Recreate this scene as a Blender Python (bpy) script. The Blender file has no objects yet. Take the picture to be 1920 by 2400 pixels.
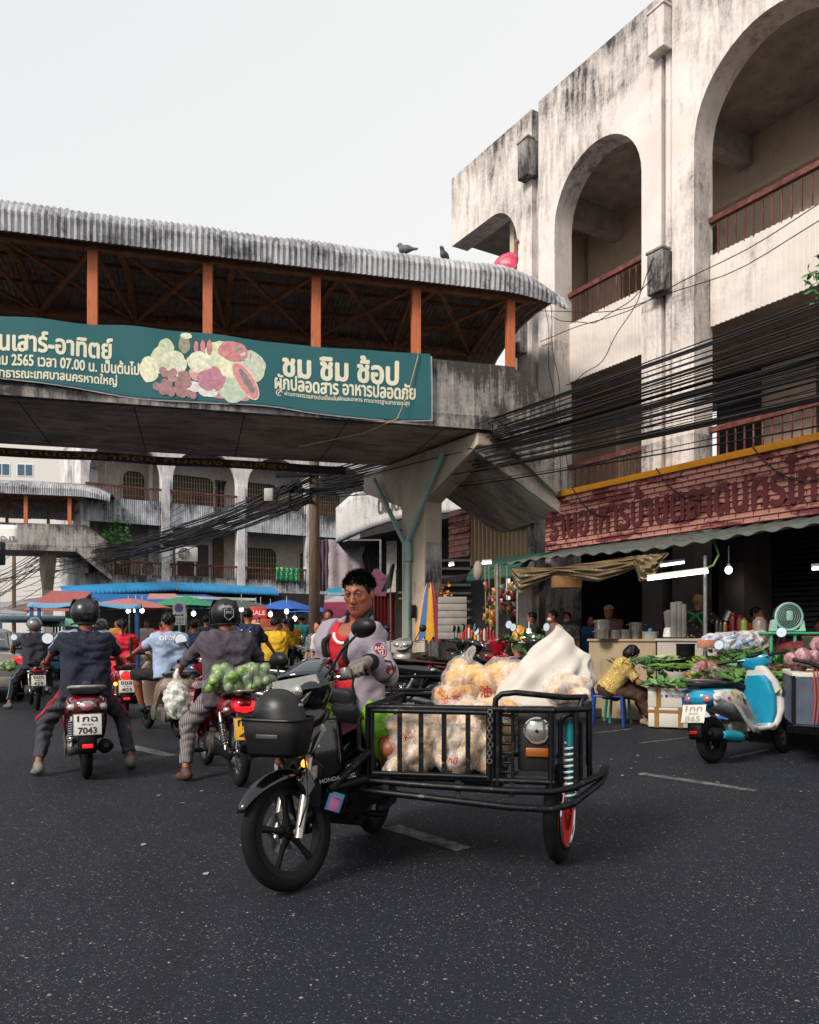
import bpy, bmesh, math, random
import numpy as np
from math import sin, cos, pi, radians, sqrt, atan2
from mathutils import Vector, Matrix, Euler
from mathutils.bvhtree import BVHTree
random.seed(7); np.random.seed(7)
sc = bpy.context.scene
COL = sc.collection
# ---------------------------------------------------------------- camera
F, CX, HY, CH = 1850.0, 960.0, 1487.0, 1.3      # focal length in photo pixels, principal column, horizon row, eye height
cam = bpy.data.cameras.new('camera')
cam.sensor_fit = 'AUTO'; cam.sensor_width = 36.0; cam.lens = F / 2400 * 36
cam.shift_y = (HY - 1200) / 2400; cam.clip_start = 0.05; cam.clip_end = 3000
camo = bpy.data.objects.new('camera', cam); COL.objects.link(camo)
camo.location = (0, 0, CH); camo.rotation_euler = (pi / 2, 0, 0)
sc.camera = camo
# ---------------------------------------------------------------- sky, sun, exposure
SUN_EL, SUN_AZ = radians(38), radians(222)       # azimuth clockwise from +Y
world = bpy.data.worlds.new('World'); sc.world = world; world.use_nodes = True
wn, wl = world.node_tree.nodes, world.node_tree.links
bg = wn['Background']
sky = wn.new('ShaderNodeTexSky'); sky.sky_type = 'NISHITA'; sky.sun_disc = False
sky.sun_elevation = SUN_EL; sky.sun_rotation = SUN_AZ; sky.air_density = 1.0; sky.dust_density = 4.0; sky.ozone_density = 1.0
hs = wn.new('ShaderNodeHueSaturation'); hs.inputs['Saturation'].default_value = 0.25
mx = wn.new('ShaderNodeMix'); mx.data_type = 'RGBA'; mx.inputs[0].default_value = 0.85   # thin cloud: mostly an even white veil
tcw = wn.new('ShaderNodeTexCoord'); dt = wn.new('ShaderNodeVectorMath'); dt.operation = 'DOT_PRODUCT'; dt.inputs[1].default_value = (-.55, -.1, .85)
rw = wn.new('ShaderNodeValToRGB'); rw.color_ramp.elements[0].position = .05; rw.color_ramp.elements[0].color = (1, .985, .965, 1); rw.color_ramp.elements[1].position = .85; rw.color_ramp.elements[1].color = (.82, .85, .87, 1)
wl.new(tcw.outputs['Generated'], dt.inputs[0]); wl.new(dt.outputs['Value'], rw.inputs[0])
sc10 = wn.new('ShaderNodeVectorMath'); sc10.operation = 'SCALE'; sc10.inputs['Scale'].default_value = 9.4; wl.new(rw.outputs[0], sc10.inputs[0]); wl.new(sc10.outputs[0], mx.inputs[7])
wl.new(sky.outputs[0], hs.inputs['Color']); wl.new(hs.outputs[0], mx.inputs[6]); wl.new(mx.outputs[2], bg.inputs[0])
bg.inputs[1].default_value = 0.1
sun = bpy.data.lights.new('sun', 'SUN'); sun.energy = 3.6; sun.angle = radians(18); sun.color = (1, .90, .80)
suno = bpy.data.objects.new('sun', sun); COL.objects.link(suno)
sd = Vector((sin(SUN_AZ) * cos(SUN_EL), cos(SUN_AZ) * cos(SUN_EL), sin(SUN_EL)))
suno.rotation_euler = (-sd).to_track_quat('-Z', 'Y').to_euler(); suno.location = (0, 0, 30)
sc.view_settings.view_transform = 'Standard'; sc.view_settings.look = 'None'
sc.view_settings.exposure = 0.2; sc.view_settings.gamma = 1
sc.render.engine = 'CYCLES'
sc.cycles.max_bounces = 6; sc.cycles.transparent_max_bounces = 12; sc.cycles.use_denoising = True
sc.cycles.caustics_reflective = False; sc.cycles.caustics_refractive = False
# ---------------------------------------------------------------- helpers
def at(px, py, Y): return Vector(((px - CX) / F * Y, Y, CH + (HY - py) / F * Y))
def gnd(px, py, z=0.0): return at(px, py, F * (CH - z) / (py - HY))
def lin(c):
    return tuple((v / 12.92 if v <= .04045 else ((v + .055) / 1.055) ** 2.4) for v in c)
def rgb(h):
    h = h.lstrip('#'); return lin(tuple(int(h[i:i + 2], 16) / 255 for i in (0, 2, 4)))
V = Vector
def col4(c): return (*c[:3], 1.0)

class MB:
    """collects simple shapes; build() links them as one mesh object"""
    def __init__(s): s.v = []; s.f = []; s.m = []; s.mi = 0
    def add(s, vs, fs, M=None):
        n = len(s.v)
        if M is not None: vs = [M @ V(v) for v in vs]
        s.v.extend([tuple(v) for v in vs]); s.f.extend([tuple(i + n for i in f) for f in fs]); s.m.extend([s.mi] * len(fs)); return s
    def mat(s, i): s.mi = i; return s
    def box(s, c, d, M=None, rz=0.0, taper=1.0):
        x, y, z = d[0] / 2, d[1] / 2, d[2] / 2
        R = Matrix.Translation(V(c)) @ Matrix.Rotation(rz, 4, 'Z')
        vs = [R @ V((a * x * (taper if k > 0 else 1), b * y * (taper if k > 0 else 1), k * z)) for k in (-1, 1) for a, b in ((-1, -1), (1, -1), (1, 1), (-1, 1))]
        return s.add(vs, [(3, 2, 1, 0), (4, 5, 6, 7), (0, 1, 5, 4), (1, 2, 6, 5), (2, 3, 7, 6), (3, 0, 4, 7)], M)
    def mm(s, lo, hi, M=None):
        return s.box([(a + b) / 2 for a, b in zip(lo, hi)], [abs(b - a) for a, b in zip(lo, hi)], M)
    def rbox(s, c, d, r=.01, M=None, rz=0.0, seg=2):
        """box with rounded edges (superellipsoid-free: chamfered rings)"""
        x, y, z = d[0] / 2, d[1] / 2, d[2] / 2; r = min(r, x * .99, y * .99, z * .99)
        rings = []
        for j in range(seg + 1):
            a = pi / 2 * j / seg; rings.append((-z + r - r * cos(a), r - r * sin(a)))
        rings = rings + [(-zz, ii) for zz, ii in reversed(rings)]
        N = 4 * (seg + 1); vs = []
        R = Matrix.Translation(V(c)) @ Matrix.Rotation(rz, 4, 'Z')
        for zz, ins in rings:
            for q, (sx, sy) in enumerate(((1, 1), (-1, 1), (-1, -1), (1, -1))):
                for j in range(seg + 1):
                    a = q * pi / 2 + pi / 2 * j / seg
                    vs.append(R @ V((sx * (x - r) + (r - ins) * cos(a), sy * (y - r) + (r - ins) * sin(a), zz)))
        fs = [(k * N + i, k * N + (i + 1) % N, (k + 1) * N + (i + 1) % N, (k + 1) * N + i) for k in range(len(rings) - 1) for i in range(N)]
        fs += [tuple(range(N - 1, -1, -1)), tuple(range((len(rings) - 1) * N, len(rings) * N))]
        return s.add(vs, fs, M)
    def beam(s, p, q, w, h=None, M=None, up=(0, 0, 1)):
        p, q = V(p), V(q); h = h or w; d = (q - p)
        if d.length < 1e-6: return s
        d.normalize(); u = V(up)
        if abs(d.dot(u)) > .98: u = V((0, 1, 0))
        a = d.cross(u).normalized() * w / 2; b = a.cross(d).normalized() * h / 2
        vs = [e + i * a + j * b for e in (p, q) for i, j in ((-1, -1), (1, -1), (1, 1), (-1, 1))]
        return s.add(vs, [(3, 2, 1, 0), (4, 5, 6, 7), (0, 1, 5, 4), (1, 2, 6, 5), (2, 3, 7, 6), (3, 0, 4, 7)], M)
    def tube(s, pts, r, n=8, M=None, closed=False, cap=True):
        pts = [V(p) for p in pts]; N = len(pts); rs = r if hasattr(r, '__len__') else [r] * N
        vs = []; prev = None
        for i, p in enumerate(pts):
            if closed: t = pts[(i + 1) % N] - pts[i - 1]
            else: t = pts[min(i + 1, N - 1)] - pts[max(i - 1, 0)]
            t = t.normalized() if t.length > 1e-9 else V((0, 0, 1))
            if prev is None:
                u = V((0, 0, 1)) if abs(t.z) < .9 else V((1, 0, 0))
                a = t.cross(u).normalized()
            else:
                a = (prev - t * prev.dot(t)); a = a.normalized() if a.length > 1e-6 else t.orthogonal().normalized()
            prev = a; b = t.cross(a)
            for k in range(n):
                g = 2 * pi * k / n; vs.append(p + (a * cos(g) + b * sin(g)) * rs[i])
        fs = [(i * n + k, i * n + (k + 1) % n, ((i + 1) % N) * n + (k + 1) % n, ((i + 1) % N) * n + k) for i in range(N if closed else N - 1) for k in range(n)]
        if cap and not closed: fs += [tuple(range(n - 1, -1, -1)), tuple(range((N - 1) * n, N * n))]
        return s.add(vs, fs, M)
    def cyl(s, p, q, r, r2=None, n=16, M=None): return s.tube([p, q], [r, r if r2 is None else r2], n, M)
    def lathe(s, prof, n=24, M=None, cap=True):
        """prof: list of (radius, height) round local Z"""
        vs = [(r * cos(2 * pi * k / n), r * sin(2 * pi * k / n), z) for r, z in prof for k in range(n)]
        N = len(prof)
        fs = [(i * n + k, i * n + (k + 1) % n, (i + 1) * n + (k + 1) % n, (i + 1) * n + k) for i in range(N - 1) for k in range(n)]
        if cap: fs += [tuple(range(n - 1, -1, -1)), tuple(range((N - 1) * n, N * n))]
        return s.add(vs, fs, M)
    def ell(s, c, r, n=16, m=10, M=None, R=None):
        r = r if hasattr(r, '__len__') else (r, r, r); vs = []
        T = Matrix.Translation(V(c)) @ (R.to_4x4() if R is not None else Matrix.Identity(4))
        for i in range(m + 1):
            a = pi * i / m - pi / 2
            for k in range(n): vs.append(T @ V((r[0] * cos(a) * cos(2 * pi * k / n), r[1] * cos(a) * sin(2 * pi * k / n), r[2] * sin(a))))
        fs = [(i * n + k, i * n + (k + 1) % n, (i + 1) * n + (k + 1) % n, (i + 1) * n + k) for i in range(m) for k in range(n)]
        return s.add(vs, fs, M)
    def loft(s, rings, M=None, cap=True, closed_u=True):
        n = len(rings[0]); vs = [p for r in rings for p in r]; N = len(rings)
        fs = [(i * n + k, i * n + (k + 1) % n, (i + 1) * n + (k + 1) % n, (i + 1) * n + k) for i in range(N - 1) for k in range(n if closed_u else n - 1)]
        if cap and closed_u: fs += [tuple(range(n - 1, -1, -1)), tuple(range((N - 1) * n, N * n))]
        return s.add(vs, fs, M)
    def prism(s, poly, axis, a, b, M=None):
        """extrude a 2-D outline; axis 'x','y','z' = direction of extrusion from a to b"""
        def mk(u, v, w): return {'x': (w, u, v), 'y': (u, w, v), 'z': (u, v, w)}[axis]
        n = len(poly); vs = [mk(u, v, a) for u, v in poly] + [mk(u, v, b) for u, v in poly]
        fs = [tuple(range(n - 1, -1, -1)), tuple(range(n, 2 * n))] + [(i, (i + 1) % n, n + (i + 1) % n, n + i) for i in range(n)]
        return s.add(vs, fs, M)
    def grid(s, fn, nu, nv, M=None):
        vs = [fn(i / nu, j / nv) for j in range(nv + 1) for i in range(nu + 1)]
        fs = [(j * (nu + 1) + i, j * (nu + 1) + i + 1, (j + 1) * (nu + 1) + i + 1, (j + 1) * (nu + 1) + i) for j in range(nv) for i in range(nu)]
        return s.add(vs, fs, M)
    def torus(s, c, R, r, n=32, m=10, M=None, axis='x', sc_=(1, 1)):
        vs = []
        for i in range(n):
            a = 2 * pi * i / n
            for j in range(m):
                b = 2 * pi * j / m; rr = R + r * cos(b) * sc_[0]; h = r * sin(b) * sc_[1]
                p = {'x': (h, rr * cos(a), rr * sin(a)), 'y': (rr * cos(a), h, rr * sin(a)), 'z': (rr * cos(a), rr * sin(a), h)}[axis]
                vs.append(V(c) + V(p))
        fs = [(i * m + j, i * m + (j + 1) % m, ((i + 1) % n) * m + (j + 1) % m, ((i + 1) % n) * m + j) for i in range(n) for j in range(m)]
        return s.add(vs, fs, M)
    def mesh(s, name):
        me = bpy.data.meshes.new(name); me.from_pydata(s.v, [], s.f); me.polygons.foreach_set('material_index', s.m); return me
    def build(s, name, mats, parent=None, smooth=40, loc=None, rot=None, bevel=0, bseg=2, fix=True, solid=0, sub=0):
        me = s.mesh(name)
        if fix:
            b = bmesh.new(); b.from_mesh(me); bmesh.ops.recalc_face_normals(b, faces=b.faces); b.to_mesh(me); b.free()
        return obj(name, me, mats, parent, smooth, loc, rot, bevel, bseg, solid, sub)

def obj(name, me, mats, parent=None, smooth=40, loc=None, rot=None, bevel=0, bseg=2, solid=0, sub=0):
    for m in (mats if isinstance(mats, (list, tuple)) else [mats]): me.materials.append(m)
    if smooth:
        me.polygons.foreach_set('use_smooth', [True] * len(me.polygons))
        if smooth < 180: me.set_sharp_from_angle(angle=radians(smooth))
    o = bpy.data.objects.new(name, me); COL.objects.link(o)
    if parent is not None: o.parent = parent
    if loc is not None: o.location = loc
    if rot is not None: o.rotation_euler = rot
    if solid: md = o.modifiers.new('s', 'SOLIDIFY'); md.thickness = solid; md.offset = 0
    if bevel: md = o.modifiers.new('b', 'BEVEL'); md.width = bevel; md.segments = bseg; md.limit_method = 'ANGLE'; md.angle_limit = radians(35)
    if sub: md = o.modifiers.new('u', 'SUBSURF'); md.levels = sub; md.render_levels = sub
    return o
def tag(o, label=None, cat=None, group=None, kind=None):
    if label: o['label'] = label
    if cat: o['category'] = cat
    if group: o['group'] = group
    if kind: o['kind'] = kind
    return o
def thing(name, label, cat, loc=(0, 0, 0), rz=0.0, group=None, M=None):
    o = bpy.data.objects.new(name, None); COL.objects.link(o); o.empty_display_size = .1
    if M is not None: o.matrix_world = M
    else: o.location = loc; o.rotation_euler = (0, 0, rz)
    return tag(o, label, cat, group)
KIDS = {}
def copy_tree(o, parent=None):
    c = o.copy(); COL.objects.link(c); c.parent = parent
    for ch in o.children: copy_tree(ch, c)
    return c
def frameM(o, x):
    x = V((x[0], x[1], 0)).normalized(); y = V((-x.y, x.x, 0)); M = Matrix.Identity(4)
    for i in range(3): M[i][0] = x[i]; M[i][1] = y[i]; M[i][3] = o[i]
    return M
# ------------------------------------------------ implicit surfaces (one continuous skin for bodies, cloth, bags)
def smin(a, b, k):
    h = np.clip(.5 + .5 * (b - a) / k, 0, 1); return b + (a - b) * h - k * h * (1 - h)
def smax(a, b, k): return -smin(-a, -b, k)
def s_cone(P, a, b, r1, r2):
    a = np.array(a, float); b = np.array(b, float); ba = b - a; L = max(ba @ ba, 1e-9)
    px, py, pz = P[0] - a[0], P[1] - a[1], P[2] - a[2]
    h = np.clip((px * ba[0] + py * ba[1] + pz * ba[2]) / L, 0, 1)
    return np.sqrt((px - ba[0] * h) ** 2 + (py - ba[1] * h) ** 2 + (pz - ba[2] * h) ** 2) - (r1 + (r2 - r1) * h)
def s_ell(P, c, r, R=None):
    x, y, z = P[0] - c[0], P[1] - c[1], P[2] - c[2]
    if R is not None:
        x, y, z = (R[0][0] * x + R[1][0] * y + R[2][0] * z, R[0][1] * x + R[1][1] * y + R[2][1] * z, R[0][2] * x + R[1][2] * y + R[2][2] * z)
    k = np.sqrt((x / r[0]) ** 2 + (y / r[1]) ** 2 + (z / r[2]) ** 2); return (k - 1) * min(r)* (1 if max(r)<2.2*min(r) else 1.15)
def s_box(P, c, d, r=0.0, R=None):
    x, y, z = P[0] - c[0], P[1] - c[1], P[2] - c[2]
    if R is not None:
        x, y, z = (R[0][0] * x + R[1][0] * y + R[2][0] * z, R[0][1] * x + R[1][1] * y + R[2][1] * z, R[0][2] * x + R[1][2] * y + R[2][2] * z)
    qx, qy, qz = abs(x) - d[0] / 2 + r, abs(y) - d[1] / 2 + r, abs(z) - d[2] / 2 + r
    return np.sqrt(np.maximum(qx, 0) ** 2 + np.maximum(qy, 0) ** 2 + np.maximum(qz, 0) ** 2) + np.minimum(np.maximum(qx, np.maximum(qy, qz)), 0) - r
def s_plane(P, p, n):
    n = V(n).normalized(); return (P[0] - p[0]) * n[0] + (P[1] - p[1]) * n[1] + (P[2] - p[2]) * n[2]
def net(f, lo, hi, h, relax=1):
    """surface nets: mesh data of the zero set of f"""
    ax = [np.arange(lo[i] - h, hi[i] + 2 * h, h) for i in range(3)]
    P = np.meshgrid(*ax, indexing='ij'); D = f(P).astype(np.float32)
    ins = D < 0; nx, ny, nz = D.shape
    c = sum(ins[i:nx - 1 + i, j:ny - 1 + j, k:nz - 1 + k].astype(np.int8) for i in (0, 1) for j in (0, 1) for k in (0, 1))
    act = (c > 0) & (c < 8); idx = -np.ones(act.shape, np.int64); I = np.argwhere(act); idx[act] = np.arange(len(I))
    acc = np.zeros((len(I), 3)); cnt = np.zeros(len(I))
    for e0, e1 in [((0,0,0),(1,0,0)),((0,1,0),(1,1,0)),((0,0,1),(1,0,1)),((0,1,1),(1,1,1)),((0,0,0),(0,1,0)),((1,0,0),(1,1,0)),((0,0,1),(0,1,1)),((1,0,1),(1,1,1)),((0,0,0),(0,0,1)),((1,0,0),(1,0,1)),((0,1,0),(0,1,1)),((1,1,0),(1,1,1))]:
        a = I + np.array(e0); b = I + np.array(e1); da = D[tuple(a.T)]; db = D[tuple(b.T)]; x = (da < 0) != (db < 0)
        t = np.where(x, da / np.where(x, da - db, 1), 0)[:, None]
        acc += np.where(x[:, None], np.array(e0) + t * (np.array(e1) - np.array(e0)), 0); cnt += x
    vv = (I + acc / cnt[:, None]) * h + np.array([ax[0][0], ax[1][0], ax[2][0]])
    Q = []
    for d in range(3):
        s0 = [slice(None)] * 3; s1 = [slice(None)] * 3; s0[d] = slice(0, -1); s1[d] = slice(1, None)
        A, Bq = ins[tuple(s0)], ins[tuple(s1)]; E = np.argwhere(A != Bq)
        u, w = [(1, 2), (2, 0), (0, 1)][d]
        E = E[(E[:, u] > 0) & (E[:, w] > 0) & (E[:, u] < D.shape[u] - 1) & (E[:, w] < D.shape[w] - 1)]
        du = np.zeros(3, int); du[u] = 1; dw = np.zeros(3, int); dw[w] = 1
        q = np.stack([idx[tuple((E - du - dw).T)], idx[tuple((E - dw).T)], idx[tuple(E.T)], idx[tuple((E - du).T)]], 1)
        fl = A[tuple(E.T)] == False
        q[fl] = q[fl][:, ::-1]; Q.append(q)
    Q = np.concatenate(Q); Q = Q[(Q >= 0).all(1)]
    for _ in range(relax):
        s = np.zeros_like(vv); n = np.zeros(len(vv))
        for i, j in ((0, 1), (1, 2), (2, 3), (3, 0)):
            np.add.at(s, Q[:, i], vv[Q[:, j]]); np.add.at(s, Q[:, j], vv[Q[:, i]]); np.add.at(n, Q[:, i], 1); np.add.at(n, Q[:, j], 1)
        vv = vv * .5 + .5 * s / np.maximum(n, 1)[:, None]
    return vv, Q
def net_mesh(name, f, lo, hi, h, relax=1):
    vv, Q = net(f, lo, hi, h, relax)
    me = bpy.data.meshes.new(name); me.vertices.add(len(vv)); me.vertices.foreach_set('co', vv.astype(np.float32).ravel())
    me.loops.add(len(Q) * 4); me.loops.foreach_set('vertex_index', Q.astype(np.int32).ravel())
    me.polygons.add(len(Q)); me.polygons.foreach_set('loop_start', np.arange(0, len(Q) * 4, 4, dtype=np.int32))
    me.update(calc_edges=True); me.validate(); return me
def net_obj(name, f, lo, hi, h, mats, parent=None, relax=1, loc=None, rot=None, smooth=180):
    return obj(name, net_mesh(name, f, lo, hi, h, relax), mats, parent, smooth, loc, rot)
# ------------------------------------------------ writing: text is laid out once at the end and turned to mesh
TEXTS = []
def text(s, mat, parent, M, w=None, h=None, bold=0.0, ext=.001, warp=None, name='lettering', shear=0.0, space=1.0):
    """M: 4x4 in the parent's space; the text lies in M's XY plane, centred, fitted to w x h"""
    c = bpy.data.curves.new(name, 'FONT'); c.body = s; c.size = 1; c.offset = 0; c.shear = shear; c.space_character = space
    c.resolution_u = 3
    o = bpy.data.objects.new(name, c); COL.objects.link(o); TEXTS.append((o, mat, parent, M, w, h, bold, warp, name)); return o
def flush_texts():
    bpy.context.view_layer.update(); dg = bpy.context.evaluated_depsgraph_get(); out = []
    for t in TEXTS:
        out.append(bpy.data.meshes.new_from_object(t[0].evaluated_get(dg)))
    for (o, mat, parent, M, w, h, ext, warp, name), me in zip(TEXTS, out):
        n = len(me.vertices)
        if n:
            co = np.zeros(n * 3, np.float32); me.vertices.foreach_get('co', co); co = co.reshape(-1, 3)
            lo, hi = co.min(0), co.max(0); cen = (lo + hi) / 2; d = np.maximum(hi - lo, 1e-6)
            sx = w / d[0] if w else None; sy = h / d[1] if h else None
            sx = sx or sy or 1; sy = sy or sx
            co = (co - cen) * np.array([sx, sy, 1]); co[:, 2] = 0
            if ext > 0:      # heavier stroke: the outline struck several times round a small circle, each strike a hair above the last
                b = bmesh.new(); base_ = [v for v in co]; fl = [tuple(p.vertices) for p in me.polygons]; r_ = ext * sy * .8; V_ = []; F_ = []
                for k in range(9):
                    dx, dy = (0, 0) if k == 8 else (r_ * cos(k * pi / 4), r_ * sin(k * pi / 4)); nn = len(V_); V_ += [(v[0] + dx, v[1] + dy, .00006 * k) for v in base_]; F_ += [tuple(i + nn for i in f_) for f_ in fl]
                b.free(); m2 = bpy.data.meshes.new(name); m2.from_pydata(V_, [], F_); bpy.data.meshes.remove(me); me = m2; n = len(V_); co = np.array(V_, np.float32)
            if warp is not None:
                for i in range(n):
                    zz = co[i][2]; co[i] = V(warp(co[i][0], co[i][1])) + V((0, -zz, 0))
            else:
                Mn = np.array(M); co = co @ Mn[:3, :3].T + Mn[:3, 3]
            me.vertices.foreach_set('co', co.astype(np.float32).ravel()); me.update()
        cu = o.data; bpy.data.objects.remove(o); bpy.data.curves.remove(cu)
        me.materials.clear()
        obj(name, me, mat, parent, 0)
    TEXTS.clear()
def onto(o_mesh, M, off=.003):
    """warp that lays text drawn in plane M (mesh space) onto a mesh by casting along M's -Z"""
    me = o_mesh.data; bv = BVHTree.FromPolygons([v.co.copy() for v in me.vertices], [tuple(p.vertices) for p in me.polygons])
    R = M.to_3x3(); dn = -(R @ V((0, 0, 1))).normalized()
    def w(x, y):
        p = M @ V((x, y, 0)); hit = bv.ray_cast(p - dn * .3, dn, 1.0)
        return (hit[0] - dn * off) if hit[0] is not None else p
    return w
def wpl(c, right, up):
    """matrix of a plane at c with given right and up axes"""
    r = V(right).normalized(); u = V(up); u = (u - r * u.dot(r)).normalized(); n = r.cross(u); M = Matrix.Identity(4)
    for i in range(3): M[i][0] = r[i]; M[i][1] = u[i]; M[i][2] = n[i]; M[i][3] = c[i]
    return M
# ---------------------------------------------------------------- materials
MATS = {}; import re
CLOTH = re.compile('_tee|jersey|jacket|trousers|shirt|tunic|blouse|jeans|polo|shorts|_top|skirt|cloth|canvas|tarp')
class NT:
    def __init__(s, m): s.t = m.node_tree; s.n = s.t.nodes; s.l = s.t.links; s.b = s.n['Principled BSDF']
    def new(s, typ, **kw):
        n = s.n.new(typ)
        for k, v in kw.items():
            if k.startswith('i_'): n.inputs[k[2:].replace('_', ' ')].default_value = v
            else: setattr(n, k, v)
        return n
    def link(s, a, b): s.l.new(a, b); return b
    def coord(s, space='Object', scale=(1, 1, 1), rot=(0, 0, 0)):
        if space == 'World': src = s.new('ShaderNodeNewGeometry').outputs['Position']
        else: src = s.new('ShaderNodeTexCoord').outputs[space]
        mp = s.new('ShaderNodeMapping'); mp.inputs['Scale'].default_value = scale; mp.inputs['Rotation'].default_value = rot
        s.link(src, mp.inputs['Vector']); return mp.outputs[0]
    def noise(s, co, scale, detail=4, rough=.55, dist=0.0):
        n = s.new('ShaderNodeTexNoise'); n.inputs['Scale'].default_value = scale; n.inputs['Detail'].default_value = detail
        n.inputs['Roughness'].default_value = rough; n.inputs['Distortion'].default_value = dist; s.link(co, n.inputs['Vector']); return n.outputs['Fac']
    def ramp(s, fac, stops, interp='LINEAR'):
        r = s.new('ShaderNodeValToRGB'); r.color_ramp.interpolation = interp; e = r.color_ramp.elements
        while len(e) < len(stops): e.new(.5)
        for el, (p, c) in zip(e, stops): el.position = p; el.color = col4(c) if hasattr(c, '__len__') else (c, c, c, 1)
        s.link(fac, r.inputs[0]); return r.outputs[0]
    def mix(s, fac, a, b, mode='MIX'):
        m = s.new('ShaderNodeMix', data_type='RGBA', blend_type=mode)
        for sock, v in ((m.inputs[0], fac), (m.inputs[6], a), (m.inputs[7], b)):
            if hasattr(v, 'is_linked'): s.link(v, sock)
            elif hasattr(v, '__len__'): sock.default_value = col4(v)
            else: sock.default_value = v
        return m.outputs[2]
    def math(s, op, a, b=0.0, c=0.0):
        m = s.new('ShaderNodeMath', operation=op)
        for sock, v in zip(m.inputs, (a, b, c)):
            if hasattr(v, 'is_linked'): s.link(v, sock)
            else: sock.default_value = v
        return m.outputs[0]
    def bump(s, h, strength=.3, dist=.01):
        b = s.new('ShaderNodeBump'); b.inputs['Strength'].default_value = strength; b.inputs['Distance'].default_value = dist
        s.link(h, b.inputs['Height']); s.link(b.outputs[0], s.b.inputs['Normal'])
def base(name):
    m = bpy.data.materials.new(name); m.use_nodes = True; t = NT(m); return m, t
def mat(name, c, rough=.5, metal=0.0, var=.25, vscale=6.0, bump=0.0, bscale=60.0, coat=0.0, emit=0.0, alpha=1.0, trans=0.0, spec=None, sheen=0.0, stretch=(1, 1, 1), dirt=None, dscale=3.0, damt=.5, sss=0.0):
    """plain surface with slight mottling; c is '#rrggbb' as the material's own colour or linear rgb"""
    if name in MATS: return MATS[name]
    c = rgb(c) if isinstance(c, str) else c
    m, t = base(name); B = t.b; MATS[name] = m
    co = t.coord('Object', stretch)
    out = None
    if var > 0:
        n = t.noise(co, vscale, 5, .6)
        out = t.mix(t.ramp(n, [(.3, 0), (.7, 1)]), tuple(v * (1 - var) for v in c), tuple(min(1, v * (1 + var * .7)) for v in c))
    if dirt is not None:
        d = rgb(dirt) if isinstance(dirt, str) else dirt
        n2 = t.noise(co, dscale, 8, .68)
        out = t.mix(t.ramp(n2, [(.62 - .3 * damt, 0), (.74 - .12 * damt, .85)]), out if out is not None else c, d)
    if out is not None: t.link(out, B.inputs['Base Color'])
    else: B.inputs['Base Color'].default_value = col4(c)
    B.inputs['Roughness'].default_value = rough; B.inputs['Metallic'].default_value = metal
    if spec is not None: B.inputs['Specular IOR Level'].default_value = spec
    if coat: B.inputs['Coat Weight'].default_value = coat; B.inputs['Coat Roughness'].default_value = .06
    if emit: B.inputs['Emission Color'].default_value = col4(c); B.inputs['Emission Strength'].default_value = emit
    if alpha < 1: B.inputs['Alpha'].default_value = alpha
    if trans: B.inputs['Transmission Weight'].default_value = trans; B.inputs['IOR'].default_value = 1.4
    if sheen: B.inputs['Sheen Weight'].default_value = sheen; B.inputs['Sheen Roughness'].default_value = .6
    if sss: B.inputs['Subsurface Weight'].default_value = sss; B.inputs['Subsurface Radius'].default_value = (.6, .25, .12); B.inputs['Subsurface Scale'].default_value = .02
    if CLOTH.search(name) and not bump: t.bump(t.math('ADD', t.noise(t.coord('Object', (1, 1, .75)), 4.6, 2, .45, 1.5), t.math('MULTIPLY', t.noise(co, 13, 2, .45, 1.2), .28)), .5 if 'lilac' in name or 'red_foot' in name else .75, .045)
    elif bump: t.bump(t.noise(co, bscale, 5, .6), bump, .004)
    return m
def streaked(name, c, dark, amt=.5, sc_=(2.2, 2.2, .35), rough=.85, patch=.9, low=.3, bump=.25, second=None, big=.5, drip=None):
    """plaster or concrete with rain streaks and blotches of black mould (vertical = Z)"""
    if name in MATS: return MATS[name]
    m, t = base(name); MATS[name] = m
    c = rgb(c) if isinstance(c, str) else c; dark = rgb(dark) if isinstance(dark, str) else dark
    co = t.coord('Object'); cs = t.coord('Object', sc_)
    n1 = t.noise(cs, 3.0, 9, .7); n2 = t.noise(co, big, 6, .62, .4); n3 = t.noise(co, 14, 6, .7)
    f = t.math('ADD', t.math('MULTIPLY', n1, .50), t.math('ADD', t.math('MULTIPLY', n2, .64), t.math('MULTIPLY', n3, .22)))
    if drip:
        sp = t.new('ShaderNodeSeparateXYZ'); t.link(co, sp.inputs[0])
        for zl, wd, am in drip:
            mr = t.new('ShaderNodeMapRange'); mr.inputs['From Min'].default_value = zl - wd; mr.inputs['From Max'].default_value = zl; t.link(sp.outputs[2], mr.inputs[0])
            f = t.math('ADD', f, t.math('MULTIPLY', t.math('MULTIPLY', mr.outputs[0], am), t.math('LESS_THAN', sp.outputs[2], zl + .02)))
    lo = .86 - .34 * amt
    mask = t.ramp(f, [(lo - .06, 0), (lo + .03, .35), (lo + .14, 1)])
    n4 = t.noise(co, 1.3, 5, .6)
    cc = t.mix(t.ramp(n4, [(.35, 0), (.65, 1)]), c, second if second is not None else tuple(v * .8 for v in c))
    t.link(t.mix(mask, cc, dark), t.b.inputs['Base Color'])
    t.b.inputs['Roughness'].default_value = rough
    if bump: t.bump(t.noise(co, 25, 6, .65), bump, .01)
    return m
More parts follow.
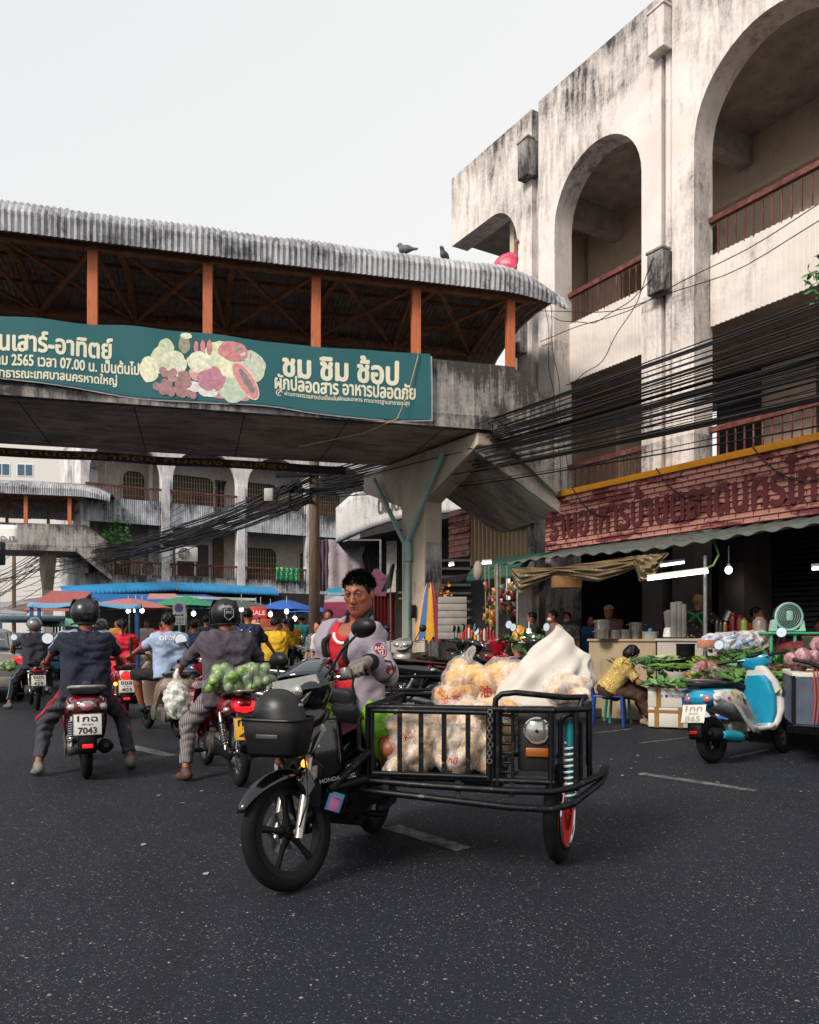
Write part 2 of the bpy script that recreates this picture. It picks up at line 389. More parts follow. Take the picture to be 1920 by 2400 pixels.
def asphalt():
    m, t = base('asphalt'); co = t.coord('World')
    n = t.noise(t.coord('World', (1, .6, 1), (0, 0, .55)), .5, 8, .66); base_c = t.mix(t.ramp(n, [(.3, 0), (.7, 1)]), (.0055, .0072, .0122), (.0138, .0164, .0245))
    base_c = t.mix(t.ramp(t.noise(t.coord('World', (1, .35, 1), (0, 0, .55)), .9, 7, .7, .8), [(.54, 0), (.60, .5)]), base_c, (.0045, .005, .007)); base_c = t.mix(t.ramp(t.noise(co, 2.6, 9, .8), [(.60, 0), (.68, .35)]), base_c, (.030, .031, .036))
    n2 = t.noise(co, 60, 4, .7); base_c = t.mix(t.ramp(n2, [(.3, 0), (.75, 1)]), base_c, (.022, .0245, .032))
    wob = t.new('ShaderNodeTexNoise'); wob.inputs['Scale'].default_value = 70; t.link(co, wob.inputs['Vector'])
    cw = t.mix(.012, co, wob.outputs['Color'], 'LINEAR_LIGHT')
    f = base_c; hh = None
    for sc_, thr, rad, cc in ((46, .42, .26, (.30, .275, .26)), (72, .52, .30, (.22, .21, .205)), (110, .62, .38, (.14, .138, .14))):
        v = t.new('ShaderNodeTexVoronoi'); v.voronoi_dimensions = '3D'; v.inputs['Scale'].default_value = sc_; t.link(cw, v.inputs['Vector'])
        sep = t.new('ShaderNodeSeparateColor'); t.link(v.outputs['Color'], sep.inputs[0])
        dens = t.ramp(t.noise(co, .8, 3), [(.35, .35), (.65, 1.0)])
        a = t.math('LESS_THAN', v.outputs['Distance'], t.math('MULTIPLY', sep.outputs[1], rad))
        bq = t.math('LESS_THAN', sep.outputs[0], t.math('MULTIPLY', dens, thr))
        k = t.math('MULTIPLY', a, bq)
        shade = t.mix(sep.outputs[2], tuple(x * .45 for x in cc), cc)
        f = t.mix(k, f, shade)
    crack = t.new('ShaderNodeTexVoronoi', feature='DISTANCE_TO_EDGE'); crack.inputs['Scale'].default_value = .55
    cd = t.mix(.25, co, t.new('ShaderNodeTexNoise').outputs['Color'], 'LINEAR_LIGHT'); t.link(cd, crack.inputs['Vector'])
    n5 = t.noise(co, .5, 2)
    t.link(f, t.b.inputs['Base Color']); t.b.inputs['Roughness'].default_value = .7
    t.b.inputs['Specular IOR Level'].default_value = .17
    t.bump(t.math('ADD', n2, t.math('MULTIPLY', t.noise(co, 140, 3, .7), .8)), .55, .006)
    return m
def brick_sign():
    m, t = base('flaking_red_panel'); co = t.coord('Object')
    n1 = t.noise(t.coord('Object', (1, 1, 4)), 1.1, 9, .68, .6); n2 = t.noise(co, 7, 6, .7)
    f = t.math('ADD', t.math('MULTIPLY', n1, .75), t.math('MULTIPLY', n2, .3))
    red = t.mix(t.ramp(t.noise(co, 2.5, 5), [(.35, 0), (.65, 1)]), rgb('#501a1d'), rgb('#6d2c2e'))
    t.link(t.mix(t.ramp(f, [(.47, 0), (.53, 1)]), red, rgb('#a87468')), t.b.inputs['Base Color']); t.b.inputs['Roughness'].default_value = .8
    return m
def striped(name, cols, freq, axis=0, rough=.6, space='Object', wob=.0):
    if name in MATS: return MATS[name]
    m, t = base(name); MATS[name] = m; co = t.coord(space); sep = t.new('ShaderNodeSeparateXYZ'); t.link(co, sep.inputs[0])
    v = sep.outputs[axis] if axis < 3 else t.math('ADD', sep.outputs[1], sep.outputs[2])
    if wob: v = t.math('ADD', v, t.math('MULTIPLY', t.noise(co, 3, 3), wob))
    fr = t.math('FRACT', t.math('MULTIPLY', v, freq)); n = len(cols)
    t.link(t.ramp(fr, [(i / n, rgb(c) if isinstance(c, str) else c) for i, c in enumerate(cols)], 'CONSTANT'), t.b.inputs['Base Color']); t.b.inputs['Roughness'].default_value = rough
    return m
def dotted(name, c1, c2, scale, thr=.3, rough=.8, feature='F1', c3=None):
    if name in MATS: return MATS[name]
    m, t = base(name); MATS[name] = m; co = t.coord('Object')
    v = t.new('ShaderNodeTexVoronoi', feature=feature); v.inputs['Scale'].default_value = scale; t.link(co, v.inputs['Vector'])
    col = rgb(c2)
    if c3: col = t.mix(t.ramp(t.noise(co, scale * .6, 2), [(.48, 0), (.52, 1)]), rgb(c2), rgb(c3))
    k = t.math('LESS_THAN', v.outputs['Distance'], thr)
    t.link(t.mix(k, rgb(c1), col), t.b.inputs['Base Color']); t.b.inputs['Roughness'].default_value = rough; return m
def clear_film(name, tint=(.9, .9, .88), a=.25, rough=.2):
    if name in MATS: return MATS[name]
    m, t = base(name); MATS[name] = m; t.b.inputs['Base Color'].default_value = col4(tint); t.b.inputs['Roughness'].default_value = rough
    co = t.coord('Object'); n = t.noise(t.coord('Object', (1, 1, .5)), 14, 4, .6, 1.2)
    t.link(t.ramp(n, [(.35, a * .35), (.62, min(1, a * 1.8))]), t.b.inputs['Alpha']); t.bump(n, .8, .02); return m
# shared ones
def paint(name, c, rough=.22, coat=.6): return mat(name, c, rough, 0, .08, 9, coat=coat)
BLACKP = mat('black_plastic', '#0b0b0d', .45, var=.2, spec=.3); RUBBER = mat('tyre_rubber', '#0f0f10', .85, spec=.2, var=.3, bump=.3, bscale=90)
CHROME = mat('chrome', '#c8c8c8', .14, 1, .05); STEEL = mat('grey_steel', '#8c8a86', .38, .9, .3, 14); ALU = mat('cast_alloy', '#77736c', .5, .8, .35, 20, dirt='#2a241e', damt=.4)
DARKM = mat('dark_metal', '#18181b', .42, .6, .3, 20); SKIN = mat('brown_skin', '#8a5138', .5, 0, .15, 12, sss=.15); SKIN2 = mat('tan_skin', '#a5694b', .5, 0, .12, 12, sss=.15)
HAIR = mat('black_hair', '#08070a', .5, 0, .5, 60, stretch=(1, 1, .3), bump=.6, bscale=120, spec=.25)
GLASS_DARK = mat('dark_glass', '#0c0f12', .08, 0, .0, spec=.6); WHITEP = mat('white_paint', '#d8d6d2', .4, var=.08)
BLACKFAB = mat('black_cloth', '#151519', .9, var=.2, vscale=20); SEATV = mat('black_vinyl', '#101012', .5, var=.15, bump=.1, spec=.3)
MIRROR = mat('mirror_glass', '#dfe6ec', .03, 1, 0)
# ---------------------------------------------------------------- ground
A_O, A_X = V((4.85, 12.65, 0)), V((-1121, 1850, 0)); AM = frameM(A_O, A_X)      # arcade building: local x runs away to the left along its front, y out to the street
B_O, B_X = V((.14, 13.5, 0)), V((6840, 1850, 0)); BM = frameM(B_O, B_X)          # footbridge: x along it to the right, y away
C_O, C_X = V((-11.5, 37.7, 0)), V((.855, .518, 0)); CM = frameM(C_O, C_X)        # building across the junction
def apx(px, py, d=0.0):   # pixel -> arcade-local point in the plane y=d
    k = (px - CX) / F; x, y = AM.col[0], AM.col[1]; o = A_O + d * V((y[0], y[1], 0))
    t = (o.x - k * o.y) / (k * x[1] - x[0]); Y = o.y + t * x[1]; return V((t, d, CH + (HY - py) / F * Y))
def c3(x, y): return (1040 + x / 1.96, 200 + y / 1.96)
ASPH = asphalt()
g = MB(); g.grid(lambda u, v: (-400 + 800 * u, -40 + 640 * v, 0), 8, 8)
tag(g.build('road', ASPH, smooth=0), 'dark worn asphalt street with pale stone specks', kind='structure')
mw, tw = base('worn_road_paint'); cow = tw.coord('World')
tw.link(tw.mix(tw.ramp(tw.noise(cow, 9, 8, .75), [(.42, 0), (.6, 1)]), (.030, .030, .033), (.17, .165, .16)), tw.b.inputs['Base Color']); tw.b.inputs['Roughness'].default_value = .7
def marking(pts, w=.1):
    m = MB(); a, b = gnd(*pts[0]), gnd(*pts[1]); d = (b - a).normalized(); n = V((-d.y, d.x, 0)) * w / 2
    N = max(2, int((b - a).length / .3)); up = V((0, 0, .004))
    m.grid(lambda u, v: a.lerp(b, u) + n * (2 * v - 1) * (1 + .12 * sin(23 * u)) + up, N, 1); o = m.build('road_marking', mw, smooth=0); tag(o, kind='structure'); return o
marking(((1500, 1813), (1772, 1854)), .11); marking(((306, 1750), (400, 1772)), .16); marking(((915, 1938), (1090, 1992)), .15)
marking(((1500, 1742), (1640, 1726)), .05); marking(((1712, 1777), (1800, 1757)), .06); marking(((1390, 1719), (1480, 1709)), .05)
m = MB(); m.mm((-9.0, -7.5, .0), (.7, 1.0, .15)); m.mm((.7, -7.5, .0), (6.5, 4.5, .148)); o = m.build('pavement', mat('paving_concrete', '#6a6660', .9, dirt='#2a2826'), smooth=0, bevel=.02); o.matrix_world = AM; tag(o, kind='structure')
# ---------------------------------------------------------------- arcade building
PLASTER = streaked('weathered_white_plaster', (.73, .665, .62), (.035, .033, .034), .42, second=(.62, .555, .52), drip=((12.3, 1.3, .13), (7.2, 1.6, .05), (4.6, .8, .07)))
PLASTER_D = streaked('mouldy_plaster', (.45, .42, .40), (.03, .028, .03), .78, second=(.30, .28, .27))
CREAM = mat('cream_plaster', (.55, .44, .33), .85, var=.12, dirt=(.30, .24, .19), damt=.25)
CORRW = streaked('white_ribbed_sheet', (.68, .63, .59), (.10, .09, .085), .22, second=(.6, .54, .50))
RUSTR = mat('rusty_red_rail', '#5c2e2a', .8, .1, .5, 8, dirt='#8a5a48', damt=.4)
CEIL = mat('sooty_ceiling', (.36, .32, .30), .9, var=.3, dirt=(.14, .12, .12), damt=.5)
SHUT = mat('charcoal_shutter', '#2b2b2e', .6, .3, .2); BROWNSH = mat('brown_slat_door', '#5b4a37', .7, var=.3)
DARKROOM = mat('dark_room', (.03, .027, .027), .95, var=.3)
ab = thing('arcade_building', 'stained white three-storey building with tall open arches', 'building', M=AM)
TH = .46
def arch_wall(mb, t0, t1, z1, a0, a1, zs, n=20, zb=0.0, y0=0.0, th=TH, rev=True):
    """wall from t0 to t1 up to z1, with a round-topped opening a0..a1 springing at zs and open down to zb"""
    c, r = (a0 + a1) / 2, (a1 - a0) / 2
    arc = [(c + r * cos(pi * i / n), zs + r * sin(pi * i / n)) for i in range(n + 1)]      # from a1 side to a0 side
    for y, fl in ((y0, 0), (y0 - th, 1)):
        vs, fs = [], []
        def q(p, k=None):
            i = len(vs); vs.extend([(u, y, w) for u, w in p]); fs.append(tuple(range(i, i + len(p))))
        q([(t0, zb), (a0, zb), (a0, zs), (t0, zs)]); q([(a1, zb), (t1, zb), (t1, zs), (a1, zs)])
        top = [(a1 + (a0 - a1) * i / n, z1) for i in range(n + 1)]
        for i in range(n): q([arc[i], arc[i + 1], top[i + 1], top[i]])
        q([(t0, zs), (a0, zs), (a0, z1), (t0, z1)]); q([(a1, zs), (t1, zs), (t1, z1), (a1, z1)])
        mb.add(vs, fs)
    ring = [(a1, zb)] + arc + [(a0, zb)]
    vs = [(u, y, w) for u, w in ring for y in (y0, y0 - th)]
    mb.add(vs, [(2 * i, 2 * i + 2, 2 * i + 3, 2 * i + 1) for i in range(len(ring) - 1)])
    for t in (t0, t1): mb.add([(t, y0, zb), (t, y0 - th, zb), (t, y0 - th, z1), (t, y0, z1)], [(0, 1, 2, 3)])
    mb.add([(t0, y0, z1), (t1, y0, z1), (t1, y0 - th, z1), (t0, y0 - th, z1)], [(0, 1, 2, 3)])
w = MB()
arch_wall(w, 1.03, 4.23, 12.28, 1.47, 3.74, 9.45, zb=2.86); arch_wall(w, -2.65, .80, 12.28, -2.25, .35, 9.35, zb=2.86); arch_wall(w, -6.2, -2.88, 12.28, -5.7, -3.1, 9.35, zb=2.86)
wallo = w.build('wall', PLASTER, ab, smooth=35)
w = MB()   # half bay at the far end: quarter arch under a cantilevered parapet
N = 14; arc = [(5.80 + .88 * cos(pi / 2 + pi / 2 * i / N) * -1, 9.6 + 1.03 * sin(pi / 2 + pi / 2 * i / N)) for i in range(N + 1)]
arc = [(5.80 - .88 * sin(pi / 2 * i / N), 9.6 + 1.03 * cos(pi / 2 * i / N)) for i in range(N + 1)]
out = [(7.4, 12.25), (7.4, 10.63)] + arc + [(4.92, 0), (4.44, 0), (4.44, 12.25)]
for y in (0, -TH):
    n = len(out); w.add([(7.4, y, 12.25), (7.4, y, 10.63), (5.8, y, 10.63), (5.8, y, 12.25)], [(0, 1, 2, 3)])
    for i in range(N): w.add([(arc[i][0], y, 12.25), (arc[i][0], y, arc[i][1]), (arc[i + 1][0], y, arc[i + 1][1]), (arc[i + 1][0], y, 12.25)], [(0, 1, 2, 3)])
    w.add([(4.92, y, 0), (4.44, y, 0), (4.44, y, 12.25), (4.92, y, 12.25)], [(0, 1, 2, 3)])
w.add([(u, y, z) for u, z in out for y in (0, -TH)], [(2 * i, 2 * ((i + 1) % len(out)), 2 * ((i + 1) % len(out)) + 1, 2 * i + 1) for i in range(len(out))])
w.build('wall', PLASTER, ab, smooth=35)
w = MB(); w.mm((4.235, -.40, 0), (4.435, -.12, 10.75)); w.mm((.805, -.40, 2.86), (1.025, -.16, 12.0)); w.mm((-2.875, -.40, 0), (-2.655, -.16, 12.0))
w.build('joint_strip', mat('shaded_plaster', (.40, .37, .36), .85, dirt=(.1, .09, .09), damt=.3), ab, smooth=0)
for t, z0, z1, ma in ((4.50, 10.8, 11.55, PLASTER_D), (1.0, 7.10, 7.80, PLASTER_D), (4.75, 7.2, 8.1, PLASTER_D), (.98, 11.2, 11.9, PLASTER), (-2.76, 7.1, 7.8, PLASTER_D)):
    w = MB(); w.mm((t - .17, -.1, z0), (t + .17, .2, z1)); w.mm((t - .19, .003, z1), (t + .19, .22, z1 + .05)); w.build('rain_hopper', ma, ab, smooth=0, bevel=.015)
for t in (.92, -2.76): w = MB(); w.tube([(t, -.09, 2.86), (t, -.09, 11.3)], .075, 12); w.build('downpipe', PLASTER, ab)
for a, b in ((1.03, 1.47), (3.74, 4.23), (.35, .8), (-2.65, -2.25), (-3.1, -2.88)): w = MB(); w.mm((a, -.44, .15), (b, -.01, 2.855)); w.build('pier_base', mat('dark_pier', (.07, .06, .055), .9, dirt=(.02, .02, .02)), ab, smooth=0)  # lower piers in a dark stained colour, with the awning's shade painted in
w = MB()
w.mm((-6.2, -6, 3.45), (5.6, -.46, 3.75)); w.mm((-6.2, -6, 6.85), (5.6, -.46, 7.1)); w.mm((-6.2, -6.0, 10.72), (7.35, -.46, 10.95))
for t in (1.25, -2.4, 4.5): w.mm((t - .15, -2.6, 10.2), (t + .15, -.47, 10.715))
w.build('floor_slab', CEIL, ab, smooth=0)
w = MB()
w.mm((-6.2, -2.75, 7.1), (1.9, -2.6, 10.72)); w.mm((-6.2, -2.75, 3.75), (1.9, -2.6, 6.85))
w.mm((1.9, -2.75, 9.5), (5.5, -2.6, 10.72)); w.mm((4.6, -2.75, 3.75), (5.5, -2.6, 9.5)); w.mm((1.9, -2.75, 6.0), (4.6, -2.6, 6.85))
w.build('back_wall', CREAM, ab, smooth=0)
w = MB(); w.mm((5.6, -6, 3.75), (5.75, -.46, 10.72)); w.build('end_wall', CREAM, ab, smooth=0)
w = MB(); arch_wall(w, 1.2, 5.6, 10.7, 2.2, 4.6, 8.3, zb=3.75, y0=-5.4, th=.2); w.build('far_arcade', PLASTER, ab)
w = MB()
for k in range(7): w.mm((-1.15 - k * .36, -2.59, 9.05), (-1.45 - k * .36, -2.56, 9.55))
w.build('vent_window', GLASS_DARK, ab, smooth=0)
w = MB(); w.tube([(-6, -2.5, 8.75), (1.8, -2.5, 8.75)], .025, 6); w.mm((-6, -2.6, 9.62), (1.85, -2.48, 9.72)); w.build('conduit', CREAM, ab)
w = MB(); w.mm((-1.05, -2.55, 3.76), (-.2, -2.52, 6.2))
for k in range(17): w.mm((-1.03 + k * .05, -2.519, 3.8), (-1.005 + k * .05, -2.50, 6.15))
w.build('slat_door', BROWNSH, ab, smooth=0)
w = MB(); w.mm((.9, -2.56, 3.8), (1.85, -2.52, 6.3)); w.build('shutter', SHUT, ab, smooth=0)
def ribbed(mb, t0, t1, z0, z1, y, p=.09, amp=.02):
    n = int(abs(t1 - t0) / p) ; pr = []
    for i in range(n): a = t0 + (t1 - t0) * i / n; st = (t1 - t0) / n; pr += [(a, y), (a + st * .32, y), (a + st * .5, y + amp), (a + st * .82, y + amp)]
    pr.append((t1, y)); N = len(pr)
    vs = [(u, v, z) for z in (z0, z1) for u, v in pr] + [(u, v - .03, z) for z in (z0, z1) for u, v in pr]
    fs = [(i, i + 1, N + i + 1, N + i) for i in range(N - 1)] + [(2 * N + i, 3 * N + i, 3 * N + i + 1, 2 * N + i + 1) for i in range(N - 1)]
    fs += [(i, 2 * N + i, 2 * N + i + 1, i + 1) for i in range(N - 1)] + [(N + i, N + i + 1, 3 * N + i + 1, 3 * N + i) for i in range(N - 1)]
    mb.add(vs, fs)
def balcony(parent, t0, t1, y, levels=(6.42, 7.6, 8.22), rm=RUSTR, pm=CORRW, step=.155, bar=.018, rail=.09, ribs=True, outward=1):
    z0, z1, zr = levels
    if ribs: w = MB(); ribbed(w, t0, t1, z0, z1, y); w.build('parapet', pm, parent, smooth=0)
    w = MB(); w.mm((t0, y - rail / 2, zr - rail), (t1, y + rail / 2, zr)); n = int((t1 - t0) / step)
    for i in range(1, n): w.mm((t0 + (t1 - t0) * i / n - bar / 2, y - bar / 2, z1 - .02), (t0 + (t1 - t0) * i / n + bar / 2, y + bar / 2, zr - rail + .003))
    w.build('railing', rm, parent, smooth=0)
for t0, t1 in ((1.475, 3.735), (-2.245, .345), (-5.695, -3.105)):
    balcony(ab, t0, t1, -.40); balcony(ab, t0, t1, -.40, (3.2, 4.05, 4.74), bar=.022)
# ground floor: dark shops behind piers
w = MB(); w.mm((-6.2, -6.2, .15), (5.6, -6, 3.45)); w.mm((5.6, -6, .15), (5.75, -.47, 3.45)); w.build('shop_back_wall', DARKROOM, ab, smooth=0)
w = MB()
for k in range(36): w.prism([(-2.2, .16 + k * .09), (-2.16, .16 + k * .09 + .02), (-2.16, .16 + k * .09 + .07), (-2.2, .16 + k * .09 + .09)], 'x', -6.1, .42)
sh = w.build('roller_shutter', SHUT, ab, smooth=0)
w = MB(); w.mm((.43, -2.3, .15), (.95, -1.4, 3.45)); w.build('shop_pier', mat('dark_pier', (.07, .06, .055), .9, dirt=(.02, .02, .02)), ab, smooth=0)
w = MB(); w.tube([(2.0, -2.0, 9.7), (2.9, -2.0, 9.7)], .03, 8); w.mm((1.95, -2.04, 9.73), (2.95, -1.96, 9.78)); w.build('tube_lamp', WHITEP, ab)
# red flaking fascia with yellow capping
sg = thing('shop_fascia', 'flaking dark red boarded fascia with yellow top strip', 'fascia', M=AM)
BS = brick_sign(); w = MB(); z0, z1 = 2.86, 3.80; n = 11
for k in range(n):
    za, zb_ = z0 + (z1 - z0) * k / n, z0 + (z1 - z0) * (k + 1) / n
    w.prism([(.80, za), (.93, za), (.90, zb_ - .002), (.80, zb_ - .002)], 'x', -6.2, 2.96)
w.build('panel', BS, sg, smooth=0)
w = MB(); w.mm((-6.2, .78, 3.803), (2.98, .95, 3.90)); w.build('capping', mat('yellow_paint', '#d08a10', .5, var=.1, dirt='#8a5a18', damt=.3), sg, smooth=0)
w = MB()
for k in range(n):
    for i in range(34):
        t = -6.1 + i * .27 + (.13 if k % 2 else 0) + random.uniform(-.02, .02); za = z0 + (z1 - z0) * k / n
        w.box((t, .9225, za + .04), (.006, .012, .07))
w.build('board_seam', mat('dark_seam', (.07, .03, .03), .9), sg, smooth=0)
mg = mat('letter_ghost', '#5a2325', .85, var=.3); text('ร้านอาหารบ้านตลาดนครไทย', mg, sg, wpl((.1, .945, 3.36), (-1, 0, 0), (0, 0, 1)), w=5.4, h=.62, bold=.03)
# far left neighbour of the fascia: mouldy pier, white box, ribbed cream sheet, second red panel
w = MB(); w.mm((2.98, -.0, .15), (3.12, .78, 3.6)); w.mm((4.0, .003, 2.4), (4.25, .3, 3.9)); w.build('mouldy_pier', PLASTER_D, ab, smooth=0)
def sheet(name, lab, cat, p0, p1, z0, z1, m, p=.09, amp=.03, par=None):
    d = (V(p1) - V(p0)); L = d.length; ww = MB(); ribbed(ww, 0, L, z0, z1, 0, p, amp); o = ww.build(name, m, None, smooth=0)
    o.matrix_world = frameM(V(p0), d); return tag(o, lab, cat)
# ---------------------------------------------------------------- footbridges
CONC = streaked('mouldy_concrete', (.44, .41, .385), (.035, .033, .033), .66, sc_=(2.6, 2.6, .3), second=(.33, .31, .29), drip=((6.05, .5, .10), (5.1, .3, .06)))
SOFF = streaked('stained_soffit', (.68, .60, .53), (.24, .21, .19), .75, sc_=(.5, 1.6, 1), second=(.52, .47, .43), bump=.1)
ORANGE = mat('orange_post_paint', '#b8643a', .6, var=.15, vscale=5, stretch=(6, 6, 1), dirt='#7d3c20', damt=.25)
RUSTB = mat('rusty_truss', '#8a6346', .85, 0, .45, 9, dirt='#a27a56', damt=.45)
ROOFM = streaked('grimy_fibre_roof', (.47, .475, .50), (.06, .062, .07), .56, sc_=(7, 2, .7), second=(.35, .355, .375), big=1.4)
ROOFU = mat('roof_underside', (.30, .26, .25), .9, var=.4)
def footbridge(label, M, s0, s1, posts, drop=True, w=3.4, boards=True):
    o = thing('footbridge', label, 'footbridge', M=M)
    zb, zt = 4.90, 6.04; e = s1
    if drop: prof = [(s0, zb), (e - 1.3, zb), (e, 3.80), (e, 5.34), (e - .86, zt), (s0, zt)]
    else: prof = [(s0, zb), (e, zb), (e, zt), (s0, zt)]
    for y in (0, w - .14):
        m = MB(); m.prism(prof, 'y', y, y + .14); m.build('parapet', CONC, o, smooth=0, bevel=.01)
    m = MB(); m.mm((s0, -.03, zb - .02), (e - 1.28, .0, zb + .13)); m.build('edge_band', CONC, o, smooth=0)
    m = MB(); sl = [(s0, zb - .02), (e - 1.3, zb - .02), (e, 3.78)] if drop else [(s0, zb - .02), (e, zb - .02)]
    m.prism(sl + [(x, z + .2) for x, z in reversed(sl)], 'y', .145, w - .145); m.build('deck', SOFF, o, smooth=0)
    m = MB()
    for s in np.arange(s0 + .6, e - 1.5, 1.7): m.mm((s - .008, .15, zb - .0245), (s + .008, w - .15, zb - .0205))
    m.build('deck_joint', mat('black_joint', (.02, .02, .02), .9), o, smooth=0)
    for s in posts:
        m = MB(); m.mm((s - .075, -.001, zt - .01), (s + .075, .12, 7.3)); m.build('post', ORANGE, o, smooth=0, bevel=.006)
    bk = [s + .4 for s in posts]
    m = MB()
    for s in bk: m.mm((s - .06, w - .12, zt - .01), (s + .06, w, 7.42))
    m.mm((s0, w - .14, 7.36), (s1 - .6, w - .0, 7.5)); m.mm((s0, -.02, 7.22), (s1 - .4, .1, 7.3))
    for i, s in enumerate(posts):
        b = (bk[i], w - .07, 7.42); m.beam((bk[i], .05, 7.30), (bk[i], 1.6, 7.62), .1); m.beam((bk[i], 1.6, 7.62), b, .1)
        m.beam(b, (s, .06, 7.28), .055)
        if i + 1 < len(posts): m.beam(b, (posts[i + 1], .06, 7.28), .07); m.beam((bk[i], .06, 7.3), (bk[i + 1], w - .07, 7.44), .06)
    for y, z in ((.8, 7.62), (1.7, 7.72), (2.6, 7.66)): m.mm((s0, y - .025, z), (s1 - .5, y + .025, z + .06))
    m.build('truss', RUSTB, o, smooth=0)
    # corrugated roof: lip at the front, shallow barrel over the walk, lip at the back; the right end curls down
    pr = [(-.28, 7.22), (-.30, 7.52), (-.22, 7.66), (0, 7.78), (.5, 7.90), (1.2, 7.98), (1.9, 7.99), (2.6, 7.92), (3.2, 7.78), (3.6, 7.60), (3.68, 7.12), (3.68, 6.7)]
    nu = int((s1 + .12 - s0) / .045); vs = []
    def rp(i, j):
        s = s0 + (s1 + .1 - s0) * i / nu; y, z = pr[j]; r = .016 * (1 if i % 2 else -1) if j > 0 else .012 * (1 if i % 2 else -1)
        k = max(0, (s - (s1 - 1.15)) / 1.25); drp = .42 * k ** 1.6 * (1 if 0 < j < 10 else .35)
        tilt = .02 * (1 if int(s / 1.1) % 2 else 0) 
        return (s, y - (r if j < 2 or j > 9 else 0) + .12 * k * k * (j < 3), z + (r if 1 < j < 10 else 0) - drp + tilt * (j > 2))
    m = MB(); m.grid(lambda u, v: rp(round(u * nu), round(v * (len(pr) - 1))), nu, len(pr) - 1); m.build('roof', ROOFM, o, smooth=0, fix=False)
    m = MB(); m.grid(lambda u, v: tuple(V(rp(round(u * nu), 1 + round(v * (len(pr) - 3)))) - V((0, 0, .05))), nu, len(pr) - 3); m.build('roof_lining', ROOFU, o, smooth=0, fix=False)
    return o
posts1 = [1.72, -.016, -1.74, -3.48, -5.2, -6.94, -8.68, -10.4]
fb1 = footbridge('long concrete footbridge with orange posts carrying the green banner', BM, -12.0, 2.62, sorted(posts1))
m = MB(); m.prism([(1.35, 4.86), (2.75, 3.7), (2.75, 3.5), (1.0, 4.6)], 'y', .15, 3.25); m.build('stair_soffit', SOFF, fb1, smooth=0)
BM2 = frameM(at(163, HY, 34.0).xy.to_3d(), B_X)
fb2 = footbridge('distant footbridge with orange posts at the left edge', BM2, -9.0, 1.55, [-5.2, -3.47, -1.73, 0], w=3.0)
# banner
TEAL = mat('teal_banner_print', '#1b5a60', .75, var=.10, vscale=1.5); 
bn = thing('banner', 'long teal printed banner with fruit and Thai lettering', 'banner', M=BM)
def ban_top(s): return 6.06 + .018 * sin(s * 1.3 + 1) + .01 * sin(s * 5)
def ban_bot(s): return 5.05 - .09 * max(0, min(1, (s + 6) / 4)) + .09 * max(0, (-4.2 - s)) * .25 + .03 * sin(s * 1.7)
def ban(u, v, off=0.0):
    s = -8.5 + 8.70 * u; zt, zb = ban_top(s), ban_bot(s); z = zb + (zt - zb) * v
    y = -.06 - .035 * sin(s * 1.9 + v * 2) * (1 - .3 * v) - .02 * sin(s * 4.3 + 2 * v) - .03 * (1 - v) - off; return V((s, y, z))
m = MB(); m.grid(lambda u, v: ban(u, v), 120, 8); cloth = m.build('cloth', TEAL, bn, smooth=180, fix=False)
m = MB(); m.grid(lambda u, v: ban(u, v, -.02) + V((.035, 0, -.03)), 120, 4); m.build('backing', mat('white_banner_backing', '#c9cdd2', .7), bn, smooth=180, fix=False)
TWH = mat('cream_print', '#d9d6bd', .7, var=.05)
def bwarp(s0, zc_off, z0=None):
    def w(x, y):
        s = s0 + x; u = (s + 8.5) / 8.70; zt, zb = ban_top(s), ban_bot(s); z = zc_off + y + (zt - 6.06) * .5; v = (z - zb) / (zt - zb); return ban(u, v, .006)
    return w
text('ชม ชิม ช้อป', TWH, bn, None, w=1.92, h=.43, bold=.045, warp=bwarp(-1.33, 5.73)); text('ผักปลอดสาร อาหารปลอดภัย', TWH, bn, None, w=2.35, h=.25, bold=.032, warp=bwarp(-1.25, 5.405))
text('ผ่านการตรวจสารปนเปื้อนในผักและอาหาร ตามมาตรฐานสาธารณสุข', TWH, bn, None, w=2.10, h=.105, bold=.02, warp=bwarp(-1.22, 5.21))
text('วันเสาร์-อาทิตย์', TWH, bn, None, w=1.72, h=.32, bold=.035, warp=bwarp(-5.77, 5.70)); text('มกราคม 2565 เวลา 07.00 น. เป็นต้นไป', TWH, bn, None, w=2.35, h=.2, bold=.03, warp=bwarp(-5.69, 5.42))
text('ณ สวนสาธารณะเทศบาลนครหาดใหญ่', TWH, bn, None, w=2.1, h=.19, bold=.03, warp=bwarp(-5.89, 5.20))
m = MB(); rr = bwarp(-2.36, 5.215)
m.add([rr(.055 * cos(2 * pi * i / 24) * k, .055 * sin(2 * pi * i / 24) * k) for i in range(24) for k in (1, .78)], [(2 * i, 2 * ((i + 1) % 24), 2 * ((i + 1) % 24) + 1, 2 * i + 1) for i in range(20)])
m.add([rr(*p) for p in ((-.03, .0), (-.015, .012), (-.003, -.01), (.06, .065), (.05, .075), (-.005, .012), (-.01, -.03))], [(0, 1, 6), (1, 2, 6), (2, 3, 4), (2, 4, 5)]); m.build('tick_mark', TWH, bn, smooth=0, fix=False)
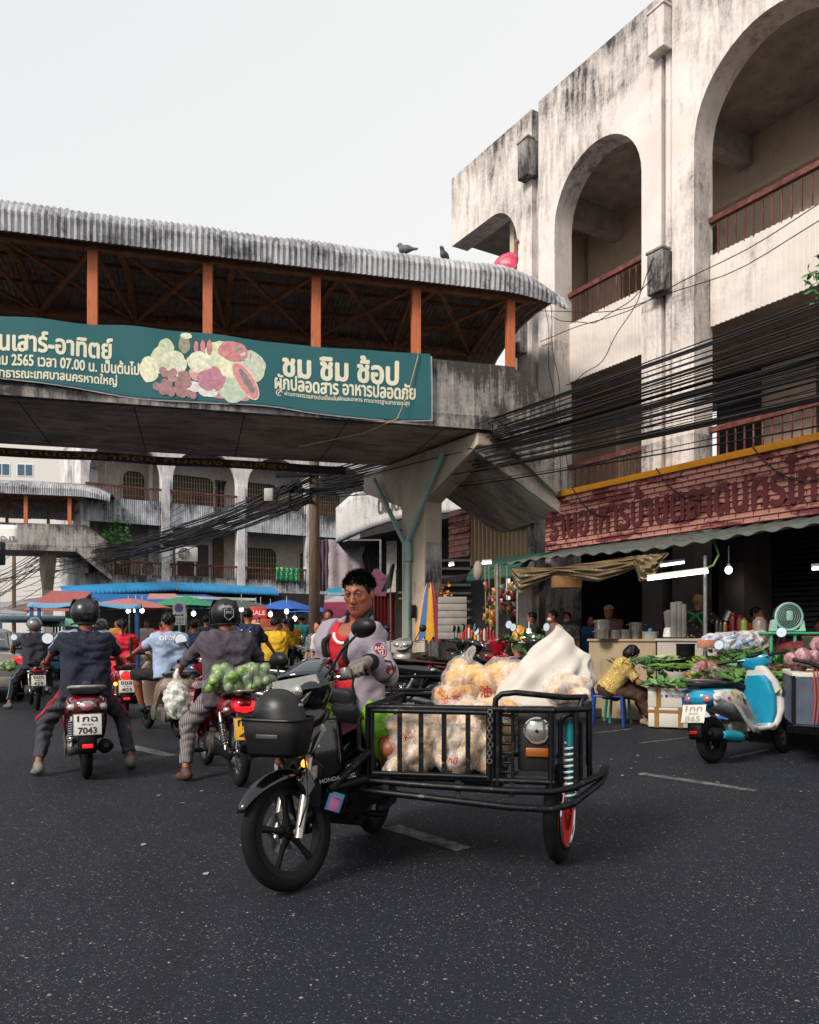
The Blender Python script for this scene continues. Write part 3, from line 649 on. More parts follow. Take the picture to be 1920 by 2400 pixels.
# printed fruit: flat shapes in the print
def pell(cx, cz, rx, rz, c, rot=0, name='printed_fruit', lay=1, n=24, wob=0.0):
    m = MB(); cx = -4.5 + (cx + 4.61) * .85; rx *= .9
    def q(x, y):
        s = cx + x; u = (s + 8.5) / 8.70; zt, zb = ban_top(s), ban_bot(s); v = (cz + y + (zt - 6.06) * .5 - zb) / (zt - zb); return ban(u, v, .002 + .0018 * lay)
    vs = [q(0, 0)]
    for i in range(n):
        a = 2 * pi * i / n; k = 1 + wob * sin(5 * a + cx * 9) + wob * .6 * sin(9 * a); x, y = rx * cos(a) * k, rz * sin(a) * k; vs.append(q(x * cos(rot) - y * sin(rot), x * sin(rot) + y * cos(rot)))
    m.add(vs, [(0, 1 + i, 1 + (i + 1) % n) for i in range(n)]); return m, c
prints = {}
def pr(*a, **k):
    m, c = pell(*a, **k); M0 = prints.setdefault(c, MB()); M0.add(m.v, m.f)
for a in [(-4.25, 5.58, .16, .22, '#c8d0a8'), (-4.15, 5.78, .13, .15, '#b9c79a'), (-4.0, 5.55, .2, .2, '#d9dcc0'), (-3.83, 5.86, .1, .14, '#6b6a3a'), (-3.8, 6.0, .1, .05, '#cfe0b8'), (-3.62, 5.83, .04, .1, '#c0444c'), (-3.5, 5.85, .04, .1, '#c24a55'), (-3.38, 5.84, .05, .12, '#b5323e'),
          (-3.55, 5.6, .22, .17, '#dfe0c4'), (-3.2, 5.72, .26, .24, '#cdd8a5'), (-2.95, 5.82, .26, .16, '#b53a4e'), (-2.9, 5.78, .28, .12, '#3d6b4c'), (-2.93, 5.83, .24, .11, '#c64a60'), (-3.3, 5.45, .12, .1, '#b0282c'), (-3.05, 5.5, .15, .16, '#e0ddb0'), (-2.62, 5.6, .26, .26, '#b9bfa6'), (-3.6, 5.42, .14, .12, '#d39a8a'),
          (-3.35, 5.33, .24, .18, '#a8386a'), (-3.2, 5.3, .16, .16, '#bb4a7c'), (-3.72, 5.2, .18, .1, '#d8d4d4'), (-3.4, 5.16, .18, .1, '#d8d8d6'), (-2.95, 5.2, .24, .2, '#a9c0a0'), (-4.45, 5.42, .16, .2, '#dfe0b4'), (-3.2, 5.1, .14, .05, '#b04a54'), (-3.0, 5.08, .1, .05, '#a83a48'), (-2.75, 5.09, .1, .05, '#b5525c')]:
    pr(*a[:4], a[4], lay=1 + random.random() * 2, wob=.04)
for i in range(34): pr(-4.05 + random.uniform(-.2, .3) + random.uniform(-.1, .1), 5.22 + random.uniform(-.16, .2), .062, .062, random.choice(['#7a2034', '#8a2a40', '#9a3a4e']), lay=3.4 + i * .05)
pr(-2.72, 5.36, .16, .34, '#d9b0a0', rot=.55, lay=4.2); pr(-2.72, 5.36, .135, .31, '#c65560', rot=.55, lay=4.7); pr(-2.70, 5.36, .055, .22, '#1d1614', rot=.55, lay=5.2)
for c, M0 in prints.items(): M0.build('printed_fruit', mat('print_' + c[1:], tuple(.76 * v + .24 * w_ for v, w_ in zip(rgb(c), (.8, .8, .74))), .75, var=.3, vscale=16), bn, smooth=0, fix=False)
m = MB(); m.tube([(-.03, -.1, 6.15), (-.03, -.14, 6.02), (-.2, -.16, 5.4), (-.4, -.16, 4.92), (-.9, .3, 4.75), (-1.9, .9, 4.6)], .008, 5); tag(m.build('rope', mat('hemp_rope', '#b59a6a', .9)), 'thin beige rope tying the banner to an orange post', 'rope').matrix_world = BM
# dark purple banner slung from the rear edge
b2 = thing('rear_banner', 'narrow purple banner hanging along the rear edge of the bridge', 'banner', M=BM)
m = MB(); m.grid(lambda u, v: (-12 + 11.4 * u, 3.46 + .02 * sin(40 * u), 4.68 + .17 * v + .01 * sin(25 * u)), 80, 2); m.build('cloth', mat('purple_banner_cloth', '#463040', .8), b2, smooth=180, solid=.006)
text('ตลาดนัดวันอาทิตย์ กิมหยง สันติสุข', mat('mustard_print', '#a8862e', .8), b2, wpl((-4.6, 3.42, 4.76), (1, 0, 0), (0, 0, 1)), w=5.5, h=.13, bold=.03)
# bridge pier with flared head, drainpipes
pier = thing('bridge_pier', 'beige concrete pier with a flared head under the footbridge', 'pier', M=AM)
p0 = AM.inverted() @ at(994, HY, 15.3); PT, PD = p0.x, p0.y
PIERM = streaked('buff_concrete', (.50, .41, .32), (.05, .045, .045), .36, second=(.40, .33, .26))
m = MB(); m.prism([(PT, 0), (PT + .85, 0), (PT + .85, 3.88), (PT + 2.5, 4.42), (PT + 2.5, 4.84), (PT - 1.75, 4.84), (PT - 1.75, 4.62), (PT, 3.88)], 'y', PD, PD - .42); m.build('shaft', PIERM, pier, smooth=0, bevel=.02)
m = MB(); m.mm((PT - .003, PD - .40, .2), (PT + .003, PD - .03, 3.1)); m.build('mould_face', PLASTER_D, pier, smooth=0)  # darker streaked skin over one narrow side of the shaft
PIPE = mat('blue_green_pipe', '#7f9c99', .5, var=.15, dirt='#4d5f5e', damt=.3)
dp = thing('drainpipe', 'pale blue-green drainpipe forking into two arms up the bridge pier', 'drainpipe', M=AM)
x0, y0 = PT + .46, PD + .09
m = MB(); m.tube([(x0, y0, .05), (x0, y0, 2.85)], .055, 12); m.cyl((x0, y0, 2.75), (x0, y0, 3.12), .085, n=12); m.tube([(x0, y0, 3.1), (x0 - .02, y0, 3.2)], .06, 12); m.build('riser', PIPE, dp)
for dx, dz in ((1.35, 1.55), (-1.3, 1.6)):
    m = MB(); m.tube([(x0 + .02 * np.sign(dx), y0, 3.0 if dx > 0 else 3.15), (x0 + dx, y0 + .03, 3.05 + dz)], .05, 12); m.build('arm', PIPE, dp)
m = MB(); m.rbox((x0 - .2, y0 - .01, 1.75), (.07, .1, .26), .015); tag(m.build('meter_box', BLACKP), 'small black meter box on the pier beside the drainpipe', 'meter').matrix_world = AM
m = MB(); m.prism([(0, 0), (.5, 0), (.5, 3.3), (1.6, 4.4), (1.6, 5.0), (-1.1, 5.0), (-1.1, 4.6), (0, 3.3)], 'y', 0, .4); o = m.build('bridge_pier', PIERM, None, smooth=0); o.matrix_world = frameM(at(125, HY, 35.5).xy.to_3d(), A_X); tag(o, 'concrete pier under the distant footbridge', 'pier')
# ---------------------------------------------------------------- building across the junction
PLB = streaked('bluish_stained_plaster', (.70, .68, .68), (.05, .05, .06), .46, second=(.56, .54, .54))
CORB = streaked('stained_blue_grey_sheet', (.58, .60, .64), (.04, .042, .05), .5, second=(.46, .48, .51), drip=((7.6, .7, .12), (4.1, .5, .14)))
cb = thing('shophouse_row', 'stained pale shophouse row with flared columns, ribbed balconies and lattice windows', 'building', M=CM)
w = MB(); cols = [-3.75, 0, 3.72, 7.45, 11.2, 14.9]
for a, b in zip(cols[:-1], cols[1:]): arch_wall(w, a - .17, b - .173, 12.3, a + .19, b - .35, 8.75, n=16, zb=3.0, y0=.0, th=-.35)
w.build('arcade_wall', PLB, cb, smooth=35)
for c in cols[1:]: w = MB(); w.mm((c - .36, -.14, 0), (c + .02, .10, 8.7)); w.build('column', PLB, cb, smooth=0)
w = MB(); w.mm((-3.9, .36, 3.5), (16, 7, 3.62)); w.mm((-3.9, .36, 6.9), (16, 7, 7.1)); w.mm((-3.9, .36, 10.5), (16, 7, 10.8)); w.build('floor_slab', mat('grey_ceiling', (.28, .26, .25), .9), cb, smooth=0)
w = MB(); w.mm((-3.9, 2.0, 3.62), (16, 2.2, 6.9)); w.mm((-3.9, 2.0, 7.1), (16, 2.2, 10.5)); w.build('back_wall', mat('pale_grey_wall', (.46, .42, .38), .85, dirt=(.25, .22, .2), damt=.25), cb, smooth=0)
w = MB(); w.mm((-3.9, .002, 3.0), (-3.75, 7, 12.3)); w.build('side_wall', PLB, cb, smooth=0)
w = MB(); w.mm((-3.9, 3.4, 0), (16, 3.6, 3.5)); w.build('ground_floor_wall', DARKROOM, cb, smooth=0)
for i, (a, b) in enumerate(zip(cols[:-1], cols[1:])):
    balcony(cb, a + .02, b - .36, -.05, (6.46, 7.58, 8.21), pm=CORB, step=.14, bar=.025, rail=.1); balcony(cb, a + .02, b - .36, -.05, (3.15, 4.08, 4.71), pm=CORB, step=.14, bar=.03, rail=.1)
LATT = mat('dark_lattice', '#24211f', .7); WFR = mat('window_surround', (.42, .39, .36), .8)
def lattice_window(par, u0, u1, z0, z1, y, cream='#8a7d5e'):
    f = MB(); r = .35; pts = []
    for cx, cz, a0 in ((u1 - r, z1 - r, 0), (u0 + r, z1 - r, 90)):
        for k in range(7): a = radians(a0 + 15 * k); pts.append((cx + r * cos(a), cz + r * sin(a)))
    pts += [(u0, z0), (u1, z0)]
    g_ = [((u - (u0 + u1) / 2) * (1 + .24 / (u1 - u0)) + (u0 + u1) / 2, (z - (z0 + z1) / 2) * (1 + .2 / (z1 - z0)) + (z0 + z1) / 2) for u, z in pts]
    f.prism(g_, 'y', y - .06, y); fo = f.build('window', WFR, par, smooth=30)
    p = MB(); p.prism(pts, 'y', y - .075, y - .062); p.build('pane', LATT, fo, smooth=0)
    l = MB(); n = int((u1 - u0) / .14)
    for k in range(1, n):
        u = u0 + (u1 - u0) * k / n; l.mm((u - .02, y - .085, z0), (u + .02, y - .076, z1 - .08))
    for k in range(1, int((z1 - z0) / .3)): l.mm((u0, y - .09, z0 + .3 * k), (u1, y - .0855, z0 + .3 * k + .03))
    l.build('grille', mat('brass_grille', cream, .6), fo, smooth=0)
lattice_window(cb, .5, 2.75, 7.2, 9.35, 2.0); lattice_window(cb, 4.3, 6.3, 7.2, 9.35, 2.0); lattice_window(cb, -1.7, -.7, 7.2, 9.3, 2.0); lattice_window(cb, 8, 10, 7.2, 9.3, 2.0)
lattice_window(cb, 4.3, 6.2, 3.9, 5.9, 2.0, '#6d6654'); lattice_window(cb, 7.6, 8.4, 3.7, 5.9, 2.0, '#332a26'); lattice_window(cb, -2.6, -1.4, 3.7, 5.9, 2.0, '#332a26'); lattice_window(cb, 3.0, 3.35, 7.2, 9.2, 2.0, '#332a26')
w = MB(); w.mm((.95, 1.92, 4.3), (2.5, 2.0, 5.9)); fo = w.build('window', mat('purple_brown_curtain', '#4b3f45', .8), cb, smooth=0)
w = MB()
for b0 in ((.8, .9, 4.3, 5.75), (1.75, 1.85, 4.3, 5.75)): w.mm((b0[0], 1.86, b0[2]), (b0[1], 1.915, b0[3]))
w.mm((.8, 1.86, 5.753), (1.85, 1.915, 5.85)); w.mm((.9, 1.86, 5.0), (1.75, 1.91, 5.05)); w.build('frame', WHITEP, fo, smooth=0)
w = MB(); w.mm((2.75, 1.9, 3.63), (3.3, 1.99, 6.3))
for k in range(9): w.mm((2.78, 1.88, 3.75 + k * .27), (3.27, 1.899, 3.95 + k * .27))
w.build('door', BROWNSH, cb, smooth=0)
def ac(u, y, z, lab, par):
    M = CM @ Matrix.Translation((u, y, z)); o = thing('air_conditioner', lab, 'air conditioner', M=M)
    w = MB(); w.rbox((0, 0, .35), (1.0, .35, .7), .04); w.build('casing', mat('offwhite_metal', '#c9c8c4', .45, var=.1, dirt='#8d8a82', damt=.2), o)
    w = MB(); w.lathe([(.29, 0), (.29, .02)], 28, Matrix.Translation((-.16, -.18, .36)) @ Matrix.Rotation(pi / 2, 4, 'X')); w.build('fan_opening', DARKM, o)
    w = MB()
    for k in range(5): w.torus((-.16, -.206, .36), .06 + .055 * k, .006, 24, 5, axis='y')
    for k in range(8): a = k * pi / 4; w.beam((-.16, -.206, .36), (-.16 + .29 * cos(a), -.206, .36 + .29 * sin(a)), .008)
    w.build('fan_guard', WHITEP, o)
ac(.75, -.35, 4.78, 'off-white air conditioner standing above a balcony rail', cb); ac(-.75, .4, 4.05, 'off-white air conditioner behind the rusty railing, lower one', cb)
w = MB(); w.grid(lambda u, v: (5.35 + 1.3 * u + .05 * v, -.12 - .03 * sin(u * 30), 4.02 + .72 * v), 40, 4)
tag(w.build('sheet', dotted('green_polka', '#1d7a4a', '#d8d6a8', 9, .22), None, 180, fix=False, solid=.01), 'green polka dot cloth hung over the balcony railing', 'cloth').matrix_world = CM
def leafcluster(name, lab, cat, c, R, n, col, size=.1, stem=None):
    o = thing(name, lab, cat, loc=c); w = MB()
    for i in range(n):
        p = V((random.gauss(0, R[0] * .5), random.gauss(0, R[1] * .5), random.gauss(0, R[2] * .5))); a = V((random.gauss(0, 1), random.gauss(0, 1), random.gauss(0, .6))).normalized(); b = a.orthogonal().normalized(); s = size * random.uniform(.6, 1.3)
        w.add([p, p + a * s * .5 + b * s * .35, p + a * s, p + a * s * .5 - b * s * .35], [(0, 1, 2, 3)])
    w.build('foliage', mat('leaf_' + col[1:], col, .55, var=.5, vscale=8), o, smooth=0, fix=False)
    if stem: w = MB(); w.tube(stem, [.03, .015] if len(stem) == 2 else .02, 6); w.build('stem', mat('brown_stem', '#4a3a28', .9), o)
    return o
pl = at(268, 1252, 36.5); leafcluster('balcony_tree', 'small leafy tree growing out of the far balcony', 'tree', pl, (.55, .5, .9), 260, '#4e8a3c', .22, [(0, .3, -2.4), (.05, 0, 0)])
an = thing('antenna', 'thin metal television antenna on a mast at a far balcony', 'antenna', loc=at(248, 1125, 37))
w = MB(); w.cyl((0, 0, -.6), (0, 0, .9), .03, n=6); w.beam((-.7, 0, .55), (.6, .2, .95), .03)
for k in range(7): c_ = V((-.6 + k * .19, .03 * k, .58 + k * .06)); w.beam(c_ + V((-.1, -.3, .12)), c_ + V((.1, .3, -.12)), .015)
w.build('mast', STEEL, an)
# end block of the row turning away on the left
wb = thing('corner_block', 'white arched block end turning away behind the distant footbridge', 'building', M=frameM(at(205, HY, 37).xy.to_3d(), A_X))
w = MB()
arch_wall(w, .0, 3.0, 12.3, .7, 2.3, 9.2, zb=3.4); arch_wall(w, 3.01, 6.0, 12.3, 3.7, 5.3, 9.2, zb=3.4); arch_wall(w, 6.01, 9, 11.5, 6.7, 8.3, 9, zb=3.4); w.mm((0, -.44, 0), (9, -.1, 3.4)); w.build('wall', PLB, wb, smooth=30)
w = MB(); w.mm((0, -3, 0), (9, -2.8, 12)); w.build('back_wall', mat('pale_grey_wall', '#aaa', .8), wb, smooth=0)
w = MB(); w.tube([(1.2, .12, 3), (1.2, .12, 10.6), (1.2, .4, 11)], .09, 8); w.build('downpipe', PIPE, wb)
fw = thing('office_block', 'tall pale far-off office block with a row of small blue windows', 'building', loc=(-52, 78, 0), rz=.15)
w = MB(); w.mm((-16, 0, 0), (17.5, 14, 24)); w.build('wall', mat('pale_cladding', (.62, .60, .57), .8, var=.05), fw, smooth=0)
for k in range(8):
    w = MB(); w.mm((-3 + k * 2.2, -.04, 17.3), (-1.4 + k * 2.2, .02, 18.6)); wi = w.build('window', WHITEP, fw, smooth=0); w = MB(); w.mm((-2.9 + k * 2.2, -.06, 17.4), (-2.25 + k * 2.2, -.043, 18.5)); w.mm((-2.15 + k * 2.2, -.06, 17.4), (-1.5 + k * 2.2, -.043, 18.5)); w.build('pane', mat('blue_pane', '#3f5a70', .15), wi, smooth=0)
# curved sign corner
dn = thing('corner_market_hall', 'curved stained white fascia with raised Thai letters over a dark entrance', 'building', loc=at(870, HY, 30).xy.to_3d())
def curv(u, v, dy=0): 
    a = (-.62 + 1.5 * u); x = -1.33 + 5.2 * u; y = .6 - 2.6 * u + .7 * (u - .3) ** 2 + dy; zb = 4.85 + .95 * (1 - (1 - min(1, u * 1.3)) ** 2) * .9; zt = 6.75 - .1 * u - .55 * max(0, .14 - u) / .14; return V((x, y, zb + (zt - zb) * v))
w = MB(); w.grid(lambda u, v: curv(u, v), 30, 6); w.build('fascia', streaked('stained_fascia', (.55, .54, .53), (.05, .05, .05), .45), dn, smooth=180, solid=.25)
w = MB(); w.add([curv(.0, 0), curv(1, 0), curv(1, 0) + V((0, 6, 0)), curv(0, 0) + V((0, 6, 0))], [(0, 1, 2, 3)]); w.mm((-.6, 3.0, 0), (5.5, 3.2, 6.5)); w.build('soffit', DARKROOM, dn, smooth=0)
w = MB(); w.mm((.55, 1.2, 0), (.95, 1.6, 5)); w.build('column', mat('buff_column', (.42, .37, .32), .85), dn, smooth=0)
text('ตลาดเทศ', mat('grey_letters', '#4d463f', .7), dn, None, w=1.35, h=.6, bold=.02, warp=lambda x, y: curv((.95 + x + 1.33) / 5.2, .55 + (y - .05 * x * 0) / 1.3, -.17), name='letters')
w = MB(); cc = curv(.63, .62, -.17); w.add([cc] + [cc + V((.36 * cos(a), -.16 * cos(a), .42 * sin(a))) for a in np.linspace(0, 2 * pi, 25)[:-1]], [(0, 1 + i, 1 + (i + 1) % 24) for i in range(24)]); w.build('emblem', mat('ochre_emblem', '#c7a058', .7), dn, smooth=0)
w = MB()
for k in range(9): w.mm((1.3, 2.7, 1.6 + k * .34), (4.0, 2.9, 1.6 + k * .34 + .1))
w.build('louvre_shutter', STEEL, dn, smooth=0)
sf = thing('scaffold', 'thin grey metal frame standing beside the pier', 'scaffold', loc=at(892, HY, 27).xy.to_3d())
w = MB()
for x, z1 in ((0, 4.55), (1.0, 3.9)): w.cyl((x, 0, 0), (x, 0, z1), .04, n=6)
w.beam((-1.0, 0, 4.53), (0, 0, 4.53), .05); w.beam((0, 0, 2.7), (1, 0, 2.75), .06); w.beam((0, 0, 2.5), (1, 0, 2.55), .06); w.build('frame', STEEL, sf)
cu = thing('curtain', 'grey sun curtain with purple edges hung from the shophouse balcony', 'curtain', loc=at(745, 1385, 33))
for nm, x0, x1, m_ in (('side_panel', 0, .44, mat('plum_cloth', '#4e3f49', .85, var=.1)), ('middle_panel', .44, 1.97, mat('grey_cloth', '#9a8f94', .85, var=.06)), ('side_panel', 1.97, 2.2, mat('plum_cloth', '#4e3f49', .85))):
    w = MB(); w.grid(lambda u, v: (x0 + (x1 - x0) * u, -.1 * sin(7 * u + 5 * v) * (1 - v) - .05 * sin(u * 16) - .03 * sin(u * 9 + v * 14), 2.15 * v - .02 * sin(u * 5)), 30, 14); w.build(nm, m_, cu, smooth=180, fix=False)
# ---------------------------------------------------------------- market under the shophouses
BLUEA = mat('blue_awning_sheet', '#1f7fb4', .5, var=.2, dirt='#12506f', damt=.3)
def rollawn(name, lab, p0, p1, m_, out=1.0, drop=.42, p=.16):
    p0, p1 = V(p0), V(p1); d = p1 - p0; L = d.length; d.normalize(); n = V((d.y, -d.x, 0)); w = MB(); nu = int(L / (p / 4))
    def fn(u, v):
        a = v * pi * .5; r = .035 * abs(sin(u * L / p * pi)); return p0 + d * (u * L) + n * ((out + r) * sin(a)) + V((0, 0, (drop + r) * (cos(a) - 1)))
    w.grid(fn, nu, 7); return tag(w.build(name, m_, None, smooth=60, solid=.01, fix=False), lab, 'awning')
rollawn('awning', 'long scalloped blue metal awning over the market stalls', at(395, 1364, 33.5), at(628, 1376, 36.5), BLUEA); rollawn('awning', 'weathered blue awning over the market, left one of two', at(135, 1374, 31), at(396, 1362, 33.4), BLUEA)
def plane_thing(name, lab, cat, q, m_, solid=.02):
    w = MB(); w.add([V(p) for p in q], [(0, 1, 2, 3)]); return tag(w.build(name, m_, None, smooth=0, solid=solid), lab, cat)
REDA = mat('faded_red_tarp', '#8e4a48', .75, var=.15); BLUET = mat('blue_tarp', '#1c5d9c', .6, var=.15)
plane_thing('awning', 'sloping faded red awning at the left of the market', 'awning', [at(55, 1430, 27), at(170, 1432, 25), at(215, 1387, 29), at(120, 1385, 30)], REDA)
plane_thing('tarpaulin', 'flat blue tarpaulin stretched under the blue awning', 'tarpaulin', [at(215, 1392, 30.5), at(480, 1394, 32), at(640, 1427, 30), at(215, 1424, 27)], BLUET)
plane_thing('awning', 'grey-pink canvas awning between the red and green umbrellas', 'awning', [at(350, 1392, 29), at(410, 1392, 29), at(430, 1404, 27.5), at(345, 1404, 27.5)], mat('pink_canvas', '#a57a74', .8))
w = MB(); w.beam(at(406, 1399, 29), at(598, 1405, 30), .09); tag(w.build('awning_beam', WHITEP), 'long white beam along the front of the blue awning', 'beam')
def umbrella(px, py, Y, r, hgt, m_, lab, pole=True):
    c = at(px, py, Y); o = thing('market_umbrella', lab, 'umbrella', loc=(c.x, c.y, 0), group='market umbrellas'); w = MB(); n = 8
    vs = [(0, 0, c.z)]
    for j in range(1, 5):
        for i in range(16):
            a = 2 * pi * i / 16; k = j / 4; rr = r * k * (1 if i % 2 == 0 else .955); vs.append((rr * cos(a), rr * sin(a), c.z - hgt * k ** 1.35 - (.0 if i % 2 == 0 else -.03 * k)))
    fs = [(0, 1 + i, 1 + (i + 1) % 16) for i in range(16)] + [(1 + (j - 1) * 16 + i, 1 + j * 16 + i, 1 + j * 16 + (i + 1) % 16, 1 + (j - 1) * 16 + (i + 1) % 16) for j in range(1, 4) for i in range(16)]
    w.add(vs, fs); w.build('canopy', m_, o, smooth=0, fix=False)
    w = MB(); w.cyl((0, 0, 0), (0, 0, c.z + .06), .025, n=8); w.build('pole', STEEL, o); w = MB()
    for i in range(8): a = 2 * pi * i / 8; w.beam((.02 * cos(a), .02 * sin(a), c.z - hgt * .9), (r * .6 * cos(a), r * .6 * sin(a), c.z - hgt * .52), .012)
    w.build('strut', STEEL, o)
umbrella(303, 1402, 25, 1.55, .34, mat('faded_pink_canvas', '#a8625e', .75, var=.1), 'faded pink-red market umbrella over a lit stall'); umbrella(437, 1397, 26, 1.3, .36, mat('green_canvas', '#1d7d55', .7, var=.1), 'bright green market umbrella behind the road sign')
umbrella(566, 1406, 26, 1.35, .33, mat('olive_canvas', '#3d4a42', .75, var=.1), 'dark olive market umbrella behind the helmeted rider'); umbrella(672, 1405, 26, 1.05, .36, mat('blue_canvas', '#1c56a8', .7, var=.1), 'bright blue market umbrella beside the utility pole')
umbrella(730, 1418, 30, .9, .3, mat('blue_canvas', '#1c56a8', .7), 'smaller blue umbrella half hidden behind the utility pole'); umbrella(150, 1448, 24, 1.0, .28, mat('pale_green_canvas', '#6fa890', .7), 'pale green umbrella beyond the silver car')
# market stalls: tables with goods, dark backing
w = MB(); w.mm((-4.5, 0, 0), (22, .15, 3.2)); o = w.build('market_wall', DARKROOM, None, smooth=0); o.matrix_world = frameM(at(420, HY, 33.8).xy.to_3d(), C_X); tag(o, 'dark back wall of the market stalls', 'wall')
GOODS = ['#7d2f2a', '#b08a3a', '#4d6b35', '#8c8a84', '#6a3b55', '#b5683a', '#2f5a78', '#9a9a50', '#a33b36', '#3f7d6a']
def stall(px, Y, wd, lab, n=26):
    c = at(px, HY, Y); o = thing('market_stall', lab, 'stall', loc=(c.x, c.y, 0), rz=.2, group='market stalls'); w = MB(); w.mm((-wd / 2, -.5, .7), (wd / 2, .5, .76))
    for sx in (-1, 1):
        for sy in (-1, 1): w.mm((sx * (wd / 2 - .06) - .025, sy * .42 - .025, 0), (sx * (wd / 2 - .06) + .025, sy * .42 + .025, .7))
    w.build('table', mat('stall_wood', '#5a4636', .8), o, smooth=0)
    w = MB(); w.grid(lambda u, v: (-wd / 2 - .01 + (wd + .02) * u, -.515 - .02 * sin(u * 30), .2 + .565 * v), 30, 2); w.build('skirt', mat(random.choice(['skirt_red', 'skirt_blue', 'skirt_white']), random.choice(['#8a2f30', '#2c5b86', '#9a9a98']), .8), o, smooth=0, fix=False)
    per = {}
    for i in range(n):
        x, y = random.uniform(-wd / 2 + .1, wd / 2 - .1), random.uniform(-.4, .4); r = random.uniform(.05, .12); k = random.choice(GOODS); per.setdefault(k, MB())
        if random.random() < .5: per[k].ell((x, y, .76 + r * .8), (r, r, r * .9), 8, 6)
        else: per[k].box((x, y, .76 + r), (r * 1.5, r * 1.5, r * 2), rz=random.random())
    for k, w in per.items(): tag(w.build('goods', mat('goods_' + k[1:], k, .6), o, smooth=50), kind='stuff')
for px, Y, wd, lab in ((290, 26, 2.4, 'food stall under the faded pink umbrella'), (430, 27, 2.0, 'food stall under the green umbrella'), (545, 27, 1.8, 'snack stall with red signs under the olive umbrella'), (640, 28, 2.0, 'clothes stall under the blue umbrella'), (190, 24, 1.8, 'produce stall under the sloping red awning'), (700, 30, 1.6, 'stall beyond the teal-shirted shopper')): stall(px, Y, wd, lab)
BULB = mat('lit_bulb', '#fff6e6', .5, var=0, emit=8)
def bulb(px, py, Y, lab, r=.07, cord=.5):
    c = at(px, py, Y); o = thing('hanging_bulb', lab, 'lamp', loc=c, group='lit bulbs'); w = MB(); w.ell((0, 0, 0), (r, r, r * 1.15), 12, 8); w.build('bulb', BULB, o); w = MB(); w.cyl((0, 0, r * .9), (0, 0, r * 1.8), r * .45, n=8); w.cyl((0, 0, r * 1.6), (0, 0, cord), .008, n=5); w.build('socket', WHITEP, o)
for i, (px, py) in enumerate(((301, 1432), (318, 1431), (333, 1431), (454, 1438), (566, 1428), (600, 1436), (611, 1435), (634, 1440), (672, 1433), (691, 1450), (390, 1446), (520, 1440))): bulb(px, py, 25.5, 'small white bulb glowing under the market umbrellas')
for px, py, Y, w_, h_, tx, c1, c2, lab in ((627, 1478, 21, .38, .62, 'ลดราคา', '#b3502c', '#e0d4c4', 'tilted orange and white stall sign with red top'), (606, 1440, 24, .5, .45, 'SALE', '#c22a32', '#f2d8d0', 'red square stall sign under the olive umbrella'), (590, 1485, 23, .25, .8, 'ชา', '#d8a080', '#8a2a22', 'narrow upright peach stall sign')):
    o = thing('stall_sign', lab, 'sign', loc=at(px, py, Y), rz=.1); w = MB(); w.rbox((0, 0, 0), (w_, .03, h_), .02); w.build('board', mat('sign_' + c1[1:], c1, .6), o); w = MB(); w.cyl((0, .03, -at(px, py, Y).z), (0, .03, h_ * .4), .02, n=6); w.build('post', STEEL, o)
    text(tx, mat('signtext_' + c2[1:], c2, .6), o, wpl((0, -.02, .05), (1, 0, 0), (0, 0, 1)), w=w_ * .8, bold=.02)
# crimson and pink stall beside the pier
plane_thing('canopy', 'crimson and white stall canopy behind the driver', 'canopy', [at(757, 1440, 19), at(800, 1446, 18), at(845, 1400, 20), at(762, 1396, 20.5)], striped('crimson_white', ['#b01850', '#b01850', '#b01850', '#d8c8cc'], 1.3, 2, .7))
plane_thing('canopy', 'crimson canopy skirt with white lettering behind the driver', 'canopy', [at(770, 1455, 17.5), at(835, 1452, 17), at(845, 1425, 18), at(790, 1430, 18.5)], mat('crimson_cloth', '#b31b4e', .7))
plane_thing('sign_board', 'sky-blue Thai shop banner behind the driver', 'banner', [at(767, 1400, 22), at(802, 1404, 22), at(802, 1376, 22), at(767, 1379, 22)], mat('sky_blue_print', '#3aa0c4', .7))
text('ส้มตำไก่ย่าง', WHITEP, bpy.data.objects['sign_board'], wpl(at(785, 1391, 21.93), (1, 0, 0), (0, 0, 1)), w=.36, bold=.03)
o = thing('stall_tent', 'torn pink stall tent with a red curtain beside the pier', 'tent'); w = MB()
A_ = [at(872, 1368, 19), at(912, 1352, 17.5), at(925, 1330, 17.2), at(868, 1348, 20)]
w.grid(lambda u, v: A_[0].lerp(A_[1], u).lerp(A_[3].lerp(A_[2], u), v) + V((0, 0, -.12 * sin(u * 7 + v * 3) * v)), 16, 6)
B_ = [at(868, 1395, 18), at(905, 1398, 16.8), at(915, 1356, 17), at(868, 1364, 18.5)]; w.grid(lambda u, v: B_[0].lerp(B_[1], u).lerp(B_[3].lerp(B_[2], u), v) + V((0, -.1 * sin(u * 9), 0)), 16, 5)
w.build('roof_cloth', mat('dusty_pink_cloth', '#b0607f', .75, var=.2), o, smooth=180, fix=False)
w = MB(); B_ = [at(872, 1500, 17.8), at(930, 1500, 17), at(930, 1388, 17), at(872, 1392, 17.8)]; w.grid(lambda u, v: B_[0].lerp(B_[1], u).lerp(B_[3].lerp(B_[2], u), v) + V((0, .07 * sin(u * 44) + .03 * sin(u * 91), 0)), 60, 3); w.build('curtain', mat('coral_curtain', '#a8423c', .7, var=.45, vscale=5, stretch=(5, 5, .6)), o, smooth=180, fix=False)
w = MB(); B_ = [at(893, 1388, 16.6), at(918, 1378, 16.3), at(926, 1318, 16.2), at(918, 1325, 16.5)]; w.grid(lambda u, v: B_[0].lerp(B_[1], u).lerp(B_[3].lerp(B_[2], u), v) + V((0, .15 * sin(u * 5 + v * 4), 0)), 10, 10); w.build('green_cloth', mat('dark_green_cloth', '#26453a', .7), o, smooth=180, fix=False)
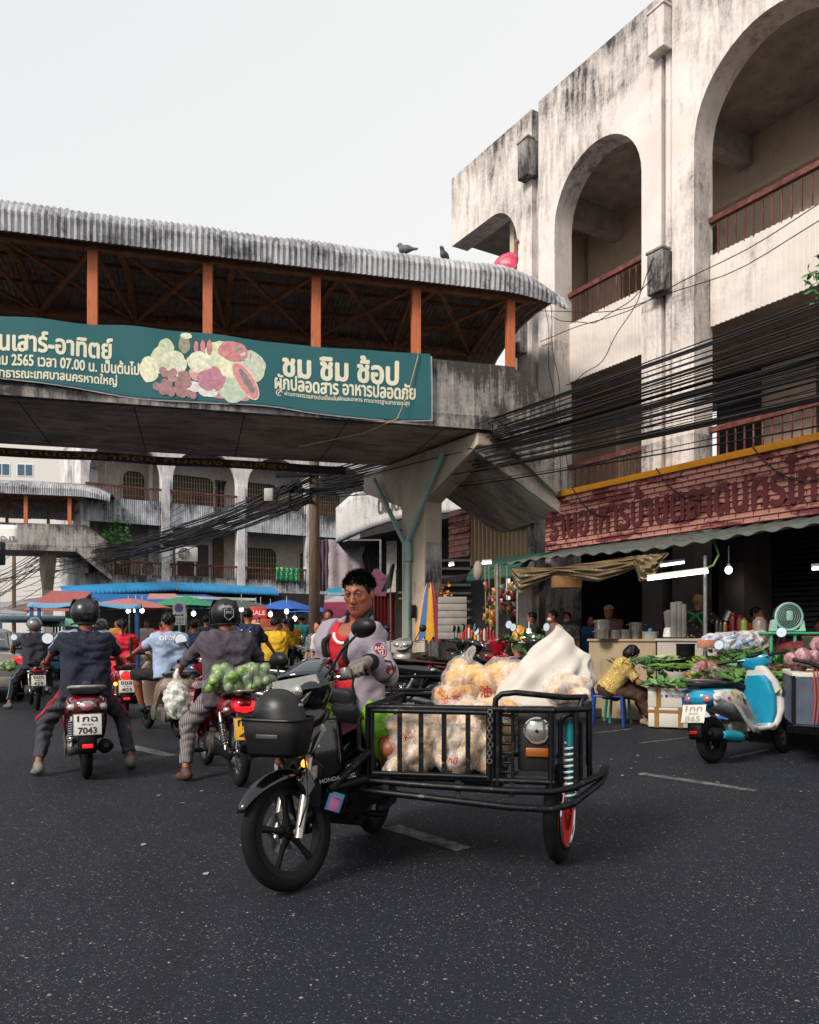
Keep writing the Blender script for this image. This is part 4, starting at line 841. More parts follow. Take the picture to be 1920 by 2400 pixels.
w = MB(); B_ = [at(928, 1500, 16.4), at(934, 1500, 16.4), at(934, 1335, 16.4), at(928, 1335, 16.4)]; w.grid(lambda u, v: B_[0].lerp(B_[1], u).lerp(B_[3].lerp(B_[2], u), v), 2, 2); w.build('edge_strip', mat('dark_green_cloth', '#26453a', .7), o, smooth=0, fix=False, solid=.03)
w = MB(); w.mm((-.012, -.012, 0), (.012, .012, 2.9)); o2 = w.build('pole', STEEL, o); o2.location = at(915, HY, 16.6).xy.to_3d()
# distant roofs on the left
for lab, q, m_ in (('rusty lean-to roof far left beyond the cars', [at(0, 1428, 60), at(105, 1432, 52), at(190, 1398, 56), at(70, 1404, 66)], mat('rusty_roof', '#6b5a54', .8)), ('grey tin roof at the far left edge', [at(-30, 1438, 58), at(60, 1440, 54), at(95, 1412, 60), at(-30, 1412, 66)], mat('tin_roof', '#8a8a8c', .6))): plane_thing('shed_roof', lab, 'roof', q, m_, .1)
tl = thing('traffic_light', 'black traffic light with a green figure at the left edge', 'traffic light', loc=at(0, 1297, 22)); w = MB(); w.rbox((-.06, 0, 0), (.34, .25, .65), .04); w.build('housing', BLACKP, tl); w = MB(); w.mm((-.1, -.135, .1), (.06, -.126, .26)); w.build('lens', mat('green_lens', '#2bd66a', .4, var=0, emit=2), tl); w = MB(); w.cyl((-.06, .02, -4), (-.06, .02, -.3), .05, n=8); w.build('post', DARKM, tl)
o = thing('bridge_notice', 'white notice banner on the distant footbridge', 'banner', loc=at(10, 1255, 31.5)); w = MB(); w.grid(lambda u, v: (-1.6 + 2.15 * u, -.03 * sin(u * 9), -.28 + .8 * v - .12 * u * v), 12, 4); w.build('cloth', WHITEP, o, smooth=180, solid=.01, fix=False); text('COVID-19', mat('dark_ink', '#3a4050', .7), o, wpl((-.15, -.06, -.12), (1, 0, 0), (0, 0, 1)), w=1.2, bold=.01)
# ---------------------------------------------------------------- road sign
o = thing('road_sign', 'white no-parking road sign with a red and blue disc and an arrow', 'sign', loc=at(420, HY, 15.5).xy.to_3d()); zc = at(420, 1437, 15.5).z
w = MB(); w.rbox((0, 0, zc), (.25, .015, .47), .02); w.build('plate', mat('sign_white', '#c9cac8', .5, var=.05), o); w = MB(); w.cyl((0, .025, 0), (0, .025, zc + .2), .025, n=8); w.build('post', STEEL, o)
w = MB(); w.lathe([(.0, 0), (.088, 0)], 28, Matrix.Translation((0, -.011, zc + .1)) @ Matrix.Rotation(pi / 2, 4, 'X'), cap=False); w.build('disc', mat('sign_red', '#a8332f', .5), o, fix=False); w = MB(); w.lathe([(.0, 0), (.07, 0)], 28, Matrix.Translation((0, -.013, zc + .1)) @ Matrix.Rotation(pi / 2, 4, 'X'), cap=False); w.build('disc_centre', mat('sign_blue', '#2f66a5', .5), o, fix=False)
w = MB(); w.beam((-.055, -.0155, zc + .155), (.055, -.0155, zc + .045), .016, .002); w.build('slash', mat('sign_red', '#a8332f', .5), o, smooth=0)
w = MB(); w.prism([(-.1, -.04), (-.06, -.015), (-.06, -.03), (.06, -.03), (.06, -.015), (.1, -.04), (.06, -.065), (.06, -.05), (-.06, -.05), (-.06, -.065)], 'y', -.012, -.009, Matrix.Translation((0, 0, zc))); w.build('arrow', BLACKP, o, smooth=0)
text('เวลา 06.00', BLACKP, o, wpl((0, -.012, zc - .12), (1, 0, 0), (0, 0, 1)), w=.2, h=.06); text('- 18.00 น.', BLACKP, o, wpl((0, -.012, zc - .19), (1, 0, 0), (0, 0, 1)), w=.2, h=.05)
# ---------------------------------------------------------------- utility pole and cables
UP = at(737, HY, 20.0)
WOODP = mat('weathered_pole', (.17, .12, .085), .9, var=.4, vscale=3, stretch=(6, 6, 1))
up = thing('utility_pole', 'brown concrete utility pole carrying a mass of black cables', 'pole', loc=(UP.x, UP.y, 0)); w = MB(); w.tube([(0, 0, 0), (0, 0, 7.2)], [.155, .12], 10); w.build('shaft', WOODP, up)
w = MB(); w.beam((-.95, -.14, 5.3), (.6, -.14, 5.35), .09, .1); w.beam((-.6, -.14, 4.9), (.8, -.14, 4.95), .08, .1); w.build('crossarm', DARKM, up)
for x in (-.62, -.32): w = MB(); w.torus((x + .1, -.2, 4.72), .27, .022, 32, 8, axis='y', sc_=(1, 2)); o = w.build('cable_coil', BLACKP, None, rot=None); o.scale = (.62, 1, 1.15); o.location = (UP.x - (x + .1) * (0) - .17 + x * .4, UP.y, -4.72 * .15); tag(o, 'black coil of spare cable hanging beside the utility pole', 'cable coil', 'cable coils')
w = MB(); w.rbox((-1.12, -.18, 4.8), (.22, .16, .32), .02); w.build('junction_box', mat('grey_box', '#a9a9a4', .5), up)
UP2 = at(33, HY, 58.0); w = MB(); w.tube([(0, 0, 0), (0, 0, 8.5)], [.16, .13], 8); o = w.build('utility_pole', WOODP, None); o.location = (UP2.x, UP2.y, 0); tag(o, 'distant dark utility pole at the far left below the bridge', 'pole')
CABLE = mat('black_cable', '#121114', .55, var=.1); CABLE2 = mat('grey_cable', '#2b2a2e', .6)
def cable(p, q, sag, r, m_=CABLE, n=16, lab='thin black cable in the overhead bundle running past the shopfronts', grp='overhead cables', wig=0.0):
    p, q = V(p), V(q); ph = random.random() * 6; pts = [p.lerp(q, i / n) + V((wig * sin(ph + i * 1.1), 0, -4 * sag * (i / n) * (1 - i / n) + wig * cos(ph * 2 + i * .9))) for i in range(n + 1)]; w = MB(); w.tube(pts, r, 5, cap=False); return tag(w.build('cable', m_, None, 180), lab, 'cable', grp)
random.seed(11)
for i in range(66):
    f = random.betavariate(2.2, 2.0) if i > 14 else random.random(); off = random.gauss(0, .16)
    zr = 3.72 + 1.55 * f; zp = 4.62 + .82 * (f * .8 + .2 * random.random())
    cable((7.6 + off, 4.4 + off * .6, zr - .08), (UP.x + .25 + off * .9, UP.y - .15, zp), random.uniform(.08, .38), random.choice((.007, .009, .012, .016)), wig=.012)
for i in range(46):
    f = random.random(); cable((UP.x - .05, UP.y - .15 + random.gauss(0, .15), 4.6 + .85 * f), (-18.6 + random.gauss(0, .5), 41, 4.6 + 1.5 * random.random()), random.uniform(.25, .9), random.choice((.011, .014, .02)), lab='thin black cable strung across the junction to the far left', grp='cables over the junction', wig=.03)
for i in range(22): cable((-18.6 + random.gauss(0, .5), 41, 4.6 + 1.5 * random.random()), (UP2.x - 12, UP2.y + 14, 3.0 + 4.4 * random.random()), random.uniform(.2, 1.2), .02, lab='thin dark cable sagging at the far left below the bridge', grp='far cables')
for i in range(10): cable((-26 + i * .5, 50, 3.0 + i * .35), (-10.5, 36.5, 4.6 + .3 * i), random.uniform(.2, .6), .012, CABLE2, lab='loose thin wire in front of the shophouse balconies', grp='loose wires')
for pa, pb, sg_ in (((4.1, -.1 + .2, 7.3), (-2.3, .15, 7.35), .25), ((4.1, .1, 7.9), (-2.3, .15, 7.1), .5), ((3.6, .15, 7.6), (1.0, .2, 7.4), .4), ((3.9, .12, 5.6), (1.2, .15, 5.2), .3), ((3.85, .1, 8.3), (3.2, .1, 3.95), -.1), ((3.9, .1, 7.9), (3.4, .12, 4.2), .12), ((1.0, .2, 7.7), (3.3, .12, 6.2), .5)):
    cable(AM @ V(pa), AM @ V(pb), sg_, .008, lab='thin loose wire drooping across the arcade front', grp='loose front wires', wig=.03)
for t in (-1.4, .3, 2.2): cable(AM @ V((t, .96, 3.92)), AM @ V((t - 1.0, .97, 3.3)), .2, .01, lab='thin dark wire looping over the red fascia', grp='fascia wires')
# birds, dish, sprig
def pigeon(px, py, Y, lab, rz):
    c = at(px, py, Y)
    def f(P): return smin(smin(s_ell(P, (0, 0, .10), (.065, .12, .075)), s_ell(P, (0, .10, .19), (.035, .045, .04)), .05), s_cone(P, (0, -.08, .09), (0, -.22, .07), .035, .02), .03)
    o = thing('pigeon', lab, 'bird', loc=c, rz=rz); net_obj('body', f, (-.09, -.26, 0), (.09, .16, .25), .014, mat('pigeon_feather', '#55565c', .7, var=.5, vscale=14), o); w = MB(); w.cyl((0, .14, .19), (0, .175, .18), .01, .003, n=6); w.build('beak', BLACKP, o); w = MB()
    for s in (-.025, .025): w.cyl((s, 0, -.02), (s, 0, .05), .007, n=5)
    w.build('leg', mat('bird_leg', '#8a4a48', .7), o)
pigeon(950, 598, 13.6, 'pigeon perched on the bridge roof ridge, left one', 1.2); pigeon(1042, 612, 13.9, 'pigeon perched on the bridge roof, right one nearer the arcade', 2.6)
sd_ = thing('satellite_dish', 'crimson satellite dish on the arcade corner above the bridge roof', 'satellite dish', loc=at(1185, 618, 15.6)); w = MB(); w.lathe([(.0, -.07), (.12, -.06), (.22, -.03), (.27, 0)], 28, Matrix.Rotation(-.5, 4, 'Z') @ Matrix.Rotation(1.25, 4, 'X'), cap=False); w.build('dish', mat('crimson_dish', '#b3224e', .45), sd_, solid=.008, fix=False); w = MB(); w.tube([(.05, -.0, -.3), (.2, -.1, -.1), (.22, -.18, .35)], .018, 6); w.build('arm', mat('crimson_dish', '#b3224e', .45), sd_); w = MB(); w.cyl((.22, -.18, .33), (.2, -.12, .4), .035, n=8); w.build('receiver', STEEL, sd_)
text('GMM', WHITEP, sd_, wpl((-.02, -.07, .0), (1, .3, 0), (0, .3, 1)), w=.2)
leafcluster('sprig', 'green leafy sprig hanging at the right edge of the arcade', 'plant', at(1915, 655, 10.6), (.12, .12, .28), 40, '#3f7a34', .15, [(.02, 0, .3), (.2, 0, .5)])
leafcluster('weed', 'small dark weed growing on the bridge stair soffit', 'plant', at(1256, 1140, 14.6), (.25, .15, .12), 40, '#34502c', .08)
# ---------------------------------------------------------------- people
def lerp(a, b, t): return V(a) + (V(b) - V(a)) * t
class SDF:
    """list of shapes evaluated only where they matter"""
    def __init__(s): s.p = []
    def cone(s, a, b, r1, r2=None, k=.03, flat=False, op='u', sc=None):
        r2 = r1 if r2 is None else r2; a, b = V(a), V(b); m = max(r1, r2) + k + .03
        lo = [min(a[i], b[i]) - m for i in range(3)]; hi = [max(a[i], b[i]) + m for i in range(3)]
        if flat:
            n = (b - a).normalized(); f = lambda P: np.maximum(s_cone(P, a, b + n * .001, r1, r2), s_plane(P, b, n))
        else: f = lambda P: s_cone(P, a, b, r1, r2)
        s.p.append((f, lo, hi, k, op)); return s
    def ell(s, c, r, k=.03, R=None, op='u'):
        m = max(r) + k + .03; lo = [c[i] - m for i in range(3)]; hi = [c[i] + m for i in range(3)]
        s.p.append((lambda P: s_ell(P, c, r, R), lo, hi, k, op)); return s
    def box(s, c, d, r=.01, k=.02, R=None, op='u'):
        m = V(d).length / 2 + k + .03; s.p.append((lambda P: s_box(P, c, d, r, R), [c[i] - m for i in range(3)], [c[i] + m for i in range(3)], k, op)); return s
    def cut(s, p, n, k=.005): s.p.append((lambda P: s_plane(P, p, n), None, None, k, 'i')); return s
    def fn(s, f, k=.01, op='u'): s.p.append((f, None, None, k, op)); return s
    def wr(s, amp, fr=(38, 21, 17), ph=0.0):
        f = lambda P: amp * (np.sin(P[0] * fr[0] + 2.3 * np.sin(P[2] * fr[2] * .7 + ph) + ph) * .6 + np.sin(P[1] * fr[1] + P[2] * fr[2] + 1.7 * np.sin(P[0] * fr[0] * .55) + ph * 2))
        s.p.append((f, None, None, 0, 'a')); return s
    def __call__(s, P):
        D = np.ones(P[0].shape, np.float32); ax = (P[0][:, 0, 0], P[1][0, :, 0], P[2][0, 0, :])
        for f, lo, hi, k, op in s.p:
            if lo is None: sl = (slice(None),) * 3
            else:
                sl = tuple(slice(max(0, np.searchsorted(ax[i], lo[i]) - 1), np.searchsorted(ax[i], hi[i]) + 1) for i in range(3))
                if any(q.stop - q.start < 1 for q in sl): continue
            Q = [p[sl] for p in P]; v = f(Q).astype(np.float32); d = D[sl]
            D[sl] = smin(d, v, max(k, 1e-4)) if op == 'u' else smax(d, v, max(k, 1e-4)) if op == 'i' else smax(d, -v, max(k, 1e-4)) if op == 's' else d + v
        return D
    def bounds(s):
        lo = [min(p[1][i] for p in s.p if p[1] is not None and p[4] == 'u') for i in range(3)]; hi = [max(p[2][i] for p in s.p if p[1] is not None and p[4] == 'u') for i in range(3)]; return lo, hi
    def build(s, name, h, mats, parent=None, relax=1, **kw):
        lo, hi = s.bounds(); return net_obj(name, s, lo, hi, h, mats, parent, relax, **kw)
def ik(a, b, l1, l2, pole):
    a, b = V(a), V(b); d = b - a; L = min(d.length, (l1 + l2) * .998); u = d.normalized(); x = (l1 * l1 - l2 * l2 + L * L) / (2 * L); h = sqrt(max(0, l1 * l1 - x * x))
    p = V(pole); p = p - u * p.dot(u); p = p.normalized() if p.length > 1e-5 else u.orthogonal().normalized(); return a + u * x + p * h, a + u * L
def pose(pel=(0, 0, .93), lean=0.05, twist=0.0, side=0.0, hands=None, feet=None, head=(0, 0), S=1.0, elbow=None, knee=None, sh=.185, hipw=.09, torso=.50, roll=0.0):
    """joints in the person's own frame: x right, y forward, z up.  hands/feet: (left, right)"""
    J = {}; pel = V(pel); up = V((sin(side), sin(lean), cos(lean) * cos(side))).normalized(); J['pel'] = pel; J['up'] = up
    rt = V((cos(twist), sin(twist), -roll)); rt = (rt - up * rt.dot(up)).normalized(); J['rt'] = rt; J['fw'] = up.cross(rt) * 1
    J['neck'] = pel + up * torso * S; J['chest'] = pel + up * .34 * S; J['waist'] = pel + up * .14 * S
    hy, hp = head; fd = Matrix.Rotation(hy, 3, 'Z') @ V((0, cos(hp), -sin(hp))); J['fd'] = fd.normalized()
    J['head'] = J['neck'] + V((up.x * .5, up.y * .6 + .02, 1)).normalized() * .165 * S + fd * .022
    for i, sg in ((0, -1), (1, 1)):
        n = 'LR'[i]; J['s' + n] = pel + up * (torso - .055) * S + rt * sg * sh * S; J['h' + n] = pel + V((cos(twist * .3), sin(twist * .3), 0)) * sg * hipw * S
        hd = hands[i] if hands else J['s' + n] + V((sg * .06, .08, -.52)); el = (elbow[i] if elbow else (sg * .55, -.6, -.6)); J['e' + n], J['w' + n] = ik(J['s' + n], hd, .285 * S, .255 * S, el)
        ft = feet[i] if feet else V((sg * .1, 0, .09)); kn = (knee[i] if knee else (sg * .2, 1, .3)); J['k' + n], J['a' + n] = ik(J['h' + n], ft, .43 * S, .42 * S, kn)
    J['S'] = S; return J
def torso_sdf(J, e=0.0, f=1.0, hem=None, belly=0.0):
    q = SDF(); S = J['S']; rt, up, fw = J['rt'], J['up'], J['fw']; k = .06
    q.cone(J['sL'] - up * .005, J['sR'] - up * .005, .062 * S + e, k=k); c = J['chest']
    q.cone(c - rt * .075 * S * f, c + rt * .075 * S * f, .108 * S * f + e, k=k); c2 = J['chest'] + up * .07 * S; q.cone(c2 - rt * .1 * S * f, c2 + rt * .1 * S * f, .092 * S * f + e, k=k)
    w = J['waist'] + fw * belly * .5; q.cone(w - rt * .06 * S * f, w + rt * .06 * S * f, .102 * S * f + e + belly * .5, k=k)
    p = J['pel'] + up * .01; q.cone(p - rt * .07 * S * f, p + rt * .07 * S * f, .112 * S * f + e, k=k); return q
def add_hand(q, w, el, S, curl=.9, sg=1, pn=None, r=.0105, grip=None, e=0.0):
    """palm, four separate fingers and a thumb; pn = palm normal, fingers bend towards it"""
    d = (w - el).normalized(); pn = V(pn) if pn is not None else V((0, 0, -1)); pn = (pn - d * pn.dot(d)).normalized(); sd = d.cross(pn) * sg   # sd points to the thumb side
    q.cone(w - d * .01, w + d * .05 * S, .026 * S + e, .03 * S + e, k=.015); q.ell(w + d * .055 * S, (.036 * S + e,) * 3, .02)
    for i, (o, L) in enumerate(((.028, .075), (.010, .085), (-.009, .078), (-.027, .06))):
        a = w + d * .075 * S + sd * o * S; a1 = a + (d * cos(curl * .5) + pn * sin(curl * .5)) * L * .42 * S; a2 = a1 + (d * cos(curl * 1.3) + pn * sin(curl * 1.3)) * L * .33 * S; a3 = a2 + (d * cos(curl * 2.0) + pn * sin(curl * 2.0)) * L * .28 * S; rr = r * S + e
        q.cone(a - d * .02, a1, rr * 1.08, rr, k=.006); q.cone(a1, a2, rr, rr * .95, k=.004); q.cone(a2, a3, rr * .95, rr * .85, k=.004)
    a = w + d * .03 * S + sd * .025 * S; b = a + (d * .6 + sd * .6 + pn * .35).normalized() * .042 * S; c = b + (d * .85 + pn * .5).normalized() * .034 * S; q.cone(a, b, r * 1.25 * S + e, r * 1.1 * S + e, k=.01); q.cone(b, c, r * 1.1 * S + e, r * .95 * S + e, k=.004)
def head_sdf(q, J, S, det=0):
    H, fd = J['head'], J['fd']; z = V((0, 0, 1)); r = fd.cross(z).normalized(); u = r.cross(fd).normalized(); R = Matrix((r, fd, u)).transposed()
    P = lambda x, y, zz: H + (r * x + fd * y + u * zz) * S
    q.ell(P(0, -.012, .03), (.076 * S, .094 * S, .088 * S), .02, R); q.ell(P(0, .018, -.03), (.062 * S, .072 * S, .085 * S), .03, R); q.ell(P(0, .045, -.082), (.034 * S, .034 * S, .03 * S), .035, R)
    q.cone(P(-.05, -.005, -.055), P(0, .055, -.09), .022 * S, .018 * S, k=.035); q.cone(P(.05, -.005, -.055), P(0, .055, -.09), .022 * S, .018 * S, k=.035)
    if det:
        q.cone(P(0, .088, .018), P(0, .103, -.024), .0085 * S, .0125 * S, k=.012); q.ell(P(0, .101, -.03), (.018 * S, .013 * S, .011 * S), .008, R)
        for s in (-1, 1):
            q.ell(P(s * .034, .094, .014), (.021 * S, .012 * S, .0115 * S), .012, R, op='s'); q.cone(P(s * .014, .091, .030), P(s * .052, .078, .031), .0085 * S, .007 * S, k=.012)
            q.ell(P(s * .046, .066, -.012), (.02 * S, .014 * S, .016 * S), .02, R); q.ell(P(s * .012, .099, -.033), (.009 * S, .009 * S, .007 * S), .006, R)
            q.ell(P(s * .034, .0835, .0135), (.0165 * S, .0135 * S, .0115 * S), .004, R)
        q.cone(P(-.018, .090, -.056), P(.018, .090, -.056), .0065 * S, k=.006); q.cone(P(-.016, .0885, -.0675), P(.016, .0885, -.0675), .0075 * S, k=.006); q.cone(P(-.022, .0975, -.0615), P(.022, .0975, -.0615), .0022 * S, k=.004, op='s')
    else:
        q.cone(P(0, .084, .015), P(0, .1, -.025), .009 * S, .014 * S, k=.015)
        for s in (-1, 1): q.ell(P(s * .033, .096, .012), (.02 * S, .014 * S, .011 * S), .014, R, op='s')
        q.cone(P(-.017, .086, -.06), P(.017, .086, -.06), .009 * S, k=.01)
    for s in (-1, 1): q.ell(P(s * .079, -.006, -.002), (.011 * S, .02 * S, .032 * S), .008, R)
    return P, R, r, u
def folds(amp):
    def f(P):      # soft creases: ridged waves bent by slower ones
        a = P[2] * 33 + 2.6 * np.sin(P[0] * 9 + 1) + 2.2 * np.sin(P[1] * 12 + P[2] * 5); b = (P[0] * .8 + P[1]) * 44 - P[2] * 25 + 2.4 * np.sin(P[2] * 9 + P[0] * 7); return amp * 1.5 * (1 - 1.7 * np.abs(np.sin(a)) * (.5 + .5 * np.sin(P[2] * 6 + P[0] * 5)) + .9 * np.sin(b) * np.abs(np.sin(P[2] * 7 + 1)))
    return f
def person(label, M, J, skin=SKIN, h=.014, shirt=None, sleeve=.45, trousers=None, leg=1.0, shoes=None, hair=True, hairm=None, det=0, f=1.0, belly=0.0, group=None, helmet=None, barefoot=False, footdir=None, ponytail=False, mask=None, collar=None, hem=-.07, fitE=.016, curl=(1.0, 1.0), palm=(None, None), cuff=None, gloves=None, longhair=False, bob=False, cap=None, tr_e=.014, socks=None, name='person'):
    o = thing(name, label, 'person', M=M, group=group); S = J['S']; up, rt = J['up'], J['rt']
    b = torso_sdf(J, -.004, f, belly=belly); b.cone(J['neck'] - up * .03, J['head'] - V((0, 0, .05)) - J['fd'] * .02, .052 * S, .048 * S, k=.03)
    for i, n in enumerate('LR'):
        sg = -1 if i == 0 else 1; b.cone(J['s' + n], J['e' + n], .048 * S * f, .038 * S, k=.03); b.cone(J['e' + n], J['w' + n], .039 * S, .026 * S, k=.02)
        b.cone(J['h' + n], J['k' + n], .078 * S * f, .053 * S, k=.035); cm = lerp(J['k' + n], J['a' + n], .3); b.cone(J['k' + n], cm, .05 * S, .054 * S, k=.02); b.cone(cm, J['a' + n], .054 * S, .034 * S, k=.02)
        if gloves is None or gloves[i] is None: add_hand(b, J['w' + n], J['e' + n], S, curl[i], -sg, palm[i], r=max(.0105, h * .75))
        fdv = V(footdir[i] if footdir else (0, 1, -.05)).normalized()
        if shoes is None or barefoot: b.cone(J['a' + n] + V((0, 0, -.02)) - fdv * .03, J['a' + n] + fdv * .15 * S + V((0, 0, -.055)), .034 * S, .024 * S, k=.02)
    P, R, r, u = head_sdf(SDF() if det else b, J, S, 0); fd_ = J['fd']
    if det:      # finer skin for the head, merged into the same body mesh
        lo, hi = b.bounds(); vv, Q = net(b, lo, hi, h); hb = SDF(); P, R, r, u = head_sdf(hb, J, S, 1); hb.cone(J['neck'] - up * .0, J['head'] - V((0, 0, .05)) - J['fd'] * .02, .052 * S, .048 * S, k=.03)
        lo, hi = hb.bounds(); v2, Q2 = net(hb, lo, hi, .0042, relax=1)
        me = bpy.data.meshes.new('body'); me.from_pydata([tuple(v) for v in np.vstack([vv, v2])], [], [tuple(x) for x in np.vstack([Q, Q2 + len(vv)])]); obj('body', me, skin, o, 180)
    else: b.build('body', h, skin, o)
    if hair:
        q = SDF(); q.ell(P(0, -.018, .038), (.086 * S, .099 * S, .09 * S), .01, R); q.p.append((lambda Q, c=P(0, .085, -.05): s_ell(Q, c, (.09 * S, .08 * S, (.145 if det else .125) * S), R), None, None, .012, 's'))
        q.cut(P(0, -.06, -.075), tuple(-u), .01)
        if not det: q.p.append((lambda Q: .006 * np.sin(Q[0] * 130 + 3 * np.sin(Q[2] * 60)) + .006 * np.sin(Q[1] * 120 + 2 * np.sin(Q[0] * 70)) , None, None, 0, 'a'))
        if ponytail: q.cone(P(0, -.1, .02), P(0, -.135, -.14), .028, .014, k=.02)
        if bob: q.ell(P(0, -.03, -.02), (.092 * S, .095 * S, .10 * S), .02, R); q.p.append((lambda Q, c=P(0, .10, -.06): s_ell(Q, c, (.088 * S, .08 * S, .12 * S), R), None, None, .012, 's'))
        if longhair: q.cone(P(0, -.05, .0), P(0, -.09, -.22), .08, .06, k=.03); 
        if det:
            w = MB(); rd = random.Random(3)
            for i in range(2200):
                a, t = rd.uniform(0, 2 * pi), rd.uniform(-.15, 1); cz = sqrt(max(0, 1 - t * t)); d = V((cos(a) * cz, sin(a) * cz, t))
                if (d.y > .45 and t < .26) or (d.y > -.05 and t < -.05): continue
                p = P(d.x * .084, -.018 + d.y * .097, .038 + d.z * .088); g_ = (r * d.x + fd_ * (d.y + .55) + u * (d.z + .7 + .3 * rd.random())).normalized() * rd.uniform(.018, .034); s_ = g_.orthogonal().normalized() * .0028; s2 = g_.cross(s_).normalized() * .0028; w.add([p + s_, p - s_ * .5 + s2, p - s_ * .5 - s2, p + g_], [(0, 1, 3), (1, 2, 3), (2, 0, 3)])
            w.build('hair_tuft', HAIR, o, 0, fix=False)
        q.build('hair', .0055 if det else max(.009, h * .75), hairm or HAIR, o, relax=0 if det else 1)
    if helmet: make_helmet(o, P, R, r, u, J['fd'], S, **helmet)
    if cap: q = SDF(); q.ell(P(0, -.015, .04), (.09 * S, .105 * S, .085 * S), .01, R); q.cut(P(0, 0, .03), tuple(-u), .004); q.ell(P(0, .11, .04), (.07 * S, .07 * S, .008), .01, R); q.build('cap', .01, cap, o)
    if mask: q = SDF(); q.ell(P(0, .038, -.05), (.062 * S, .07 * S, .05 * S), .01, R); q.cut(P(0, .035, 0), tuple(-J['fd']), .003); q.build('face_mask', min(.009, h), mask, o)
    if not helmet or det:
        if det:
            q = MB()
            for s in (-1, 1):
                q.mat(0).ell(P(s * .034, .0815, .0135), (.0145 * S,) * 3, 14, 10); 
            q.build('eye', mat('eye_white', '#b8aea4', .25, var=0), o); q = MB()
            for s in (-1, 1): c = P(s * .034, .0815, .0135); dv = (J['fd'] + r * -.12 + V((0, 0, -.12))).normalized(); q.ell(c + dv * .0085 * S, (.0075 * S,) * 3, 12, 8)
            q.build('iris', mat('dark_iris', '#120b08', .1, var=0), o); q = MB()
            for s in (-1, 1): q.tube([P(s * .012, .0985, .029), P(s * .032, .094, .0385), P(s * .058, .077, .033)], [.0028, .0036, .002], 8)
            q.build('eyebrow', HAIR, o); q = MB()
            for s in (-1, 1): q.tube([P(s * .019, .0925, .018), P(s * .034, .0975, .0215), P(s * .05, .087, .017)], [.002, .003, .002], 6)
            q.build('eyelid', mat('lid_skin', '#4a281b', .5), o); q = MB()
            q.tube([P(-.024, .0925, -.061), P(-.008, .0985, -.0572), P(0, .099, -.0585), P(.008, .0985, -.0572), P(.024, .0925, -.061)], [.001, .003, .003, .003, .001], 8); q.tube([P(-.022, .0915, -.0635), P(0, .0965, -.0685), P(.022, .0915, -.0635)], [.001, .004, .001], 8); q.build('lips', mat('lip_skin', '#5a2e27', .6, spec=.2), o)
    if shirt is not None:
        q = torso_sdf(J, fitE, f, belly=belly)
        for i, n in enumerate('LR'):
            sg = 1 if i else -1
            if sleeve > 0:
                e1 = lerp(J['s' + n], J['e' + n], min(1, sleeve * 2)); q.cone(J['s' + n] - rt * sg * .02, e1, .058 * S * f + fitE * .6, (.056 if sleeve < .5 else .047) * S * f + fitE * .6, k=.03, flat=sleeve <= .5)
                if sleeve > .5: q.cone(J['e' + n], lerp(J['e' + n], J['w' + n], sleeve * 2 - 1), .047 * S + fitE * .6, .036 * S + fitE * .5, k=.02, flat=True)
        for sg in (-1, 1): q.cone(J['chest'] + rt * sg * .08 * S * f, J['pel'] + rt * sg * .085 * S * f - up * .1, .103 * S * f + fitE, .108 * S * f + fitE, k=.03)
        nb = J['neck']; q.cone(nb - up * .06, nb + up * .015, .085 * S, .062 * S, k=.03, flat=True); q.cut(J['pel'] + up * hem, tuple(-up), .004); q.p.append((folds(.0065), None, None, 0, 'a'))
        sh = q.build('shirt', h, shirt, o); o['_s'] = sh.name
        if collar: q = MB(); q.torus(nb + up * .012, .062 * S, .009, 20, 8, axis='z'); q.build('collar', collar, o)
    if trousers is not None:
        q = SDF(); p = J['pel']; q.cone(p - rt * .07 * S * f, p + rt * .07 * S * f, .118 * S * f + tr_e * .5, k=.05); q.cone(p + up * .06 - rt * .065 * S * f, p + up * .06 + rt * .065 * S * f, .108 * S * f + tr_e * .5, k=.05)
        for i, n in enumerate('LR'):
            if leg <= .5: q.cone(J['h' + n], lerp(J['h' + n], J['k' + n], leg * 2), .086 * S * f + tr_e, .078 * S + tr_e, k=.04, flat=True)
            else: q.cone(J['h' + n], J['k' + n], .086 * S * f + tr_e, .06 * S + tr_e, k=.04); q.cone(J['k' + n], lerp(J['k' + n], J['a' + n], leg * 2 - 1), .06 * S + tr_e, .048 * S + tr_e, k=.03, flat=True)
        q.cut(p + up * .10, (0, -.1, 1), .004); q.p.append((folds(.007), None, None, 0, 'a')); tr_ = q.build('trousers' if leg > .6 else 'shorts', h, trousers, o); o['_t'] = tr_.name
    if shoes is not None:
        for i, n in enumerate('LR'):
            fdv = V(footdir[i] if footdir else (0, 1, -.05)).normalized(); a = J['a' + n]; q = SDF(); q.cone(a + V((0, 0, -.035)) - fdv * .05, a + fdv * .15 * S + V((0, 0, -.055)), .042 * S, .034 * S, k=.02); q.cone(a + V((0, 0, -.0)), a + V((0, 0, -.04)), .045, .045, k=.02); q.cut(a + V((0, 0, -.09)), (fdv.x * 0, 0, -1) if abs(fdv.z) < .3 else tuple(-(V((0, 0, 1)) - fdv * fdv.z).normalized()), .006); so = q.build('shoe', min(.01, h), shoes, o)
    return o
